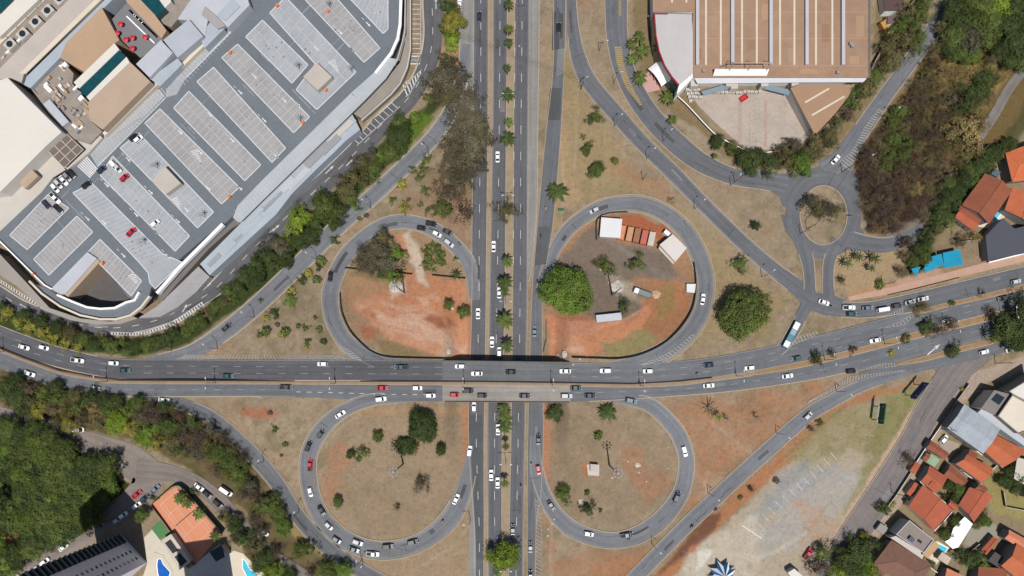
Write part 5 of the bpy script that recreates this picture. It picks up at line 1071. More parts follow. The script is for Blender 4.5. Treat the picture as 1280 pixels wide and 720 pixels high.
def awning(poly, z, m_, label, name='awning', rise=.0):
    c = P(sum(p[0] for p in poly) / len(poly), sum(p[1] for p in poly) / len(poly), 0); r = empty(name, c, 0, label, 'awning')
    mb = MB(); px_slab(mb, poly, z, z - .12); under(mb.build('canopy', m_), r)
    for x, y in poly:
        cx = sum(p[0] for p in poly) / len(poly); cy = sum(p[1] for p in poly) / len(poly); p = Pz(cx + (x - cx) * .93, cy + (y - cy) * .93, z)
        mb = MB(); mb.tube((p.x, p.y, 0), (p.x, p.y, z - .12), .07, n=6); under(mb.build('post', M_STEEL), r)
M_TARP = mat('blue_tarpaulin', (0.004, 0.20, 0.32), .5, (.3, .15))
awning([(1163, 321), (1177, 317), (1180, 331), (1156, 341), (1155, 335)], 4, M_TARP, 'left sheet of the bright blue shade canopy above the brick pavement')
awning([(1178.5, 316), (1200, 311.5), (1204, 331), (1180.5, 335)], 4.05, M_TARP, 'right larger sheet of the bright blue shade canopy')
awning([(1139, 336), (1151, 333), (1145, 346)], 3.6, M_TARP, 'small triangular blue shade sheet at the left of the canopies')
awning([(1206, 646), (1216, 655), (1208, 668), (1198, 684), (1191, 686), (1181, 677), (1187, 674), (1192, 660)], 4, mat('white_membrane', (0.8, 0.8, 0.8), .5), 'large white wavy awning between the two gardens and the pool')
awning([(1164, 567), (1175, 575), (1168, 584), (1158, 577)], 3, mat('pale_green_sheet', col(160, 184, 150), .7), 'pale green sheet awning beside the small square terracotta house')
ground_sheet('house_paving', [(1180, 548), (1200, 555), (1187, 575), (1170, 565)], .03, M('yard_paving_beige', (176, 162, 146))); ground_sheet('house_paving', [(1213, 655), (1240, 650), (1252, 668), (1228, 690), (1205, 680)], .03, M('yard_paving_grey', (160, 152, 134)))
ground_sheet('brick_pavement', [(1060, 371), (1120, 357), (1160, 347), (1236, 327), (1300, 311), (1300, 322), (1200, 346), (1110, 368), (1062, 376)], .04, M('brick_paving', (202, 164, 142), n1=(.3, .1), n2=(2, .1)))
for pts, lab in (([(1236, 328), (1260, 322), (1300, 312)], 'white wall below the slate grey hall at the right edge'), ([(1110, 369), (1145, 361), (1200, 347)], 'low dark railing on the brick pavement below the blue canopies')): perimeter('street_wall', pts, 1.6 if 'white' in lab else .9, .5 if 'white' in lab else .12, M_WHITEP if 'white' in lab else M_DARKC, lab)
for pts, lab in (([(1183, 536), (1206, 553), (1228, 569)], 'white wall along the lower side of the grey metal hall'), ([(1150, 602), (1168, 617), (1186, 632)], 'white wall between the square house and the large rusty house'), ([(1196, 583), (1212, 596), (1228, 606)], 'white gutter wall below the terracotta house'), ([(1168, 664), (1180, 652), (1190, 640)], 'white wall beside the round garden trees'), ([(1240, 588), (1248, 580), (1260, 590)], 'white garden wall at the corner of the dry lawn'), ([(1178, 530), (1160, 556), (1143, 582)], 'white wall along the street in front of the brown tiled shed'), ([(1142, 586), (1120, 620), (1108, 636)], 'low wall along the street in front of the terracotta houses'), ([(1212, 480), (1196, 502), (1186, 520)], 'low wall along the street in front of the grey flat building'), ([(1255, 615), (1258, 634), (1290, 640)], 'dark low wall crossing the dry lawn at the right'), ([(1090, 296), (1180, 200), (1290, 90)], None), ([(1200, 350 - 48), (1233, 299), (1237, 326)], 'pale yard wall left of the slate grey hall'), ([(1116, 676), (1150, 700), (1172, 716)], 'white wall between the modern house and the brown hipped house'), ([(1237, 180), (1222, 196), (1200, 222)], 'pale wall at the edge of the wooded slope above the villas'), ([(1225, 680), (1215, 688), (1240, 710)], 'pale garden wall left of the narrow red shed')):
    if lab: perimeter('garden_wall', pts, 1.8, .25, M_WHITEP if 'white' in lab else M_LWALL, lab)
# ------------------------------------------------------------------ apartment tower, tennis court and pool terrace, lower left
tw = empty('apartment_tower', Pz(160, 690, 0), 0, 'tall apartment tower leaning out at the lower left with balconies and a lilac end wall', 'building')
A = Pz(151, 667, 0); B = Pz(184, 703, 0); d = (B - A); W_ = d.length; d.normalize(); nout = Vector((-d.y, d.x, 0)); nout = nout if nout.x > 0 else -nout; ang = math.atan2(d.y, d.x); TH = 62; D_ = 13
c = (A + B) / 2 - nout * D_ / 2
mb = MB(); mb.box((c.x, c.y, TH / 2), (W_, D_, TH), ang); under(mb.build('wall', mat('lilac_grey_render', (.66, .62, .67), .8, (.15, .05))), tw)
mb = MB(); mb.box((c.x, c.y, TH + .3), (W_ + .6, D_ + .6, .7), ang); under(mb.build('roof', M_CONC), tw)
for fl in range(20):
    z = 3 + fl * 3
    for u_ in (.55, .78):
        p = A + d * W_ * u_ + nout * .03; mb = MB(); mb.box((p.x, p.y, z + 1.0), (1.3, .12, 1.0), ang); under(mb.build('window', M_GLASS), tw)
    p = A + d * W_ * .15 + nout * .7; mb = MB(); mb.box((p.x, p.y, z), (W_ * .28, 1.4, .2), ang); mb.box((p.x + nout.x * .68, p.y + nout.y * .68, z + .55), (W_ * .28, .08, .9), ang); under(mb.build('balcony', M('balcony_grey', (104, 112, 114))), tw)
    p = A + d * W_ * .15 + nout * .04; mb = MB(); mb.box((p.x, p.y, z + 1.25), (W_ * .27, .1, 2.1), ang); under(mb.build('balcony_door', M_GLASS), tw)
PT = ground_sheet('pool_terrace', [(180, 672), (190, 662), (212, 690), (236, 712), (236, 745), (170, 745), (184, 705)], .06, M('cream_terrace', (224, 214, 196), n1=(.4, .06)))
pool('swimming_pool', [(197, 699), (201, 698), (204, 705), (213, 715), (210, 726), (200, 728), (197, 716), (196, 706)], [(192, 690), (204, 694), (216, 714), (212, 732), (196, 734), (190, 708)], M_POOLB, 'deep blue curved pool on the terrace beside the apartment tower', deckm=M('cream_terrace', (224, 214, 196), n1=(.4, .06)))
pool('swimming_pool', [(303, 698), (307, 701), (312, 711), (320, 717), (326, 724), (322, 730), (309, 722), (303, 710)], [(292, 688), (304, 692), (318, 706), (336, 722), (326, 742), (300, 738), (290, 712)], M_POOL, 'turquoise curved pool at the lower edge right of the blue terrace')
ground_sheet('club_terrace', [(243, 706), (274, 680), (292, 690), (302, 738), (228, 745), (234, 712)], .03, M('white_terrace', (226, 222, 214), n1=(.3, .06)))
tw2 = empty('apartment_tower', Pz(266, 765, 0), 0, 'second apartment tower just beyond the lower edge whose shade covers the white terrace', 'building')
mb = MB(); cc = Pz(268, 765, 0); mb.box((cc.x, cc.y, 30), (20, 16, 60), R(8)); under(mb.build('wall', M_LWALL), tw2)
for fl in range(18):
    for k in range(5): mb = MB(); q_ = Matrix.Rotation(R(8), 3, 'Z') @ Vector((-8 + k * 4, 8.03, 0)); mb.box((cc.x + q_.x, cc.y + q_.y, 4 + fl * 3.1), (1.6, .1, 1.3), R(8)); under(mb.build('window', M_GLASS), tw2)
ground_sheet('tennis_court', [(189, 631), (210, 614), (219, 609), (228, 614), (250, 638), (276, 668), (243, 706), (232, 692), (210, 660)], .05, M('clay_court', (232, 154, 114), n1=(.2, .06), n2=(2, .05)))
ct = MB()
CA, CB, CC, CD = (200, 631), (222, 613), (264, 663), (240, 684)
for a, b2 in ((CA, CB), (CB, CC), (CC, CD), (CD, CA), (lerp(CA, CB, .14), lerp(CD, CC, .14)), (lerp(CA, CB, .86), lerp(CD, CC, .86)), (lerp(CA, CD, .25), lerp(CB, CC, .25)), (lerp(CA, CD, .75), lerp(CB, CC, .75)), (lerp(lerp(CA, CD, .25), lerp(CB, CC, .25), .5), lerp(lerp(CA, CD, .75), lerp(CB, CC, .75), .5))): strip_mb(ct, [a, lerp(a, b2, .5), b2], .1, .075)
struct(ct.build('court_line', M_WHITE))
nt = empty('tennis_net', P(231, 648, 0), 0, 'dark tennis net across the orange clay court', 'net')
a, b2 = P(*lerp(CA, CD, .5), .05), P(*lerp(CB, CC, .5), .05); dd = b2 - a
mb = MB(); mb.box(((a.x + b2.x) / 2, (a.y + b2.y) / 2, .5), (dd.length, .06, .9), math.atan2(dd.y, dd.x)); under(mb.build('net', M_DARKC), nt)
for p in (a, b2): mb = MB(); mb.tube((p.x, p.y, 0), (p.x, p.y, 1.15), .06, n=6); under(mb.build('post', M_STEEL), nt)
perimeter('court_fence', [(188, 632), (209, 613), (219, 607), (229, 611), (252, 637), (278, 667)], 3.6, .1, mat('dark_court_mesh', (0.03, 0.03, 0.03), .9), 'dark mesh fence round the upper sides of the orange tennis court', 'fence')
perimeter('court_wall', [(189, 632), (211, 662), (233, 694), (243, 707)], 1.4, .2, mat('dark_red_wall', (0.1, 0.02, 0.015), .8), 'dark red wall along the lower left side of the tennis court')
ground_sheet('green_court', [(189, 660), (200, 650), (213, 668), (199, 674)], .08, M('green_court_paint', (84, 140, 84)))
PV = flat_building('pool_pavilion', [(202, 676), (214, 668), (238, 702), (224, 712)], 4, M('cream_pavilion_roof', (214, 206, 190)), M_LWALL, 'cream flat roofed pavilion with two dark roof openings below the tennis court')
for q_ in ([(206, 679), (213, 674), (223, 688), (216, 692)], [(218, 696), (225, 691), (234, 702), (226, 708)]): slab_part(PV, 'roof_opening', q_, 4.06, 3.9, M_DK)
flat_building('club_building', [(262, 690), (276, 682), (284, 694), (270, 702)], 5, M('dark_blue_roof', (52, 70, 78)), M_LWALL, 'small dark roofed building on the blue terrace right of the tennis court')
flat_building('guard_house', [(44, 716), (54, 709), (60, 716), (50, 726)], 4, M('grey_panel_roof', (130, 134, 140)), M_WHITEP, 'small guard house with white roof edge at the lower left street', par=.3)
# star tent on the pale car park
tn = empty('star_tent', P(901, 716, 0), R(20), 'blue and white striped star tent with dark points on the pale car park', 'tent')
M_DBL = mat('dark_blue_canvas', (0.008, 0.02, 0.03), .7); M_BLC = mat('blue_canvas', (0.01, 0.09, 0.25), .7); M_WC = mat('white_canvas', (.75, .75, .75), .7)
mw = MB(); mbb = MB(); md = MB(); top = (0, 0, 6.5); n_ = 16
for j in range(n_):
    a0 = j * 2 * math.pi / n_; a1 = (j + 1) * 2 * math.pi / n_
    r0 = 6.2 if j % 2 == 0 else 3.6; r1 = 3.6 if j % 2 == 0 else 6.2
    p0 = (math.cos(a0) * r0, math.sin(a0) * r0, 2.2 if r0 > 4 else 3.0); p1 = (math.cos(a1) * r1, math.sin(a1) * r1, 2.2 if r1 > 4 else 3.0)
    (mw if j % 2 else mbb).add([top, p0, p1], [(0, 1, 2)])
    if j % 2 == 0: md.tube((math.cos(a0) * 6.0, math.sin(a0) * 6.0, 0), (math.cos(a0) * 6.0, math.sin(a0) * 6.0, 2.3), .08, n=5)
mw.build('white_canvas', M_WC, tn); mbb.build('blue_canvas', M_BLC, tn); md.build('pole', M_STEEL, tn); md = MB(); md.tube((0, 0, 0), (0, 0, 6.8), .12, n=6); md.build('mast', M_STEEL, tn)
flat_building('site_hut', [(985, 716), (993, 711), (1003, 720), (994, 728)], 4, M_WROOF, M_LWALL, 'white roofed hut at the bottom edge of the pale car park', 'hut')
pl = empty('memorial_plinth', P(741, 587, 0), 0, 'small pale concrete plinth on red earth inside the lower right loop', 'plinth')
ZP = float(T(741, 587)); mb = MB(); px_slab(mb, [(733, 576), (749, 577), (749, 595), (735, 594)], ZP + .5, ZP - .5); under(mb.build('base', M_LWALL), pl)
mb = MB(); px_slab(mb, [(738, 580), (748, 581), (747, 590), (738, 589)], ZP + 3, ZP + .5); under(mb.build('block', M('pinkish_stone', (206, 196, 192))), pl)
bg = empty('park_bench', P(701, 263, 0), 0, 'green bench standing on the dry verge below the lone palm', 'bench')
mb = MB(); mb.box((0, 0, .5), (2.6, .7, .1)); mb.build('seat', mat('green_paint', (0.01, .12, .06), .6), bg); mb = MB(); mb.box((0, .38, .9), (2.6, .1, .6)); mb.build('backrest', MATS['green_paint'], bg)
for x in (-1, 1): mb = MB(); mb.box((x, 0, .23), (.12, .6, .45)); mb.build('leg', MATS['green_paint'], bg)

# ------------------------------------------------------------------ trees
def leaf_mat(name, trans=0.25):
    return mat(name, objcol=True, attr='tint', rough=0.7, spec=0.15, trans=trans, n1=(0.5, .12))
M_LEAF = leaf_mat('leaves'); M_BARK = mat('bark', col(118, 98, 80), .95, (2, .25)); M_FROND = leaf_mat('palm_fronds', .2)
def tint_mesh(me, cols):
    at = me.attributes.new('tint', 'FLOAT_COLOR', 'FACE' if False else 'CORNER')
    d = np.ones((len(me.loops), 4), np.float32); i = 0
    for p in me.polygons:
        d[p.loop_start:p.loop_start + p.loop_total, :3] = cols[p.index]
    at.data.foreach_set('color', d.ravel())
def crown(seed, n_cl, per, leaf, flat=.75, rough_=.25, clr=.24, hole=0.0, dead=0.0):
    """leaf clumps spread through an uneven volume of radius about 1; centre at the origin"""
    rg = random.Random(seed); v = []; f = []; cols = []
    lob = [(rg.uniform(0, 6.28), rg.uniform(.1, 1) * rough_, rg.randint(2, 5)) for _ in range(5)]
    for c in range(n_cl):
        while True:
            th = rg.uniform(0, 6.283); ph = math.acos(rg.uniform(-.55, 1)); rr = rg.uniform(.45, 1) ** .6
            rad = 1 + sum(a * math.sin(k * th + p) for p, a, k in lob)
            x = math.sin(ph) * math.cos(th) * rr * rad; y = math.sin(ph) * math.sin(th) * rr * rad; z = math.cos(ph) * rr * flat
            if rg.random() > hole or (x * x + y * y) < .1: break
        tone = rg.choice([.65, .8, .9, 1.0, 1.1, 1.25]) * rg.uniform(.9, 1.1); hue = rg.uniform(-.1, .12)
        cr = clr * rg.uniform(.6, 1.25)
        for k in range(per):
            d = Vector((rg.gauss(0, .5), rg.gauss(0, .5), rg.gauss(0, .38))) * cr
            p = Vector((x, y, z)) + d
            n = (Vector((rg.uniform(-1, 1), rg.uniform(-1, 1), rg.uniform(-.2, 1.2))) * .62 + Vector((x, y, z + .35)) * .9 + d * 1.6).normalized()
            u = n.orthogonal().normalized(); w = n.cross(u); a = rg.uniform(0, 6.28); u, w = u * math.cos(a) + w * math.sin(a), w * math.cos(a) - u * math.sin(a)
            s = leaf * rg.uniform(.6, 1.3); i = len(v)
            v += [p + u * s, p + w * s * .62, p - u * s, p - w * s * .62]; f.append((i, i + 1, i + 2, i + 3))
            t = tone * rg.uniform(.8, 1.2); cols.append((t * (1 + hue), t, t * (1 - hue * .5)) if rg.random() > dead else (t * 1.1, t * 1.0, t * .92))
    me = bpy.data.meshes.new('crown'); me.from_pydata(v, [], f); me.update(); tint_mesh(me, cols); me.materials.append(M_LEAF); return me
def branches(seed, depth=4, spread=1.0, r0=.06):
    rg = random.Random(seed); mb = MB()
    def grow(p, d, L, r, k):
        q = p + d * L; mb.tube(p, q, r, r * .65, n=5 if k > 2 else 3, caps=False)
        if k == 0: return
        for _ in range(3 if k > 1 else 4):
            nd = (d + Vector((rg.uniform(-1, 1), rg.uniform(-1, 1), rg.uniform(-.35, .4))) * spread).normalized()
            grow(q, nd, L * rg.uniform(.55, .85), r * .6, k - 1)
    for _ in range(4): grow(Vector((0, 0, -.75)), Vector((rg.uniform(-1, 1), rg.uniform(-1, 1), rg.uniform(.5, 1))).normalized(), rg.uniform(.35, .5), r0, depth - 1)
    me = bpy.data.meshes.new('branches'); me.from_pydata(mb.v, [], mb.f); me.update(); me.materials.append(M_BARK); return me
def palm_mesh(seed, nf=13, droop=.55, sparse=False, w=.16):
    rg = random.Random(seed); v = []; f = []; cols = []
    for k in range(nf):
        a = k * 6.283 / nf * 1.0 + rg.uniform(-.2, .2); up = rg.uniform(.1, .75); L = rg.uniform(.85, 1.1); t0 = rg.uniform(.7, 1.35)
        prev = None; ns = 7; dirv = Vector((math.cos(a), math.sin(a), 0)); side = Vector((-math.sin(a), math.cos(a), 0)); pts = []
        for i in range(ns + 1):
            t = i / ns; pts.append(dirv * (t * L) + Vector((0, 0, up * t * .8 - droop * t * t * 1.25)))
        for i in range(ns):
            m_ = (pts[i] + pts[i + 1]) / 2; tt = (i + .5) / ns; ww = w * math.sin(math.pi * min(1, .18 + tt * .85)) + .015
            for s in (-1, 1):
                j = len(v); tip = pts[i + 1] + side * s * ww + Vector((0, 0, -ww * .45)) + dirv * .05
                v += [pts[i], pts[i + 1], tip, pts[i] * .5 + m_ * .5 + side * s * ww * .75 + Vector((0, 0, -ww * .3))]; f.append((j, j + 1, j + 2, j + 3)); t = t0 * rg.uniform(.8, 1.2); cols.append((t, t, t * .9))
    me = bpy.data.meshes.new('palm_crown'); me.from_pydata([tuple(p) for p in v], [], f); me.update(); tint_mesh(me, cols); me.materials.append(M_FROND); return me
CR_BIG = [crown(s, 330, 46, .034, .7, .13, .15, 0.0, .12) for s in (1, 2)]
CR_MID = [crown(s, 130, 34, .06, .75, .3, .26) for s in (3, 4, 5, 6)]
CR_LOOSE = [crown(s, 100, 24, .062, .65, .4, .25, .1, .12) for s in (7, 8, 9)]
CR_DRY = [crown(s, 95, 17, .048, .6, .4, .28, 0, .5) for s in (10, 11, 12)]
CR_SHRUB = [crown(s, 26, 12, .16, .8, .35, .42) for s in (13, 14, 15)]
CR_BARE = [crown(s, 40, 4, .06, .55, .4, .3, 0, .6) for s in (16, 17)]
BR = [branches(s, 4, 1.0, .055) for s in (21, 22, 23)]
PALMS = [palm_mesh(s) for s in (31, 32, 33)]; PALMT = [palm_mesh(s, 9, .3, w=.11) for s in (34, 35)]; PALMB = [palm_mesh(s, 8, .15, w=.05) for s in (36, 37)]
tmb = MB(); tmb.tube((0, 0, 0), (0, 0, .5), 1.25, 1.0, n=8, caps=False); tmb.tube((0, 0, .5), (.15, .1, 1), 1.0, .6, n=8)
for k in range(4):
    a = k * 1.57 + .4; tmb.tube((.1, .06, .8), (.1 + math.cos(a) * 2.4, .06 + math.sin(a) * 2.4, 1.25), .5, .25, n=5, caps=False)
TRUNK = bpy.data.meshes.new('trunk'); TRUNK.from_pydata(tmb.v, [], tmb.f); TRUNK.update(); TRUNK.materials.append(M_BARK)
tmb = MB(); tmb.tube((0, 0, 0), (0.1, 0, .5), 1.3, 1.0, n=8, caps=False); tmb.tube((.1, 0, .5), (0, 0, 1), 1.0, .8, n=8)
PTRUNK = bpy.data.meshes.new('palm_trunk'); PTRUNK.from_pydata(tmb.v, [], tmb.f); PTRUNK.update(); PTRUNK.materials.append(M_BARK)
G = {'g': (96, 110, 54), 'd': (76, 90, 48), 'b': (122, 144, 46), 'y': (146, 142, 62), 'o': (106, 102, 66), 'br': (100, 86, 70), 'gr': (98, 94, 76), 'dy': (146, 130, 86), 'p': (90, 76, 68), 'lg': (104, 128, 52)}
LOOK = {'g': 'mid green', 'd': 'dark green', 'b': 'bright green', 'y': 'yellow green', 'o': 'olive', 'br': 'dry brown', 'gr': 'grey green', 'dy': 'straw yellow', 'p': 'bare purplish brown', 'lg': 'fresh green'}
KIND = {'big': ('broadleaf_tree', 'large round tree'), 'mid': ('broadleaf_tree', 'leafy tree'), 'loose': ('open_tree', 'loose crowned tree'), 'dry': ('dry_tree', 'thin tree'), 'shrub': ('shrub', 'shrub'), 'bare': ('bare_tree', 'almost leafless tree'), 'palm': ('palm_tree', 'palm'), 'tpalm': ('palm_tree', 'slender palm'), 'bpalm': ('palm_tree', 'withered palm')}
TREES = []
rt = random.Random(99)
GAIN = 1.42
def tree(px, py, r, kind='mid', c='g', where='', group=None, h=None, tf=None):
    """r: crown radius in px; (px, py): crown centre as seen"""
    name, noun = KIND[kind]; rm = r * S
    if 'palm' in kind: hc = h or (7.5 if kind == 'palm' else 4.5)
    elif kind == 'shrub': hc = rm * .55
    else: hc = h or min(9, rm * .75 + 1.6)
    gz = float((tf or T)(px, py)); top = Pz(px, py, gz + hc); rm *= (H - gz - hc) / H * (rt.uniform(.95, 1.3) if 'palm' in kind else .93 if kind == 'big' else 1.08)
    root = empty(name, (top.x, top.y, gz - .05), rt.uniform(0, 6.28)); root['_'] = 1
    if kind == 'shrub':
        o = mesh_obj('leaves', rt.choice(CR_SHRUB), None, root); o.location = (0, 0, hc * .9); o.scale = (rm, rm, rm * .9)
        s_ = mesh_obj('stem', TRUNK, None, root); s_.scale = (.05 * rm + .02, .05 * rm + .02, hc * .8)
    elif 'palm' in kind:
        t = mesh_obj('trunk', PTRUNK, None, root); t.scale = (.22, .22, hc)
        o = mesh_obj('crown', rt.choice({'palm': PALMS, 'tpalm': PALMT, 'bpalm': PALMB}[kind]), None, root); o.location = (0, 0, hc); o.scale = (rm * 1.12,) * 3
    else:
        lst = {'big': CR_BIG, 'mid': CR_MID, 'loose': CR_LOOSE, 'dry': CR_DRY, 'bare': CR_BARE}[kind]
        o = mesh_obj('crown', rt.choice(lst), None, root); o.location = (0, 0, hc); o.scale = (rm * rt.uniform(.95, 1.05), rm * rt.uniform(.95, 1.05), rm * rt.uniform(.8, 1.0))
        t = mesh_obj('trunk', TRUNK, None, root); tr_ = .07 * rm + .06; t.scale = (tr_, tr_, hc - rm * .1)
        if kind in ('dry', 'bare', 'loose'):
            b = mesh_obj('branches', rt.choice(BR), None, root); b.location = (0, 0, hc); b.scale = (rm * .95, rm * .95, rm * .7)
    f = GAIN * rt.uniform(.78, 1.2); cc = col(*G[c]); o.color = (*[min(1, v * f) for v in cc], 1)
    TREES.append([root, px, py, noun, c, where, group, r]); return root
def trees(where, group, items, kind='mid', c='g', **k):
    for it in items:
        px, py = it[0], it[1]; r = it[2] if len(it) > 2 else 8
        tree(px, py, r, it[3] if len(it) > 3 else kind, it[4] if len(it) > 4 else c, where, group, **k)
palm_x = [(636, 35, 6), (636, 52, 6), (636, 117, 7.5), (636, 152, 5.5), (635, 173, 8), (636, 4, 6), (634, 327, 6), (631, 353, 9), (631, 364, 6), (631, 401, 9), (634, 433, 8.5), (630, 511, 8), (631, 521, 8), (631, 533, 8), (632, 558, 5), (631, 605, 5), (634, 84, 5)]
trees('on the highway palm strip', 'palms on the highway strip', [(x, y, r, 'palm', 'd' if i % 3 else 'g') for i, (x, y, r) in enumerate(palm_x)], 'palm', 'd')
trees('on the highway palm strip', None, [(633, 262, 13, 'dry', 'o'), (630, 697, 18, 'mid', 'b')])
# belt between shopping centre and slip road
belt = [(8, 392, 7, 'loose', 'y'), (22, 401, 7, 'loose', 'y'), (36, 408, 8, 'loose', 'y'), (52, 414, 7, 'loose', 'y'), (66, 421, 8, 'loose', 'y'), (82, 428, 7, 'loose', 'y'), (97, 434, 6, 'loose', 'y'), (3, 382, 6, 'mid', 'd'), (30, 394, 7, 'mid', 'd'), (50, 402, 8, 'mid', 'd'), (70, 410, 8, 'mid', 'd'), (88, 416, 9, 'mid', 'o'), (105, 424, 8, 'mid', 'g'), (118, 431, 8, 'mid', 'd'), (131, 425, 7, 'mid', 'g'), (140, 434, 8, 'mid', 'g'), (153, 428, 7, 'loose', 'g'), (158, 440, 6, 'mid', 'g'), (168, 432, 8, 'mid', 'd'), (183, 431, 8, 'mid', 'g'), (196, 428, 8, 'mid', 'd'), (208, 424, 8, 'mid', 'd'), (219, 416, 8, 'mid', 'd'), (232, 414, 7, 'mid', 'g'), (240, 405, 8, 'mid', 'g'), (250, 398, 7, 'mid', 'g'), (260, 392, 7, 'loose', 'o'), (268, 383, 8, 'mid', 'g'), (278, 377, 7, 'mid', 'o'), (285, 366, 8, 'mid', 'g'), (297, 358, 8, 'mid', 'd'), (305, 345, 9, 'mid', 'd'), (318, 350, 9, 'mid', 'd'), (322, 330, 12, 'mid', 'd'), (338, 322, 13, 'mid', 'd'), (347, 305, 11, 'mid', 'gr'), (360, 320, 9, 'mid', 'd'), (371, 276, 14, 'mid', 'b'), (372, 300, 10, 'mid', 'd'), (388, 295, 10, 'mid', 'd'), (394, 280, 10, 'mid', 'd'), (406, 256, 15, 'mid', 'g'), (414, 276, 9, 'mid', 'd'), (424, 262, 9, 'mid', 'd'), (431, 238, 13, 'loose', 'o'), (444, 222, 13, 'loose', 'o'), (455, 205, 12, 'loose', 'o'), (468, 212, 11, 'loose', 'g'), (440, 250, 9, 'loose', 'lg'), (464, 196, 10, 'loose', 'gr'), (476, 196, 9, 'mid', 'lg'), (488, 190, 10, 'mid', 'g'), (497, 172, 14, 'mid', 'd'), (504, 164, 10, 'mid', 'd'), (496, 155, 10, 'mid', 'g'), (536, 122, 6, 'mid', 'g'), (518, 146, 7, 'shrub', 'lg')]
trees('in the green belt by the shopping centre', 'trees of the green belt', belt)
trees('at the upper end of the slip road', None, [(560, 8, 8, 'mid', 'd'), (566, 27, 13, 'mid', 'y'), (556, 33, 6, 'mid', 'd'), (564, 52, 10, 'mid', 'b')])
trees('in the dry grove left of the highway', 'trees of the dry grove', [(556, 97, 18, 'loose', 'gr'), (549, 112, 15, 'dry', 'gr'), (570, 95, 16, 'dry', 'gr'), (580, 138, 18, 'dry', 'gr'), (592, 150, 15, 'loose', 'gr'), (575, 160, 17, 'dry', 'gr'), (566, 180, 16, 'dry', 'gr'), (592, 178, 18, 'loose', 'gr'), (580, 196, 16, 'loose', 'gr'), (598, 196, 12, 'loose', 'gr'), (566, 202, 12, 'dry', 'gr'), (558, 242, 12, 'dry', 'gr'), (550, 262, 11, 'loose', 'g'), (585, 212, 15, 'dry', 'gr'), (600, 165, 12, 'dry', 'o'), (560, 218, 12, 'dry', 'gr'), (588, 120, 13, 'dry', 'gr'), (562, 122, 15, 'dry', 'o'), (574, 228, 15, 'dry', 'gr'), (558, 80, 12, 'loose', 'o')])
trees('in the dry grove left of the highway', None, [(576, 262, 18, 'bare', 'br')])
trees('on the dry slope left of the left loop', 'shrubs on the left slope', [(533, 199, 5), (532, 212, 6), (524, 222, 4.5), (516, 212, 4), (502, 231, 6, 'shrub', 'y'), (531, 238, 5), (490, 251, 4), (505, 259, 6, 'shrub', 'y'), (526, 254, 3.5), (544, 228, 3, 'shrub', 'br'), (511, 249, 2.5, 'shrub', 'br'), (458, 269, 3, 'shrub', 'br'), (450, 273, 3), (418, 300, 5), (400, 325, 6), (398, 333, 4, 'shrub', 'd'), (385, 340, 5, 'shrub', 'y'), (395, 349, 5), (378, 350, 5, 'shrub', 'd'), (365, 361, 5, 'shrub', 'y'), (341, 391, 6, 'shrub', 'd'), (332, 398, 4, 'shrub', 'y'), (333, 413, 6), (325, 418, 4), (357, 414, 6), (352, 418, 4, 'shrub', 'y'), (347, 406, 3, 'shrub', 'br'), (383, 410, 4), (399, 411, 4), (373, 407, 3), (384, 428, 4), (383, 433, 3, 'shrub', 'y'), (405, 427, 4, 'shrub', 'd'), (394, 397, 2.5, 'shrub', 'br'), (326, 375, 2.5, 'shrub', 'd')], 'shrub', 'g')
trees('on the dry slope left of the left loop', None, [(362, 376, 9, 'palm', 'g')], h=1.5)
trees('inside the left loop', 'trees inside the left loop', [(472, 310, 15, 'loose', 'gr'), (456, 318, 13, 'dry', 'gr'), (464, 330, 14, 'dry', 'gr'), (480, 328, 15, 'loose', 'gr'), (488, 344, 10, 'loose', 'lg'), (496, 318, 9, 'loose', 'lg'), (478, 298, 10, 'loose', 'o'), (450, 330, 9, 'dry', 'gr')], h=5)
trees('inside the left loop', 'clipped bushes inside the left loop', [(533, 313, 4.5), (540, 307, 4.5), (547, 310, 4.5), (535, 322, 5), (543, 317, 5), (530, 329, 4), (539, 327, 4.5), (547, 323, 4), (553, 318, 4), (554, 327, 4), (547, 327, 3), (533, 335, 3.5), (569, 323, 2.5, 'shrub', 'd'), (542, 337, 2.5)], 'shrub', 'g')
trees('inside the left loop', None, [(561, 381, 5.5, 'mid', 'g'), (580, 390, 7, 'mid', 'g')], h=4)
trees('inside the left loop', None, [(570, 344, 6, 'tpalm', 'd')])
# upper right verges and the work site
trees('on the dry grass right of the highway', None, [(697, 239, 12, 'palm', 'd'), (744, 145, 9, 'loose', 'g'), (746, 212, 9, 'mid', 'g'), (735, 185, 6, 'mid', 'g'), (769, 201, 4.5, 'shrub', 'g'), (730, 171, 4.5, 'tpalm', 'o'), (838, 250, 3.5, 'shrub', 'dy'), (927, 330, 9, 'loose', 'g'), (946, 282, 5, 'mid', 'd')], h=4)
trees('on the dry grass right of the highway', None, [(931, 391, 32, 'big', 'g')], h=7)
trees('on the work site', None, [(709, 363, 34, 'big', 'lg')], h=7)
trees('on the work site', None, [(757, 332, 9, 'loose', 'g'), (797, 328, 9, 'loose', 'g'), (781, 382, 7, 'loose', 'd')], h=4)
trees('on the roundabout island', 'trees on the roundabout island', [(1013, 252, 9, 'loose', 'gr'), (1022, 262, 9, 'dry', 'o'), (1034, 258, 10, 'dry', 'gr'), (1044, 263, 9, 'loose', 'o'), (1028, 268, 7, 'dry', 'o')])
trees('below the roundabout', None, [(1074, 321, 6), (1094, 323, 6), (1090, 335, 5), (1060, 329, 5.5)], 'tpalm', 'd')
trees('below the roundabout', None, [(1100, 356, 6, 'shrub', 'g'), (1053, 350, 5, 'dry', 'br')])
trees('beside the road left of the store', None, [(790, 54, 7), (800, 45, 8), (791, 73, 8), (804, 62, 8), (800, 96, 8), (836, 121, 9), (841, 149, 6), (895, 195, 4)], 'palm', 'g', h=3.5)
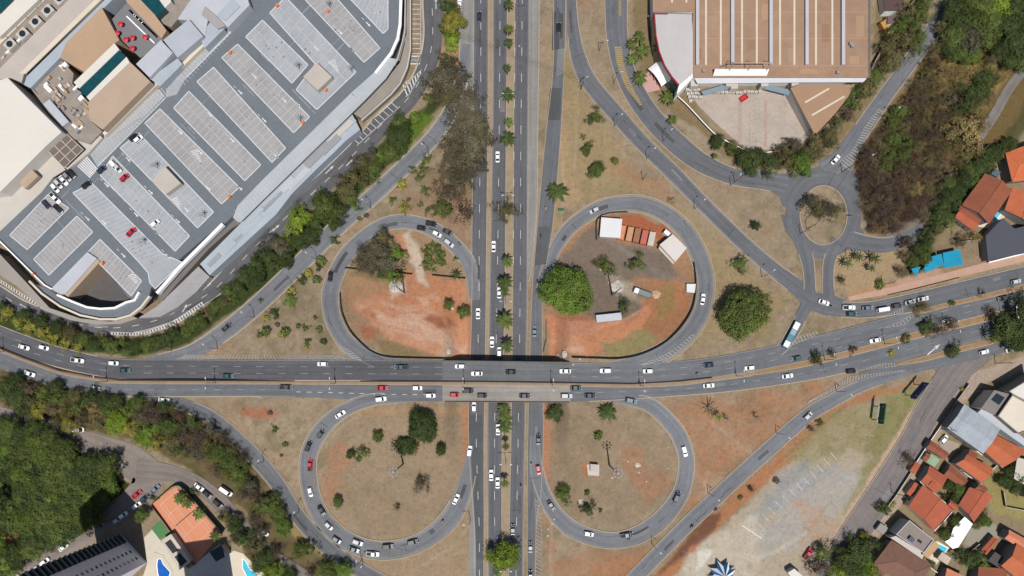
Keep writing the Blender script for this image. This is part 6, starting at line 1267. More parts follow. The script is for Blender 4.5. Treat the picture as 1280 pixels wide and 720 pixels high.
trees('in front of the store yard wall', 'trees along the yard wall', [(897, 177, 8, 'mid', 'd'), (915, 184, 7, 'loose', 'g'), (922, 189, 6, 'loose', 'g'), (938, 201, 14, 'mid', 'd'), (965, 204, 12, 'loose', 'd'), (948, 196, 9, 'mid', 'd'), (980, 188, 10, 'loose', 'o'), (984, 203, 11, 'loose', 'o'), (993, 180, 9, 'loose', 'gr'), (1003, 205, 12, 'mid', 'lg'), (1008, 190, 10, 'loose', 'o'), (1020, 178, 10, 'loose', 'o'), (1024, 190, 9, 'dry', 'o'), (1036, 168, 10, 'loose', 'o'), (1048, 152, 9, 'loose', 'o'), (1040, 180, 9, 'dry', 'o'), (1060, 142, 8, 'dry', 'br'), (1065, 118, 12, 'mid', 'g'), (1080, 110, 12, 'loose', 'o'), (1094, 96, 11, 'loose', 'g')])
trees('on the slope right of the store', 'trees on the slope right of the store', [(1105, 84, 12, 'dry', 'o'), (1117, 75, 12, 'loose', 'o'), (1112, 60, 12, 'loose', 'o'), (1128, 52, 14, 'loose', 'o'), (1124, 36, 12, 'loose', 'g'), (1142, 32, 13, 'loose', 'g'), (1138, 14, 12, 'loose', 'o'), (1154, 14, 12, 'loose', 'g'), (1148, 50, 11, 'loose', 'g'), (1158, -4, 10, 'mid', 'g')])
# wooded hill at the upper right
hill = [(1192, 10, 13, 'mid', 'd'), (1210, 2, 13, 'mid', 'g'), (1230, 8, 13, 'mid', 'g'), (1250, 4, 13, 'mid', 'b'), (1272, 6, 14, 'mid', 'd'), (1200, 28, 13, 'mid', 'd'), (1220, 30, 15, 'mid', 'g'), (1242, 28, 12, 'mid', 'g'), (1262, 30, 13, 'mid', 'd'), (1280, 30, 12, 'mid', 'd'), (1194, 44, 13, 'mid', 'g'), (1212, 50, 14, 'mid', 'gr'), (1232, 48, 12, 'loose', 'g'), (1268, 52, 14, 'mid', 'd'), (1282, 62, 14, 'mid', 'd'), (1254, 62, 11, 'mid', 'd'), (1200, 66, 10, 'mid', 'g'), (1216, 68, 10, 'mid', 'lg'), (1188, 62, 9, 'mid', 'd'), (1178, 32, 8, 'loose', 'o'), (1182, 50, 8, 'loose', 'o'), (1240, 76, 9, 'dry', 'o'), (1264, 76, 10, 'mid', 'd'), (1282, 82, 9, 'loose', 'g')]
trees('in the upper right green wood', 'trees of the upper right wood', hill)
mid_hill = [(1170, 60, 9, 'dry', 'o'), (1166, 78, 9, 'dry', 'br'), (1178, 88, 11, 'dry', 'dy'), (1196, 90, 11, 'dry', 'dy'), (1214, 92, 11, 'dry', 'dy'), (1232, 98, 12, 'mid', 'd'), (1226, 112, 12, 'loose', 'd'), (1210, 116, 12, 'loose', 'd'), (1196, 108, 9, 'dry', 'o'), (1190, 124, 11, 'loose', 'gr'), (1206, 132, 12, 'loose', 'd'), (1222, 130, 11, 'dry', 'o'), (1240, 118, 9, 'dry', 'dy'), (1254, 96, 8, 'dry', 'dy'), (1158, 92, 9, 'dry', 'o'), (1150, 108, 10, 'dry', 'br'), (1164, 106, 10, 'dry', 'o'), (1180, 108, 9, 'dry', 'dy'), (1140, 124, 10, 'dry', 'br'), (1156, 124, 10, 'dry', 'br'), (1172, 126, 10, 'dry', 'o'), (1128, 138, 9, 'loose', 'g'), (1142, 142, 10, 'dry', 'br'), (1158, 144, 10, 'dry', 'o'), (1175, 146, 10, 'dry', 'br'), (1192, 144, 10, 'dry', 'o'), (1206, 160, 18, 'loose', 'dy'), (1226, 158, 10, 'loose', 'dy'), (1215, 176, 13, 'loose', 'dy'), (1196, 178, 10, 'dry', 'o'), (1118, 152, 9, 'loose', 'g'), (1132, 158, 9, 'dry', 'o'), (1148, 162, 10, 'dry', 'br'), (1166, 166, 11, 'dry', 'p'), (1182, 164, 9, 'dry', 'o'), (1108, 164, 8, 'dry', 'o'), (1120, 172, 9, 'loose', 'g'), (1136, 178, 9, 'loose', 'g'), (1150, 182, 9, 'dry', 'o'), (1168, 184, 9, 'dry', 'br'), (1182, 184, 9, 'dry', 'o')]
trees('on the dry middle of the hill', 'trees on the dry middle of the hill', mid_hill)
low_hill = [(1158, 270, 8, 'dry', 'o'), (1168, 252, 9, 'dry', 'gr'), (1176, 236, 9, 'dry', 'o'), (1186, 220, 9, 'loose', 'gr'), (1198, 206, 9, 'dry', 'o'), (1210, 196, 9, 'loose', 'o'), (1166, 218, 9, 'dry', 'br'), (1222, 190, 8, 'dry', 'dy'), (1086, 188, 10, 'dry', 'br'), (1100, 182, 10, 'dry', 'o'), (1114, 192, 10, 'loose', 'g'), (1130, 196, 9, 'loose', 'g'), (1146, 200, 10, 'dry', 'br'), (1162, 200, 10, 'dry', 'o'), (1178, 202, 10, 'dry', 'br'), (1078, 204, 9, 'dry', 'br'), (1092, 204, 11, 'dry', 'br'), (1108, 208, 10, 'loose', 'g'), (1124, 212, 10, 'dry', 'br'), (1140, 216, 11, 'dry', 'br'), (1156, 218, 10, 'dry', 'p'), (1082, 220, 10, 'dry', 'p'), (1098, 224, 11, 'dry', 'br'), (1114, 228, 10, 'dry', 'p'), (1130, 232, 10, 'dry', 'br'), (1146, 236, 11, 'dry', 'dy'), (1160, 234, 8, 'dry', 'o'), (1080, 236, 8, 'dry', 'br'), (1094, 240, 11, 'dry', 'p'), (1110, 246, 11, 'dry', 'br'), (1126, 250, 10, 'dry', 'p'), (1142, 254, 10, 'dry', 'br'), (1154, 250, 8, 'dry', 'p'), (1088, 256, 10, 'dry', 'br'), (1104, 262, 11, 'dry', 'p'), (1120, 266, 10, 'dry', 'br'), (1136, 270, 9, 'dry', 'p'), (1092, 272, 9, 'dry', 'p'), (1106, 280, 10, 'dry', 'br'), (1120, 284, 8, 'dry', 'p'), (1150, 268, 7, 'dry', 'br'), (1092, 286, 7, 'dry', 'br')]
trees('in the roundabout scrub', 'bushes of the brown scrub', low_hill, h=2.6)
vb = [(1262, 182, 9, 'mid', 'd'), (1252, 188, 10, 'mid', 'd'), (1240, 192, 9, 'mid', 'd'), (1232, 204, 11, 'mid', 'd'), (1222, 212, 10, 'mid', 'd'), (1212, 214, 8, 'mid', 'g'), (1222, 228, 9, 'loose', 'lg'), (1206, 226, 10, 'mid', 'd'), (1198, 238, 10, 'mid', 'd'), (1188, 230, 8, 'mid', 'g'), (1186, 246, 10, 'mid', 'd'), (1195, 254, 8, 'mid', 'd'), (1180, 258, 9, 'mid', 'd'), (1174, 270, 9, 'mid', 'd'), (1184, 272, 8, 'mid', 'g'), (1170, 284, 8, 'loose', 'd'), (1160, 292, 8, 'loose', 'd'), (1158, 304, 8, 'mid', 'd'), (1148, 314, 9, 'loose', 'd'), (1156, 322, 8, 'mid', 'g'), (1144, 326, 8, 'loose', 'd'), (1134, 302, 7, 'loose', 'p'), (1132, 318, 7, 'dry', 'o'), (1126, 338, 6, 'dry', 'br'), (1190, 282, 5, 'tpalm', 'g'), (1202, 300, 8, 'dry', 'o'), (1220, 296, 7, 'dry', 'dy')]
trees('in the belt left of the villas', 'trees of the belt by the villas', vb)
# medians to the right
trees('on the planted strips at right', 'trees on the planted strips', [(1021, 447, 7, 'loose', 'd'), (1041, 442, 5, 'dry', 'gr'), (1065, 438, 5, 'shrub', 'br'), (1132, 424, 6, 'shrub', 'o'), (1152, 384, 10, 'dry', 'o'), (1161, 407, 8, 'mid', 'd'), (1172, 413, 8, 'dry', 'p'), (1188, 405, 9, 'dry', 'br'), (1193, 437, 8, 'loose', 'd'), (1114, 440, 4, 'shrub', 'y'), (1189, 379, 4, 'shrub', 'd'), (1240, 388, 9, 'bare', 'br'), (1229, 366, 6, 'bare', 'br')], h=3)
trees('at the right edge over the road', None, [(1262, 412, 18, 'mid', 'd'), (1278, 395, 18, 'mid', 'd'), (1284, 422, 14, 'mid', 'd'), (1272, 428, 10, 'mid', 'd')], h=6)
# lower loops
trees('inside the lower left loop', None, [(528, 533, 21, 'big', 'd')], h=5)
trees('inside the lower left loop', None, [(507, 558, 12, 'mid', 'd'), (438, 568, 5, 'mid', 'd'), (454, 565, 6, 'loose', 'lg'), (448, 573, 4, 'shrub', 'g'), (472, 546, 6, 'mid', 'g'), (551, 562, 6.5, 'mid', 'd'), (527, 605, 10, 'dry', 'gr'), (422, 628, 6, 'mid', 'g'), (496, 635, 3.5, 'dry', 'br')], h=2.8)
trees('inside the lower right loop', None, [(694, 516, 9, 'mid', 'd'), (760, 516, 10, 'palm', 'd'), (748, 543, 5.5, 'shrub', 'g'), (705, 618, 10, 'loose', 'g'), (735, 636, 8, 'loose', 'd'), (734, 615, 3.5, 'shrub', 'd'), (750, 637, 2.5, 'shrub', 'd')], h=3)
trees('right of the lower right loop', None, [(889, 512, 8, 'bpalm', 'gr'), (899, 521, 4.5, 'tpalm', 'lg'), (909, 523, 4.5, 'bpalm', 'gr'), (947, 521, 4.5, 'bpalm', 'gr')])
trees('above the lower left loop', None, [(343, 535, 4, 'shrub', 'g'), (357, 555, 3.5, 'shrub', 'g'), (338, 516, 3, 'shrub', 'br'), (352, 569, 2, 'shrub', 'd')])
# woods at the left
sw = [(8, 486, 11, 'mid', 'd'), (18, 476, 9, 'mid', 'd'), (22, 498, 12, 'mid', 'd'), (37, 488, 10, 'loose', 'br'), (40, 504, 10, 'loose', 'o'), (48, 514, 11, 'mid', 'y'), (30, 512, 9, 'mid', 'd'), (54, 494, 10, 'loose', 'g'), (62, 508, 10, 'dry', 'br'), (70, 484, 8, 'mid', 'd'), (72, 498, 10, 'mid', 'g'), (80, 512, 10, 'loose', 'o'), (84, 528, 11, 'loose', 'y'), (72, 528, 9, 'loose', 'gr'), (92, 496, 9, 'mid', 'o'), (98, 508, 10, 'loose', 'g'), (102, 522, 10, 'dry', 'br'), (110, 498, 9, 'mid', 'd'), (118, 512, 10, 'loose', 'dy'), (122, 528, 10, 'loose', 'o'), (128, 500, 9, 'mid', 'd'), (136, 514, 10, 'loose', 'g'), (146, 528, 13, 'mid', 'b'), (144, 502, 8, 'mid', 'd'), (158, 514, 10, 'loose', 'g'), (160, 535, 10, 'loose', 'y'), (170, 504, 9, 'mid', 'g'), (176, 522, 11, 'dry', 'gr'), (186, 538, 11, 'loose', 'lg'), (188, 510, 9, 'dry', 'br'), (198, 524, 11, 'dry', 'p'), (206, 508, 8, 'loose', 'd'), (212, 534, 12, 'mid', 'g'), (222, 520, 10, 'dry', 'br'), (230, 544, 12, 'dry', 'br'), (240, 530, 10, 'loose', 'd'), (214, 552, 10, 'loose', 'o'), (248, 546, 11, 'dry', 'p'), (262, 538, 9, 'loose', 'gr'), (224, 562, 9, 'loose', 'd'), (244, 564, 11, 'loose', 'gr'), (260, 556, 12, 'dry', 'o'), (272, 566, 12, 'mid', 'g'), (278, 548, 9, 'dry', 'br'), (286, 580, 12, 'mid', 'g'), (290, 562, 9, 'dry', 'o'), (300, 592, 12, 'mid', 'g'), (272, 588, 9, 'dry', 'p'), (302, 572, 8, 'dry', 'br'), (196, 552, 9, 'loose', 'y'), (180, 548, 10, 'mid', 'b'), (312, 606, 9, 'loose', 'gr'), (306, 616, 9, 'dry', 'p'), (318, 620, 8, 'dry', 'br')]
trees('in the mixed wood at left', 'trees of the mixed wood', sw)
trees('beside the lower left slip road', 'trees beside the lower slip road', [(332, 631, 12, 'mid', 'g'), (347, 643, 10, 'mid', 'g'), (354, 658, 10, 'mid', 'lg'), (380, 688, 10, 'mid', 'g'), (408, 713, 11, 'mid', 'g'), (430, 713, 10, 'mid', 'lg'), (324, 645, 8, 'dry', 'p')])
trees('right of the tennis court', 'trees right of the tennis court', [(284, 648, 9, 'loose', 'o'), (294, 660, 11, 'loose', 'd'), (306, 672, 11, 'loose', 'd'), (318, 686, 11, 'loose', 'o'), (330, 700, 12, 'loose', 'd'), (342, 714, 11, 'mid', 'b'), (296, 676, 8, 'loose', 'o'), (322, 706, 9, 'mid', 'd'), (316, 650, 8, 'dry', 'gr'), (326, 664, 8, 'dry', 'gr'), (345, 690, 8, 'dry', 'p'), (360, 722, 9, 'mid', 'd'), (388, 716, 7, 'dry', 'p')])
trees('around the tennis court', None, [(224, 624, 7, 'palm', 'g'), (233, 630, 6, 'palm', 'g'), (247, 643, 7, 'palm', 'g'), (176, 644, 8, 'mid', 'g'), (192, 622, 4, 'shrub', 'd'), (242, 614, 5, 'shrub', 'g'), (268, 670, 6, 'palm', 'd'), (277, 644, 4, 'shrub', 'd')], h=4)
fo = []
rf = random.Random(5)
for gy_ in range(538, 726, 14):
    for gx_f in range(-8, 176, 15):
        px = gx_f + rf.uniform(-4, 4) + (7 if (gy_ // 14) % 2 else 0); py = gy_ + rf.uniform(-4, 4)
        lim = np.interp(py, [535, 560, 580, 600, 620, 640, 655, 668, 690, 720], [60, 100, 140, 158, 156, 142, 112, 98, 54, 20])
        if px > lim - 9: continue
        if (px - 8) ** 2 / 18 ** 2 + (py - 612) ** 2 / 16 ** 2 < 1 or (px - 12) ** 2 / 16 ** 2 + (py - 668) ** 2 / 18 ** 2 < 1: continue
        fo.append((px, py, rf.uniform(10, 14), 'mid', rf.choice(['g', 'g', 'lg', 'd', 'd', 'g'])))
fo.append((44, 655, 11, 'dry', 'p')); fo.append((40, 640, 9, 'dry', 'p'))
trees('in the dense lower left wood', 'trees of the dense lower left wood', fo, h=6)
# by the houses
trees('at the lower end of the side street', None, [(1074, 690, 15, 'mid', 'd'), (1056, 700, 13, 'mid', 'd'), (1064, 712, 12, 'mid', 'd'), (1088, 712, 9, 'mid', 'b'), (1076, 716, 10, 'mid', 'lg'), (1050, 716, 11, 'loose', 'b'), (1031, 690, 9, 'loose', 'g'), (1030, 708, 9, 'dry', 'br'), (1018, 712, 8, 'dry', 'br')], h=5)
trees('in the front gardens along the street', None, [(1106, 637, 7, 'mid', 'g'), (1082, 672, 6, 'mid', 'y'), (1096, 680, 6, 'mid', 'd'), (1136, 574, 8, 'dry', 'gr'), (1116, 630, 4, 'shrub', 'y'), (1227, 491, 4, 'shrub', 'dy'), (1203, 487, 3, 'shrub', 'y')], h=3)
trees('in the gardens among the houses', 'garden trees among the houses', [(1186, 606, 6, 'mid', 'd'), (1198, 612, 8, 'mid', 'g'), (1194, 622, 6, 'mid', 'd'), (1180, 622, 5, 'shrub', 'd'), (1194, 652, 6, 'mid', 'g'), (1182, 668, 7, 'mid', 'g'), (1176, 650, 5, 'mid', 'd'), (1232, 652, 7, 'mid', 'lg'), (1222, 656, 6, 'loose', 'o'), (1228, 642, 5, 'loose', 'd'), (1200, 692, 7, 'loose', 'd'), (1212, 700, 9, 'mid', 'd'), (1228, 706, 9, 'loose', 'lg'), (1222, 694, 7, 'mid', 'd'), (1264, 590, 8, 'mid', 'd'), (1256, 602, 8, 'mid', 'd'), (1272, 600, 9, 'mid', 'd'), (1280, 584, 8, 'mid', 'g'), (1270, 612, 6, 'mid', 'd'), (1164, 706, 5, 'shrub', 'g')], h=3)
trees('along the foot of the deck', None, [(376, 232, 3.5, 'shrub', 'lg'), (384, 224, 3.5, 'shrub', 'y'), (398, 209, 3.5, 'shrub', 'lg'), (408, 200, 3.5, 'shrub', 'y')])
trees('on the edge of the pale car park', None, [(1025, 528, 4, 'shrub', 'o'), (1015, 536, 4, 'dry', 'br'), (970, 600, 4, 'shrub', 'br'), (940, 612, 4, 'dry', 'br'), (925, 622, 3, 'shrub', 'g')])
# labels: unique by look and order inside each place
def label_all(items, fmt):
    groups = {}
    for it in items: groups.setdefault(fmt(it), []).append(it)
    return groups
for (noun, c, where), its in label_all(TREES, lambda t: (t[3], t[4], t[5])).items():
    xs = [t[1] for t in its]; ys = [t[2] for t in its]; horiz = (max(xs) - min(xs)) >= (max(ys) - min(ys))
    its.sort(key=lambda t: t[1] if horiz else t[2]); n = len(its)
    for i, t in enumerate(its):
        base = f"{LOOK[c]} {noun} {where}"
        lab = base if n == 1 else f"{base}, " + (('leftmost' if horiz else 'topmost') if i == 0 else ('rightmost' if horiz else 'lowest') if i == n - 1 else f"{ordw(i)} from {'left' if horiz else 'top'}")
        tag(t[0], lab, {'shrub': 'shrub', 'palm': 'palm'}.get(noun.split()[-1], 'tree'), t[6])
        if '_' in t[0]: del t[0]['_']

# ------------------------------------------------------------------ vehicles
M_PAINT = mat('car_paint', objcol=True, rough=.35, spec=.5); M_CGLASS = mat('car_glass', (0.012, 0.016, 0.02), .06, spec=.6); M_TYRE = mat('tyre_rubber', (0.012, 0.012, 0.012), .9); M_HL = mat('headlight_glass', (.6, .6, .58), .2); M_TL = mat('tail_light', (.3, .01, .01), .3); M_PLASTIC = mat('black_plastic', (.02, .02, .02), .7)
def loft(mb, st):       # st: (x, half width, z low, z shoulder, z top, top half width)
    vs = []; n = len(st)
    for x, w, zl, zs, zt, wt in st: vs += [(x, -w * .94, zl), (x, -w, zs), (x, -wt, zt), (x, wt, zt), (x, w, zs), (x, w * .94, zl)]
    fs = []
    for i in range(n - 1):
        for j in range(5): fs.append((i * 6 + j, (i + 1) * 6 + j, (i + 1) * 6 + j + 1, i * 6 + j + 1))
        fs.append((i * 6 + 5, (i + 1) * 6 + 5, (i + 1) * 6, i * 6))
    fs += [tuple(range(6)), tuple((n - 1) * 6 + j for j in range(5, -1, -1))]
    mb.add(vs, [f[::-1] for f in fs])
def make_car(kind):
    r = empty({'sedan': 'sedan_car', 'hatch': 'hatchback_car', 'suv': 'suv_car', 'pickup': 'pickup_truck', 'van': 'delivery_van'}[kind], (0, 0, 0))
    L, W, hb, ht, cab = {'sedan': (4.5, 1.8, .95, 1.45, (-1.75, -.95, .35, 1.15)), 'hatch': (4.0, 1.75, .98, 1.5, (-1.9, -1.5, .3, 1.1)), 'suv': (4.6, 1.9, 1.08, 1.7, (-2.2, -1.8, .45, 1.2)), 'pickup': (5.3, 1.9, 1.05, 1.75, (-.75, -.5, .75, 1.45)), 'van': (5.4, 2.0, 1.15, 2.3, (-2.6, -2.55, 1.35, 2.1))}[kind]
    h = L / 2; w = W / 2; mb = MB()
    loft(mb, [(-h, w * .74, .35, .6, .8, w * .66), (-h + .18, w * .93, .25, .62, hb - .05, w * .84), (-h + .7, w, .22, .65, hb, w * .9), (0, w, .22, .65, hb, w * .92), (h - .9, w, .22, .65, hb - .06, w * .88), (h - .25, w * .93, .25, .6, hb - .18, w * .8), (h, w * .68, .35, .55, hb - .3, w * .6)])
    body = mb.build('body', M_PAINT, r)
    x0, x1, x2, x3 = cab; mb = MB(); a = w * .9; b2 = w * .74
    vs = [(x0, -a, hb - .02), (x3, -a, hb - .04), (x3, a, hb - .04), (x0, a, hb - .02), (x1, -b2, ht - .04), (x2, -b2, ht - .04), (x2, b2, ht - .04), (x1, b2, ht - .04)]
    mb.add(vs, [(0, 1, 5, 4), (1, 2, 6, 5), (2, 3, 7, 6), (3, 0, 4, 7), (4, 5, 6, 7)]); mb.build('windows', M_CGLASS, r)
    mb = MB(); mb.prism([(x1 - .05, -b2 - .02), (x2 + .02, -b2 - .02), (x2 + .1, 0), (x2 + .02, b2 + .02), (x1 - .05, b2 + .02)], ht - .04, ht + .03)
    for s in (-1, 1):      # pillars
        for (xa, xb) in ((x0, x1), (x3, x2), ((x0 + x3) / 2, (x1 + x2) / 2)): mb.tube((xa, s * a, hb), (xb, s * (b2 + .02), ht - .02), .05, n=4)
    mb.build('roof', M_PAINT, r)
    if kind == 'pickup':
        mb = MB(); mb.box((-1.62, 0, hb + .02), (1.75, W * .72, .06)); mb.build('load_bed', M_PLASTIC, r)
        mb = MB()
        for s in (-1, 1): mb.box((-1.62, s * w * .82, hb + .12), (1.8, .1, .26))
        mb.box((-2.5, 0, hb + .12), (.1, W * .8, .26)); mb.build('bed_rail', M_PAINT, r)
    for x in (-h + .82, h - .85):
        for s in (-1, 1): mb = MB(); mb.tube((x, s * (w - .2), .33), (x, s * (w + .01), .33), .33, n=12); mb.build('wheel', M_TYRE, r)
    for s in (-1, 1):
        mb = MB(); mb.box((h - .16, s * w * .6, hb - .28), (.26, .36, .14)); mb.build('headlight', M_HL, r)
        mb = MB(); mb.box((-h + .1, s * w * .66, hb - .16), (.14, .3, .16)); mb.build('tail_light', M_TL, r)
        mb = MB(); mb.box((x3 - .25, s * (w + .07), hb + .05), (.16, .2, .12)); mb.build('mirror', M_PAINT, r)
    return r
def make_moto():
    r = empty('motorcycle', (0, 0, 0)); mb = MB()
    for x in (-.65, .65): mb.tube((x, -.07, .32), (x, .07, .32), .32, n=12)
    w_ = mb
    for x in (-.65, .65): m_ = MB(); m_.tube((x, -.07, .32), (x, .07, .32), .32, n=12); m_.build('wheel', M_TYRE, r)
    mb = MB(); mb.box((0, 0, .62), (1.0, .28, .35)); mb.box((-.35, 0, .84), (.7, .3, .12)); mb.build('body', M_PAINT, r)
    mb = MB(); mb.tube((.45, -.38, 1.05), (.45, .38, 1.05), .03, n=5); mb.tube((.65, 0, .35), (.42, 0, 1.05), .04, n=5); mb.build('handlebar', M_PLASTIC, r)
    return r
M_SKIN = mat('rider_clothes', objcol=True, rough=.9)
def rider_mesh():
    me = bpy.data.meshes.new('person'); 
    V_ = {'pelvis': (-.2, 0, .95, .17), 'chest': (-.05, 0, 1.32, .19), 'neck': (.02, 0, 1.5, .08), 'head': (.06, 0, 1.68, .15), 'sl': (-.03, .2, 1.38, .09), 'el': (.18, .32, 1.18, .06), 'hl': (.42, .34, 1.08, .05), 'sr': (-.03, -.2, 1.38, .09), 'er': (.18, -.32, 1.18, .06), 'hr': (.42, -.34, 1.08, .05), 'kl': (.2, .22, .85, .1), 'fl': (.0, .2, .42, .06), 'kr': (.2, -.22, .85, .1), 'fr': (.0, -.2, .42, .06), 'tl': (.18, .2, .36, .05), 'tr': (.18, -.2, .36, .05)}
    ks = list(V_); E = [('pelvis', 'chest'), ('chest', 'neck'), ('neck', 'head'), ('chest', 'sl'), ('sl', 'el'), ('el', 'hl'), ('chest', 'sr'), ('sr', 'er'), ('er', 'hr'), ('pelvis', 'kl'), ('kl', 'fl'), ('pelvis', 'kr'), ('kr', 'fr'), ('fl', 'tl'), ('fr', 'tr')]
    me.from_pydata([V_[k][:3] for k in ks], [(ks.index(a), ks.index(b)) for a, b in E], []); o = bpy.data.objects.new('person', me); COL.objects.link(o)
    sm = o.modifiers.new('s', 'SKIN'); o.modifiers.new('d', 'SUBSURF').levels = 1
    for i, k in enumerate(ks): me.skin_vertices[0].data[i].radius = (V_[k][3],) * 2
    me.skin_vertices[0].data[0].use_root = True
    dg = bpy.context.evaluated_depsgraph_get(); nm = bpy.data.meshes.new_from_object(o.evaluated_get(dg)); bpy.data.objects.remove(o); nm.materials.clear(); nm.materials.append(M_SKIN); nm.name = 'person'; return nm
PROTO = {k: make_car(k) for k in ('sedan', 'hatch', 'suv', 'pickup', 'van')}; PROTO['moto'] = make_moto(); USED = set(); RIDER = rider_mesh(); HELM = None
PC = {'white': (.72, .72, .72), 'black': (.012, .012, .014), 'dark grey': (.05, .053, .058), 'silver': (.42, .43, .44), 'red': (.4, .012, .03), 'dark blue': (.015, .03, .055), 'teal': (.03, .075, .085), 'blue grey': (.12, .17, .2), 'grey': (.2, .2, .21)}
NOUN = {'sedan': 'sedan', 'hatch': 'hatchback', 'suv': 'SUV', 'pickup': 'pickup truck', 'van': 'van', 'moto': 'motorcycle'}
CARS = []
def car(px, py, ang, c, kind, where, group, off=.33, tf=None, z=None):
    first = kind not in USED; r = PROTO[kind] if first else copy_tree(PROTO[kind]); USED.add(kind)
    if z is None:
        zz = float((tf or T)(px, py)) + off; p = Pz(px, py, zz + .7); p.z = zz
    else: p = Pz(px, py, z + .7); p.z = z
    r.location = p; r.rotation_euler.z = R(ang)
    sc = 1.04; r.scale = (sc, sc, sc)
    for ch in r.children:
        if ch.type == 'MESH' and ch.name.split('.')[0] in ('body', 'roof', 'mirror', 'bed_rail'): ch.color = (*PC[c], 1)
    CARS.append([r, px, py, NOUN[kind], c, where, group])
    if kind == 'moto':
        o = mesh_obj('person', RIDER); o.location = p; o.rotation_euler.z = R(ang); o.color = (*rt.choice([(.02, .02, .025), (.35, .04, .04), (.5, .5, .5), (.03, .04, .1)]), 1); o.scale = (sc, sc, sc)
        hm = MB(); bmv = [(math.cos(a) * math.cos(b) * .17 + .06, math.sin(a) * math.cos(b) * .16, 1.7 + math.sin(b) * .17) for b in (-.9, -.3, .3, .9) for a in [k * 6.283 / 8 for k in range(8)]] + [(.06, 0, 1.88)]
        hm.add(bmv, [(i * 8 + j, i * 8 + (j + 1) % 8, (i + 1) * 8 + (j + 1) % 8, (i + 1) * 8 + j) for i in range(3) for j in range(8)] + [(24 + j, 24 + (j + 1) % 8, 32) for j in range(8)])
        h_ = hm.build('helmet', M_PAINT, o); h_.color = (*rt.choice([(.6, .6, .6), (.02, .02, .02), (.4, .02, .02)]), 1)
        CARS.append([o, px, py, 'rider', c, where, group and 'riders ' + group])
def cars(where, group, items, **k):
    for it in items: car(it[0], it[1], it[2], it[3], it[4], where, group, **k)
cars('in the upper lanes left of the bridge', 'traffic on the upper lanes left of the bridge', [(30, 434, -17, 'white', 'sedan'), (55, 434.5, -15, 'white', 'hatch'), (97, 450.5, -8, 'white', 'pickup'), (142, 454, -2, 'white', 'hatch'), (156, 463, 0, 'teal', 'sedan'), (285, 470, 0, 'teal', 'sedan'), (403, 455, 180, 'white', 'hatch'), (502, 459, 180, 'teal', 'pickup')], tf=TB)
cars('in the lower lanes left of the bridge', 'traffic on the lower lanes left of the bridge', [(37, 467, -20, 'white', 'sedan'), (119, 485, -10, 'grey', 'hatch'), (205, 500, -6, 'white', 'sedan'), (358, 484, 0, 'dark grey', 'pickup'), (478, 485, 0, 'red', 'sedan'), (521.5, 485, 0, 'white', 'hatch'), (538, 494.5, 0, 'white', 'hatch')], tf=TB)
cars('in the upper lanes on the bridge', 'traffic on the upper bridge lanes', [(575, 458, 180, 'white', 'hatch'), (596, 467, 180, 'white', 'sedan'), (638, 465, 180, 'black', 'sedan'), (706.5, 464, 180, 'white', 'sedan')], tf=TB)
cars('in the lower pale lanes on the bridge', 'traffic on the pale bridge lanes', [(568.5, 493.5, 0, 'red', 'hatch'), (585, 488.5, 0, 'black', 'suv'), (603, 494.5, 0, 'black', 'hatch'), (656, 494.8, 0, 'dark grey', 'sedan'), (708, 495, 0, 'silver', 'suv')], tf=TB)
cars('in the upper lanes right of the bridge', 'traffic on the upper lanes right of the bridge', [(757, 463.5, 180, 'white', 'suv'), (810, 464, 180, 'white', 'hatch'), (885, 456.5, 185, 'dark blue', 'sedan'), (937, 460, 186, 'white', 'hatch'), (995, 448, 190, 'teal', 'hatch'), (1094, 425.5, 192, 'white', 'sedan'), (1184, 401.5, 193, 'white', 'suv'), (1254, 373, 192, 'dark grey', 'suv'), (872, 467, 180, 'red', 'moto')], tf=TB)
cars('in the lower lanes right of the bridge', 'traffic on the lower lanes right of the bridge', [(720, 485, 0, 'teal', 'sedan'), (737.5, 494.5, 0, 'dark blue', 'sedan'), (886, 482, 4, 'white', 'sedan'), (984.5, 470, 8, 'white', 'sedan'), (1064, 464, 4, 'black', 'hatch'), (1230, 440, 14, 'white', 'hatch'), (1264, 437, 14, 'white', 'sedan')], tf=TB)
cars('queueing on the right frontage road', 'queue on the frontage road', [(1030, 378, -18, 'white', 'sedan'), (1061, 384.5, 0, 'white', 'pickup'), (1064.5, 392.5, 0, 'teal', 'hatch'), (1084.5, 385, 4, 'blue grey', 'sedan'), (1104, 387, 9, 'white', 'van'), (1121.5, 382, 10, 'dark grey', 'hatch'), (1138, 377.5, 14, 'silver', 'sedan'), (1154, 373.5, 12, 'white', 'sedan'), (1270, 352, 12, 'silver', 'hatch'), (1038, 382, -18, 'black', 'moto')])
cars('on the left loop', 'cars on the left loop', [(413, 345, 84, 'black', 'sedan'), (539, 279.5, -10, 'black', 'suv'), (527, 285, -8, 'black', 'hatch'), (546, 292.5, -26, 'white', 'hatch'), (559.5, 290, -28, 'dark grey', 'sedan'), (561, 304, -36, 'silver', 'suv'), (574, 304.5, -48, 'black', 'moto')])
cars('on the upper right loop', 'cars on the upper right loop', [(743, 263, 205, 'silver', 'hatch'), (878.5, 374, 81, 'white', 'sedan')])
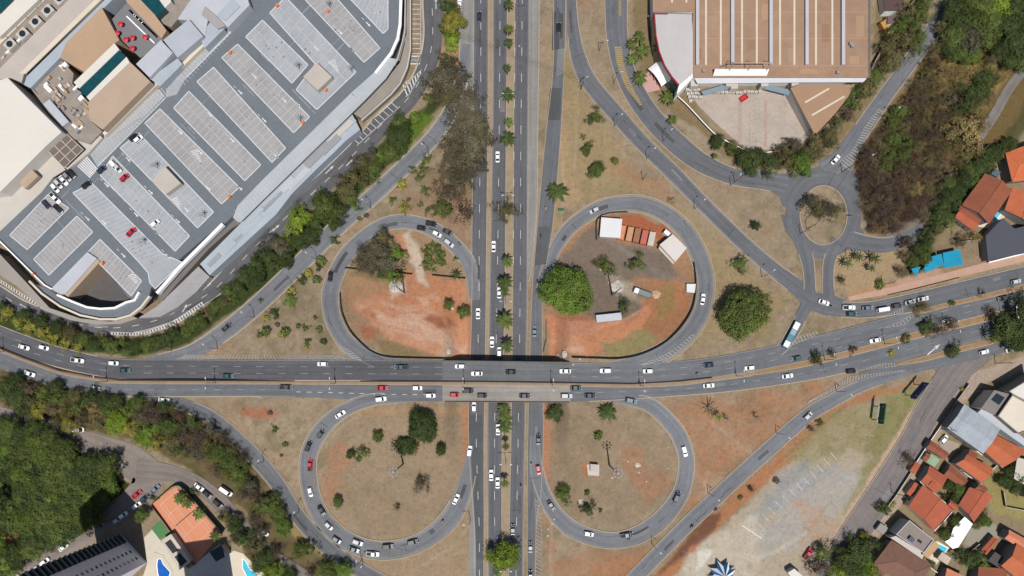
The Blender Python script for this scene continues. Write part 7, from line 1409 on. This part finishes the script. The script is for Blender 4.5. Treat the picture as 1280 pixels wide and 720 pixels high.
cars('on the lower left loop', 'cars on the lower left loop', [(476, 499, 8, 'white', 'suv'), (425.5, 518, 34, 'white', 'sedan'), (401, 542, 52, 'dark grey', 'hatch'), (385.5, 557.5, 66, 'black', 'suv'), (387.5, 581, 84, 'red', 'pickup'), (388, 615, -78, 'white', 'hatch'), (402, 638, -58, 'black', 'sedan'), (411, 657.5, -46, 'silver', 'hatch'), (421, 675, -35, 'blue grey', 'hatch'), (447, 678, -22, 'silver', 'suv'), (442.5, 687, -20, 'blue grey', 'sedan'), (485, 683, 4, 'black', 'suv'), (466, 692.5, -4, 'white', 'pickup'), (516, 677.5, 14, 'black', 'suv'), (570, 624, 64, 'white', 'sedan'), (553, 652, 50, 'black', 'moto'), (587, 564, 82, 'white', 'suv')])
cars('on the lower right loop', 'cars on the lower right loop', [(789, 501, -12, 'blue grey', 'suv'), (855.5, 564, -72, 'white', 'suv'), (846, 621, 66, 'dark blue', 'suv'), (783, 669, 9, 'dark blue', 'pickup'), (736, 667.5, -12, 'white', 'hatch'), (689, 632, -55, 'dark grey', 'sedan'), (673, 587.5, -80, 'red', 'hatch'), (673, 549, 90, 'dark blue', 'sedan')])
cars('on the highway left of the palms', 'traffic left of the palm strip', [(574.5, 6, 90, 'white', 'suv'), (599, 21, 90, 'dark blue', 'sedan'), (622, 196, 90, 'white', 'sedan'), (617, 308, 90, 'white', 'sedan'), (624, 366, 90, 'white', 'sedan'), (597.5, 392, 90, 'white', 'sedan'), (615, 427.5, 90, 'white', 'sedan'), (624, 440, 90, 'white', 'hatch'), (592.5, 509, 90, 'white', 'hatch'), (622.5, 537, 90, 'white', 'sedan'), (614, 594, 90, 'white', 'sedan'), (622, 603.5, 90, 'white', 'sedan')])
cars('on the highway right of the palms', 'traffic right of the palm strip', [(698.5, 35, 90, 'black', 'sedan'), (649, 58, 90, 'red', 'moto'), (682, 260, 88, 'silver', 'moto'), (676, 295, 88, 'black', 'moto'), (668, 414, 90, 'blue grey', 'sedan'), (664, 580, 90, 'black', 'moto'), (651, 607, 90, 'black', 'moto'), (641, 662, 90, 'dark grey', 'sedan'), (663, 684, 90, 'dark grey', 'sedan'), (663, 719, 90, 'black', 'hatch')])
cars('on the slip road along the green belt', None, [(283, 409, 38, 'dark grey', 'sedan')])
cars('on the slip road at the pale car park', None, [(1010, 520, 42, 'silver', 'hatch'), (865, 658, 42, 'black', 'moto'), (895, 637, 42, 'dark grey', 'moto')])
cars('on the road above the roundabout', None, [(1044.5, 199.5, 48, 'white', 'sedan')])
cars('on the roof car park', 'cars on the roof car park', [(69, 235, -50, 'white', 'hatch'), (73, 230, -50, 'silver', 'hatch'), (79.5, 225.5, -50, 'white', 'sedan'), (84, 221, -50, 'grey', 'hatch'), (89, 216.5, -50, 'black', 'sedan'), (58, 256, -48, 'dark blue', 'sedan'), (72.5, 261, -42, 'black', 'sedan'), (69, 247.5, -46, 'white', 'pickup'), (108, 231, 38, 'black', 'hatch'), (127, 212, 40, 'dark blue', 'hatch'), (143, 207, -50, 'white', 'suv'), (147, 210, -50, 'silver', 'hatch'), (155.5, 222, 42, 'red', 'hatch'), (194, 279.5, 42, 'white', 'hatch'), (164, 290, 42, 'red', 'sedan'), (167, 171.5, 40, 'black', 'hatch'), (173, 174, 40, 'white', 'hatch')], z=DZ + .06)
cars('parked along the street by the tennis court', 'cars parked by the tennis court', [(171, 618, 38, 'red', 'sedan'), (194, 611.5, 44, 'blue grey', 'sedan'), (180.5, 623, 40, 'dark blue', 'hatch'), (171, 632, 38, 'white', 'hatch'), (249, 609, -38, 'white', 'sedan'), (259, 617.5, -40, 'black', 'sedan'), (272.5, 629.5, -40, 'black', 'suv'), (283, 614, -35, 'white', 'van')])
cars('parked in the street by the apartment tower', 'cars parked by the apartment tower', [(154, 644, 36, 'white', 'hatch'), (147, 650, 36, 'silver', 'hatch'), (124, 657, 36, 'grey', 'sedan'), (102.5, 662.5, 42, 'black', 'sedan'), (91, 672.5, 42, 'silver', 'sedan'), (79.5, 684, 40, 'white', 'sedan'), (56, 702, 38, 'white', 'hatch'), (47, 709, 38, 'silver', 'sedan')])
cars('near the mixed wood', None, [(57, 526, -20, 'white', 'hatch'), (97, 537, 0, 'white', 'van'), (331, 665, -48, 'silver', 'hatch')])
cars('in front of the houses', None, [(1180, 549, 48, 'white', 'hatch'), (1103, 662, -35, 'silver', 'hatch'), (1010, 692, 56, 'red', 'pickup')])
# the bus
bus = empty('city_bus', Pz(986, 419, .4), R(62), 'long white and teal city bus leaving the junction toward the cross road', 'bus')
mb = MB(); loft(mb, [(-6, 1.2, .4, 1.2, 3.1, 1.1), (-5.8, 1.28, .35, 1.2, 3.2, 1.2), (5.8, 1.28, .35, 1.2, 3.2, 1.2), (6, 1.2, .4, 1.2, 3.0, 1.1)]); b_ = mb.build('body', mat('bus_teal_paint', (.03, .12, .16), .4), bus)
for nm, x, L_, m_ in (('roof_panel', 4.2, 3.2, M_WHITEP), ('roof_panel', -1.5, 3.0, M('bus_blue_roof', (96, 150, 170))), ('roof_panel', -4.4, 2.6, M_WHITEP), ('air_conditioner', 1.2, 2.4, M('bus_pale_roof', (160, 190, 200)))): mb = MB(); mb.box((x, 0, 3.27), (L_ - .05, 2.2, .14 if nm[0] == 'r' else .4)); mb.build(nm, m_, bus)
for s in (-1, 1): mb = MB(); mb.box((0, s * 1.25, 2.1), (11, .08, .9)); mb.build('windows', M_CGLASS, bus)
mb = MB(); mb.box((5.98, 0, 2.1), (.1, 2.1, 1.3)); mb.build('windscreen', M_CGLASS, bus)
for x in (-3.6, 3.8):
    for s in (-1, 1): mb = MB(); mb.tube((x, s * 1.0, .1), (x, s * 1.3, .1), .48, n=14); mb.build('wheel', M_TYRE, bus)
for s in (-1, 1): mb = MB(); mb.box((6.0, s * .9, .8), (.1, .35, .2)); mb.build('headlight', M_HL, bus)
# lorry and truck on the work site
def lorry(px, py, ang, label, cabc, bedc, L=8.0, cat='truck'):
    r = empty('lorry', P(px, py, .05), R(ang), label, cat)
    mb = MB(); mb.box((-.9, 0, 1.15), (L - 2.2, 2.3, .35)); mb.build('chassis', M_PLASTIC, r)
    mb = MB(); mb.box((-.9, 0, 1.35), (L - 2.2, 2.4, .1))
    for s in (-1, 1): mb.box((-.9, s * 1.18, 1.7), (L - 2.2, .08, .7))
    mb.box((-L / 2 + .2, 0, 1.7), (.08, 2.3, .7)); mb.box((L / 2 - 2.1, 0, 1.8), (.08, 2.3, .9)); mb.build('load_bed', bedc, r)
    mb = MB(); loft(mb, [(L / 2 - 1.9, 1.1, .6, 1.4, 2.5, 1.0), (L / 2 - .5, 1.15, .5, 1.4, 2.5, 1.0), (L / 2, 1.1, .6, 1.3, 2.2, .95)]); mb.build('cab', cabc, r)
    mb = MB(); mb.box((L / 2 + .02, 0, 1.85), (.08, 1.8, .7)); mb.build('windscreen', M_CGLASS, r)
    for x in (-L / 2 + 1.2, L / 2 - 1.1):
        for s in (-1, 1): mb = MB(); mb.tube((x, s * .85, .5), (x, s * 1.15, .5), .5, n=12); mb.build('wheel', M_TYRE, r)
lorry(803, 367, 160, 'white cab lorry with a grey load bed on the work site gravel', M_WHITEP, M('lorry_bed_grey', (140, 150, 150)))
for (noun, c, where), its in label_all(CARS, lambda t: (t[3], t[4], t[5])).items():
    xs = [t[1] for t in its]; ys = [t[2] for t in its]; horiz = (max(xs) - min(xs)) >= (max(ys) - min(ys)); its.sort(key=lambda t: t[1] if horiz else t[2]); n = len(its)
    for i, t in enumerate(its):
        base = f"{c} {noun} {where}" if noun != 'rider' else f"rider on the {c} motorcycle {where}"
        lab = base if n == 1 else f"{base}, " + (('leftmost' if horiz else 'topmost') if i == 0 else ('rightmost' if horiz else 'lowest') if i == n - 1 else f"{ordw(i)} from {'left' if horiz else 'top'}")
        tag(t[0], lab, {'rider': 'person', 'motorcycle': 'motorcycle', 'pickup truck': 'pickup', 'van': 'van'}.get(noun, 'car'), t[6])

# ------------------------------------------------------------------ street lamps, masts, wires, odds and ends
M_POLE = mat('galvanised_pole', (.2, .2, .21), .6, metal=.2); M_LAMP = mat('lamp_head_grey', (.4, .41, .42), .5)
def lamp_proto(double):
    r = empty('street_lamp', (0, 0, 0)); mb = MB(); mb.tube((0, 0, -.3), (0, 0, 10), .16, .1, n=8); mb.build('pole', M_POLE, r)
    for s in ((-1, 1) if double else (1,)):
        mb = MB(); mb.tube((0, 0, 9.9), (s * 1.7, 0, 10.4), .08, .06, n=6); mb.build('arm', M_POLE, r)
        mb = MB(); mb.box((s * 2.1, 0, 10.42), (.9, .36, .18)); mb.build('lamp_head', M_LAMP, r)
    return r
LP = {True: lamp_proto(True), False: lamp_proto(False)}; LU = set(); LAMPS = []
def lamp(px, py, ang, double, where, group, tf=None):
    r = LP[double] if double not in LU else copy_tree(LP[double]); LU.add(double); r.location = P(px, py, 0, tf); r.rotation_euler.z = R(ang); LAMPS.append([r, px, py, 'double armed' if double else 'single armed', where, group])
for y in (8, 129, 252, 380, 577, 706): lamp(635 if y < 300 else 632.5, y, 0, True, 'on the highway palm strip', 'lamps on the palm strip')
for x, y in ((6, 440), (135, 477), (270, 478.6), (420, 479), (581, 479.5), (690, 481), (800, 482), (920, 470)): lamp(x, y, 90, True, 'on the strip between the cross road directions', 'lamps on the cross road strip', TB)
for x, y in ((1030, 450), (1105, 430), (1180, 410), (1250, 393)): lamp(x, y, 100, True, 'on the planted strip at the right', 'lamps on the planted strip', TB)
for x, y, a in ((536, 194, 140), (464, 261, 140), (396, 325, 140), (318, 397, 140), (272, 436, 140)): lamp(x, y, a, False, 'along the slip road by the green belt', 'lamps by the green belt')
for x, y, a in ((726, 113, 40), (768, 158, 40), (808, 199, 40), (868, 261, 40), (952, 346, 40)): lamp(x, y, a, False, 'along the slip road right of the highway', 'lamps on the right slip road')
for x, y, a in ((749, 64, -10), (767, 105, 20), (829, 177, 50), (913, 232, 60)): lamp(x, y, a, False, 'along the curving road left of the store', 'lamps on the curving road')
for x, y, a in ((374, 640, 60), (454, 705, 50), (330, 577, 50)): lamp(x, y, a, False, 'along the lower left slip road', 'lamps on the lower left slip road')
for x, y, a in ((885, 616, -40), (815, 680, -40), (970, 541, -40), (1045, 489, -40)): lamp(x, y, a, False, 'along the slip road by the pale car park', 'lamps by the pale car park')
for x, y, a in ((588, 650, 180), (452, 520 + 180, 90)): lamp(x, y, a, False, 'beside the lower left loop', None)
for x, y, a in ((1113, 143, 210), (1081, 200, 210)): lamp(x, y, a, False, 'along the sloping road above the roundabout', None)
for (w_, where), its in label_all(LAMPS, lambda t: (t[3], t[4])).items():
    xs = [t[1] for t in its]; ys = [t[2] for t in its]; horiz = (max(xs) - min(xs)) >= (max(ys) - min(ys)); its.sort(key=lambda t: t[1] if horiz else t[2]); n = len(its)
    for i, t in enumerate(its): tag(t[0], f"{w_} street lamp {where}, " + (('leftmost' if horiz else 'topmost') if i == 0 else ('rightmost' if horiz else 'lowest') if i == n - 1 else f"{ordw(i)} from {'left' if horiz else 'top'}"), 'street lamp', t[5])
def mast(px, py, label):
    r = empty('floodlight_mast', P(px, py, 0), 0, label, 'light mast'); mb = MB(); mb.tube((0, 0, -.3), (0, 0, 25), .4, .2, n=8); mb.build('pole', M_POLE, r)
    mb = MB(); mb.tube((0, 0, 24.9), (0, 0, 25.3), .5, n=8); mb.build('head_frame', M_POLE, r)
    for k in range(8):
        a = k * math.pi / 4; mb = MB(); mb.tube((math.cos(a) * .4, math.sin(a) * .4, 25.1), (math.cos(a) * 1.5, math.sin(a) * 1.5, 25.1), .06, n=4); mb.box((math.cos(a) * 1.7, math.sin(a) * 1.7, 25.1), (.7, .45, .3), a); mb.build('floodlight', M_POLE, r)
mast(504, 580, 'tall floodlight mast with eight lamps inside the lower left loop')
mast(761.5, 581.5, 'tall floodlight mast with eight lamps inside the lower right loop')
mast(505.5, 366, 'tall floodlight mast with eight lamps inside the left loop')
mast(765, 369, 'tall floodlight mast with eight lamps on the container work site')
# wooden power poles with wires
M_WOOD = mat('pole_wood', col(110, 96, 84), .9, (2, .2)); M_WIRE = mat('black_wire', (.02, .02, .02), .6)
def ppole(px, py, ang, label, tf=None, h=10):
    r = empty('power_pole', P(px, py, 0, tf), R(ang), label, 'power pole'); mb = MB(); mb.tube((0, 0, -.3), (0, 0, h), .17, .12, n=7); mb.build('pole', M_WOOD, r); mb = MB(); mb.box((0, 0, h - .5), (.14, 2.2, .14)); mb.build('crossarm', M_WOOD, r)
    return r.location + Vector((0, 0, h - .4)), R(ang)
def wires(ps, label, n=3):
    mb = MB()
    for (a, ra), (b2, rb) in zip(ps[:-1], ps[1:]):
        for k in range(n):
            o = (k - (n - 1) / 2) * .9; p = a + Vector((-math.sin(ra) * o, math.cos(ra) * o, 0)); q = b2 + Vector((-math.sin(rb) * o, math.cos(rb) * o, 0)); prev = p
            for i in range(1, 9):
                t = i / 8; c = p.lerp(q, t) + Vector((0, 0, -1.4 * 4 * t * (1 - t))); mb.tube(prev, c, .035, n=3, caps=False); prev = c
    o = mb.build('power_line', M_WIRE); tag(o, label, 'power line')
p = [ppole(571, 52, -22, 'power pole at the top of the green strip left of the highway'), ppole(727, 111, -22, 'power pole right of the highway at the bend of the slip road')]; wires(p, 'sagging wires crossing high over the upper highway')
p = [ppole(1052, 215, -20, 'power pole beside the road above the roundabout'), ppole(1008, 286, -40, 'power pole on the lower left of the roundabout island'), ppole(1058, 323, -40, 'power pole on the dry grass below the roundabout'), ppole(1103, 356, -40, 'power pole beside the shrub above the frontage road')]; wires(p, 'sagging wires crossing the roundabout', 2)
p = [ppole(215, 438, -85, 'power pole between the green belt and the slip road'), ppole(200, 512, -85, 'power pole in the mixed wood below the cross road')]; wires(p, 'sagging wires crossing the left part of the cross road', 4)
p = [ppole(803, 225, -35, 'power pole on the dry grass left of the right slip road'), ppole(918, 228, -35, 'power pole beside the curving road near the roundabout'), ppole(1000, 300 - 8, -35, 'power pole left of the roundabout')]; wires(p[1:], 'sagging wires left of the roundabout', 2)
p = [ppole(1244, 484 - 30, 60, 'power pole on the street corner at the right'), ppole(1176, 536, 55, 'power pole by the grey metal hall'), ppole(1114, 615, 55, 'power pole in front of the terracotta houses')]; wires(p, 'sagging wires along the side street', 2)
# pale rubble and soil heaps on the work site, stones
def heap(px, py, r, h, m_, label, seed):
    rg = random.Random(seed); mb = MB(); n = 12; c = P(px, py, 0); vs = [(c.x, c.y, c.z + h)]
    for k, (f_, z_) in enumerate(((.35, .8), (.7, .4), (1.0, -.1))):
        for j in range(n): a = j * 6.283 / n; q = r * S * f_ * rg.uniform(.75, 1.2); vs.append((c.x + math.cos(a) * q, c.y + math.sin(a) * q, c.z + h * z_ * rg.uniform(.8, 1.1) if k < 2 else c.z - .1))
    fs = [(0, 1 + j, 1 + (j + 1) % n) for j in range(n)] + [(1 + k * n + j, 1 + (k + 1) * n + j, 1 + (k + 1) * n + (j + 1) % n, 1 + k * n + (j + 1) % n) for k in range(2) for j in range(n)]
    mb.add(vs, fs); tag(mb.build('soil_heap', m_), label, 'heap')
M_RUB = mat('pale_rubble', col(214, 204, 190), .95, (1.5, .3), (5, .2)); M_REDS = mat('red_soil', col(190, 124, 88), .95, (.8, .2))
heap(494, 360, 8, 1.4, M_RUB, 'pale rubble heap inside the left loop below the straight fence', 1); heap(772, 360, 9, .9, M_RUB, 'pale rubble heap in the middle of the container work site', 2); heap(820, 369, 6, 1.0, M('pale_sand', (220, 180, 150)), 'pale sand heap beside the white cab lorry', 3); heap(565, 385, 3, .6, M_RUB, 'small white heap beside the round tree in the left loop', 4); heap(707, 443, 5, .8, M_RUB, 'pale slab heap above the bridge end at the work site', 5); heap(797, 581, 4, .4, M_RUB, 'small pale rubble patch inside the lower right loop', 6); heap(726, 627, 4, .5, M_RUB, 'low pale rubble inside the lower right loop below the trees', 7); heap(560, 440, 4, .7, M_RUB, 'pale sand heap at the end of the red earth site', 8)
STN = []
rs = random.Random(3)
for k in range(30):
    zx, zy, rr = rs.choice([(800, 580, 40), (745, 350, 30), (520, 400, 40), (700, 660, 20), (715, 445, 20)]); px, py = zx + rs.uniform(-rr, rr), zy + rs.uniform(-rr, rr) * .6
    mb = MB(); vs = []; fs = []; n = 6; r_ = rs.uniform(.25, .6)
    for z_, f_ in ((-.3, 1), (.35, .85), (.7, .4)):
        for j in range(n): a = j * 6.283 / n; q = r_ * f_ * rs.uniform(.8, 1.2); vs.append((math.cos(a) * q, math.sin(a) * q, z_ * r_))
    fs = [(i * n + j, i * n + (j + 1) % n, (i + 1) * n + (j + 1) % n, (i + 1) * n + j) for i in range(2) for j in range(n)] + [tuple(2 * n + j for j in range(n))]
    mb.add(vs, fs); o = mb.build('stone', M_RUB); o.location = P(px, py, 0); tag(o, {800: 'pale stone on the dry grass inside the lower right loop', 745: 'pale stone lying on the gravel of the container work site', 520: 'pale stone on the red earth inside the left loop', 700: 'pale stone on the dry ground below the lower right loop', 715: 'pale stone on the red earth beside the bridge end'}[zx], 'stone', {800: 'stones inside the lower right loop', 745: 'stones on the work site gravel', 520: 'stones on the left red earth', 700: 'stones below the lower right loop', 715: 'stones beside the bridge end'}[zx])
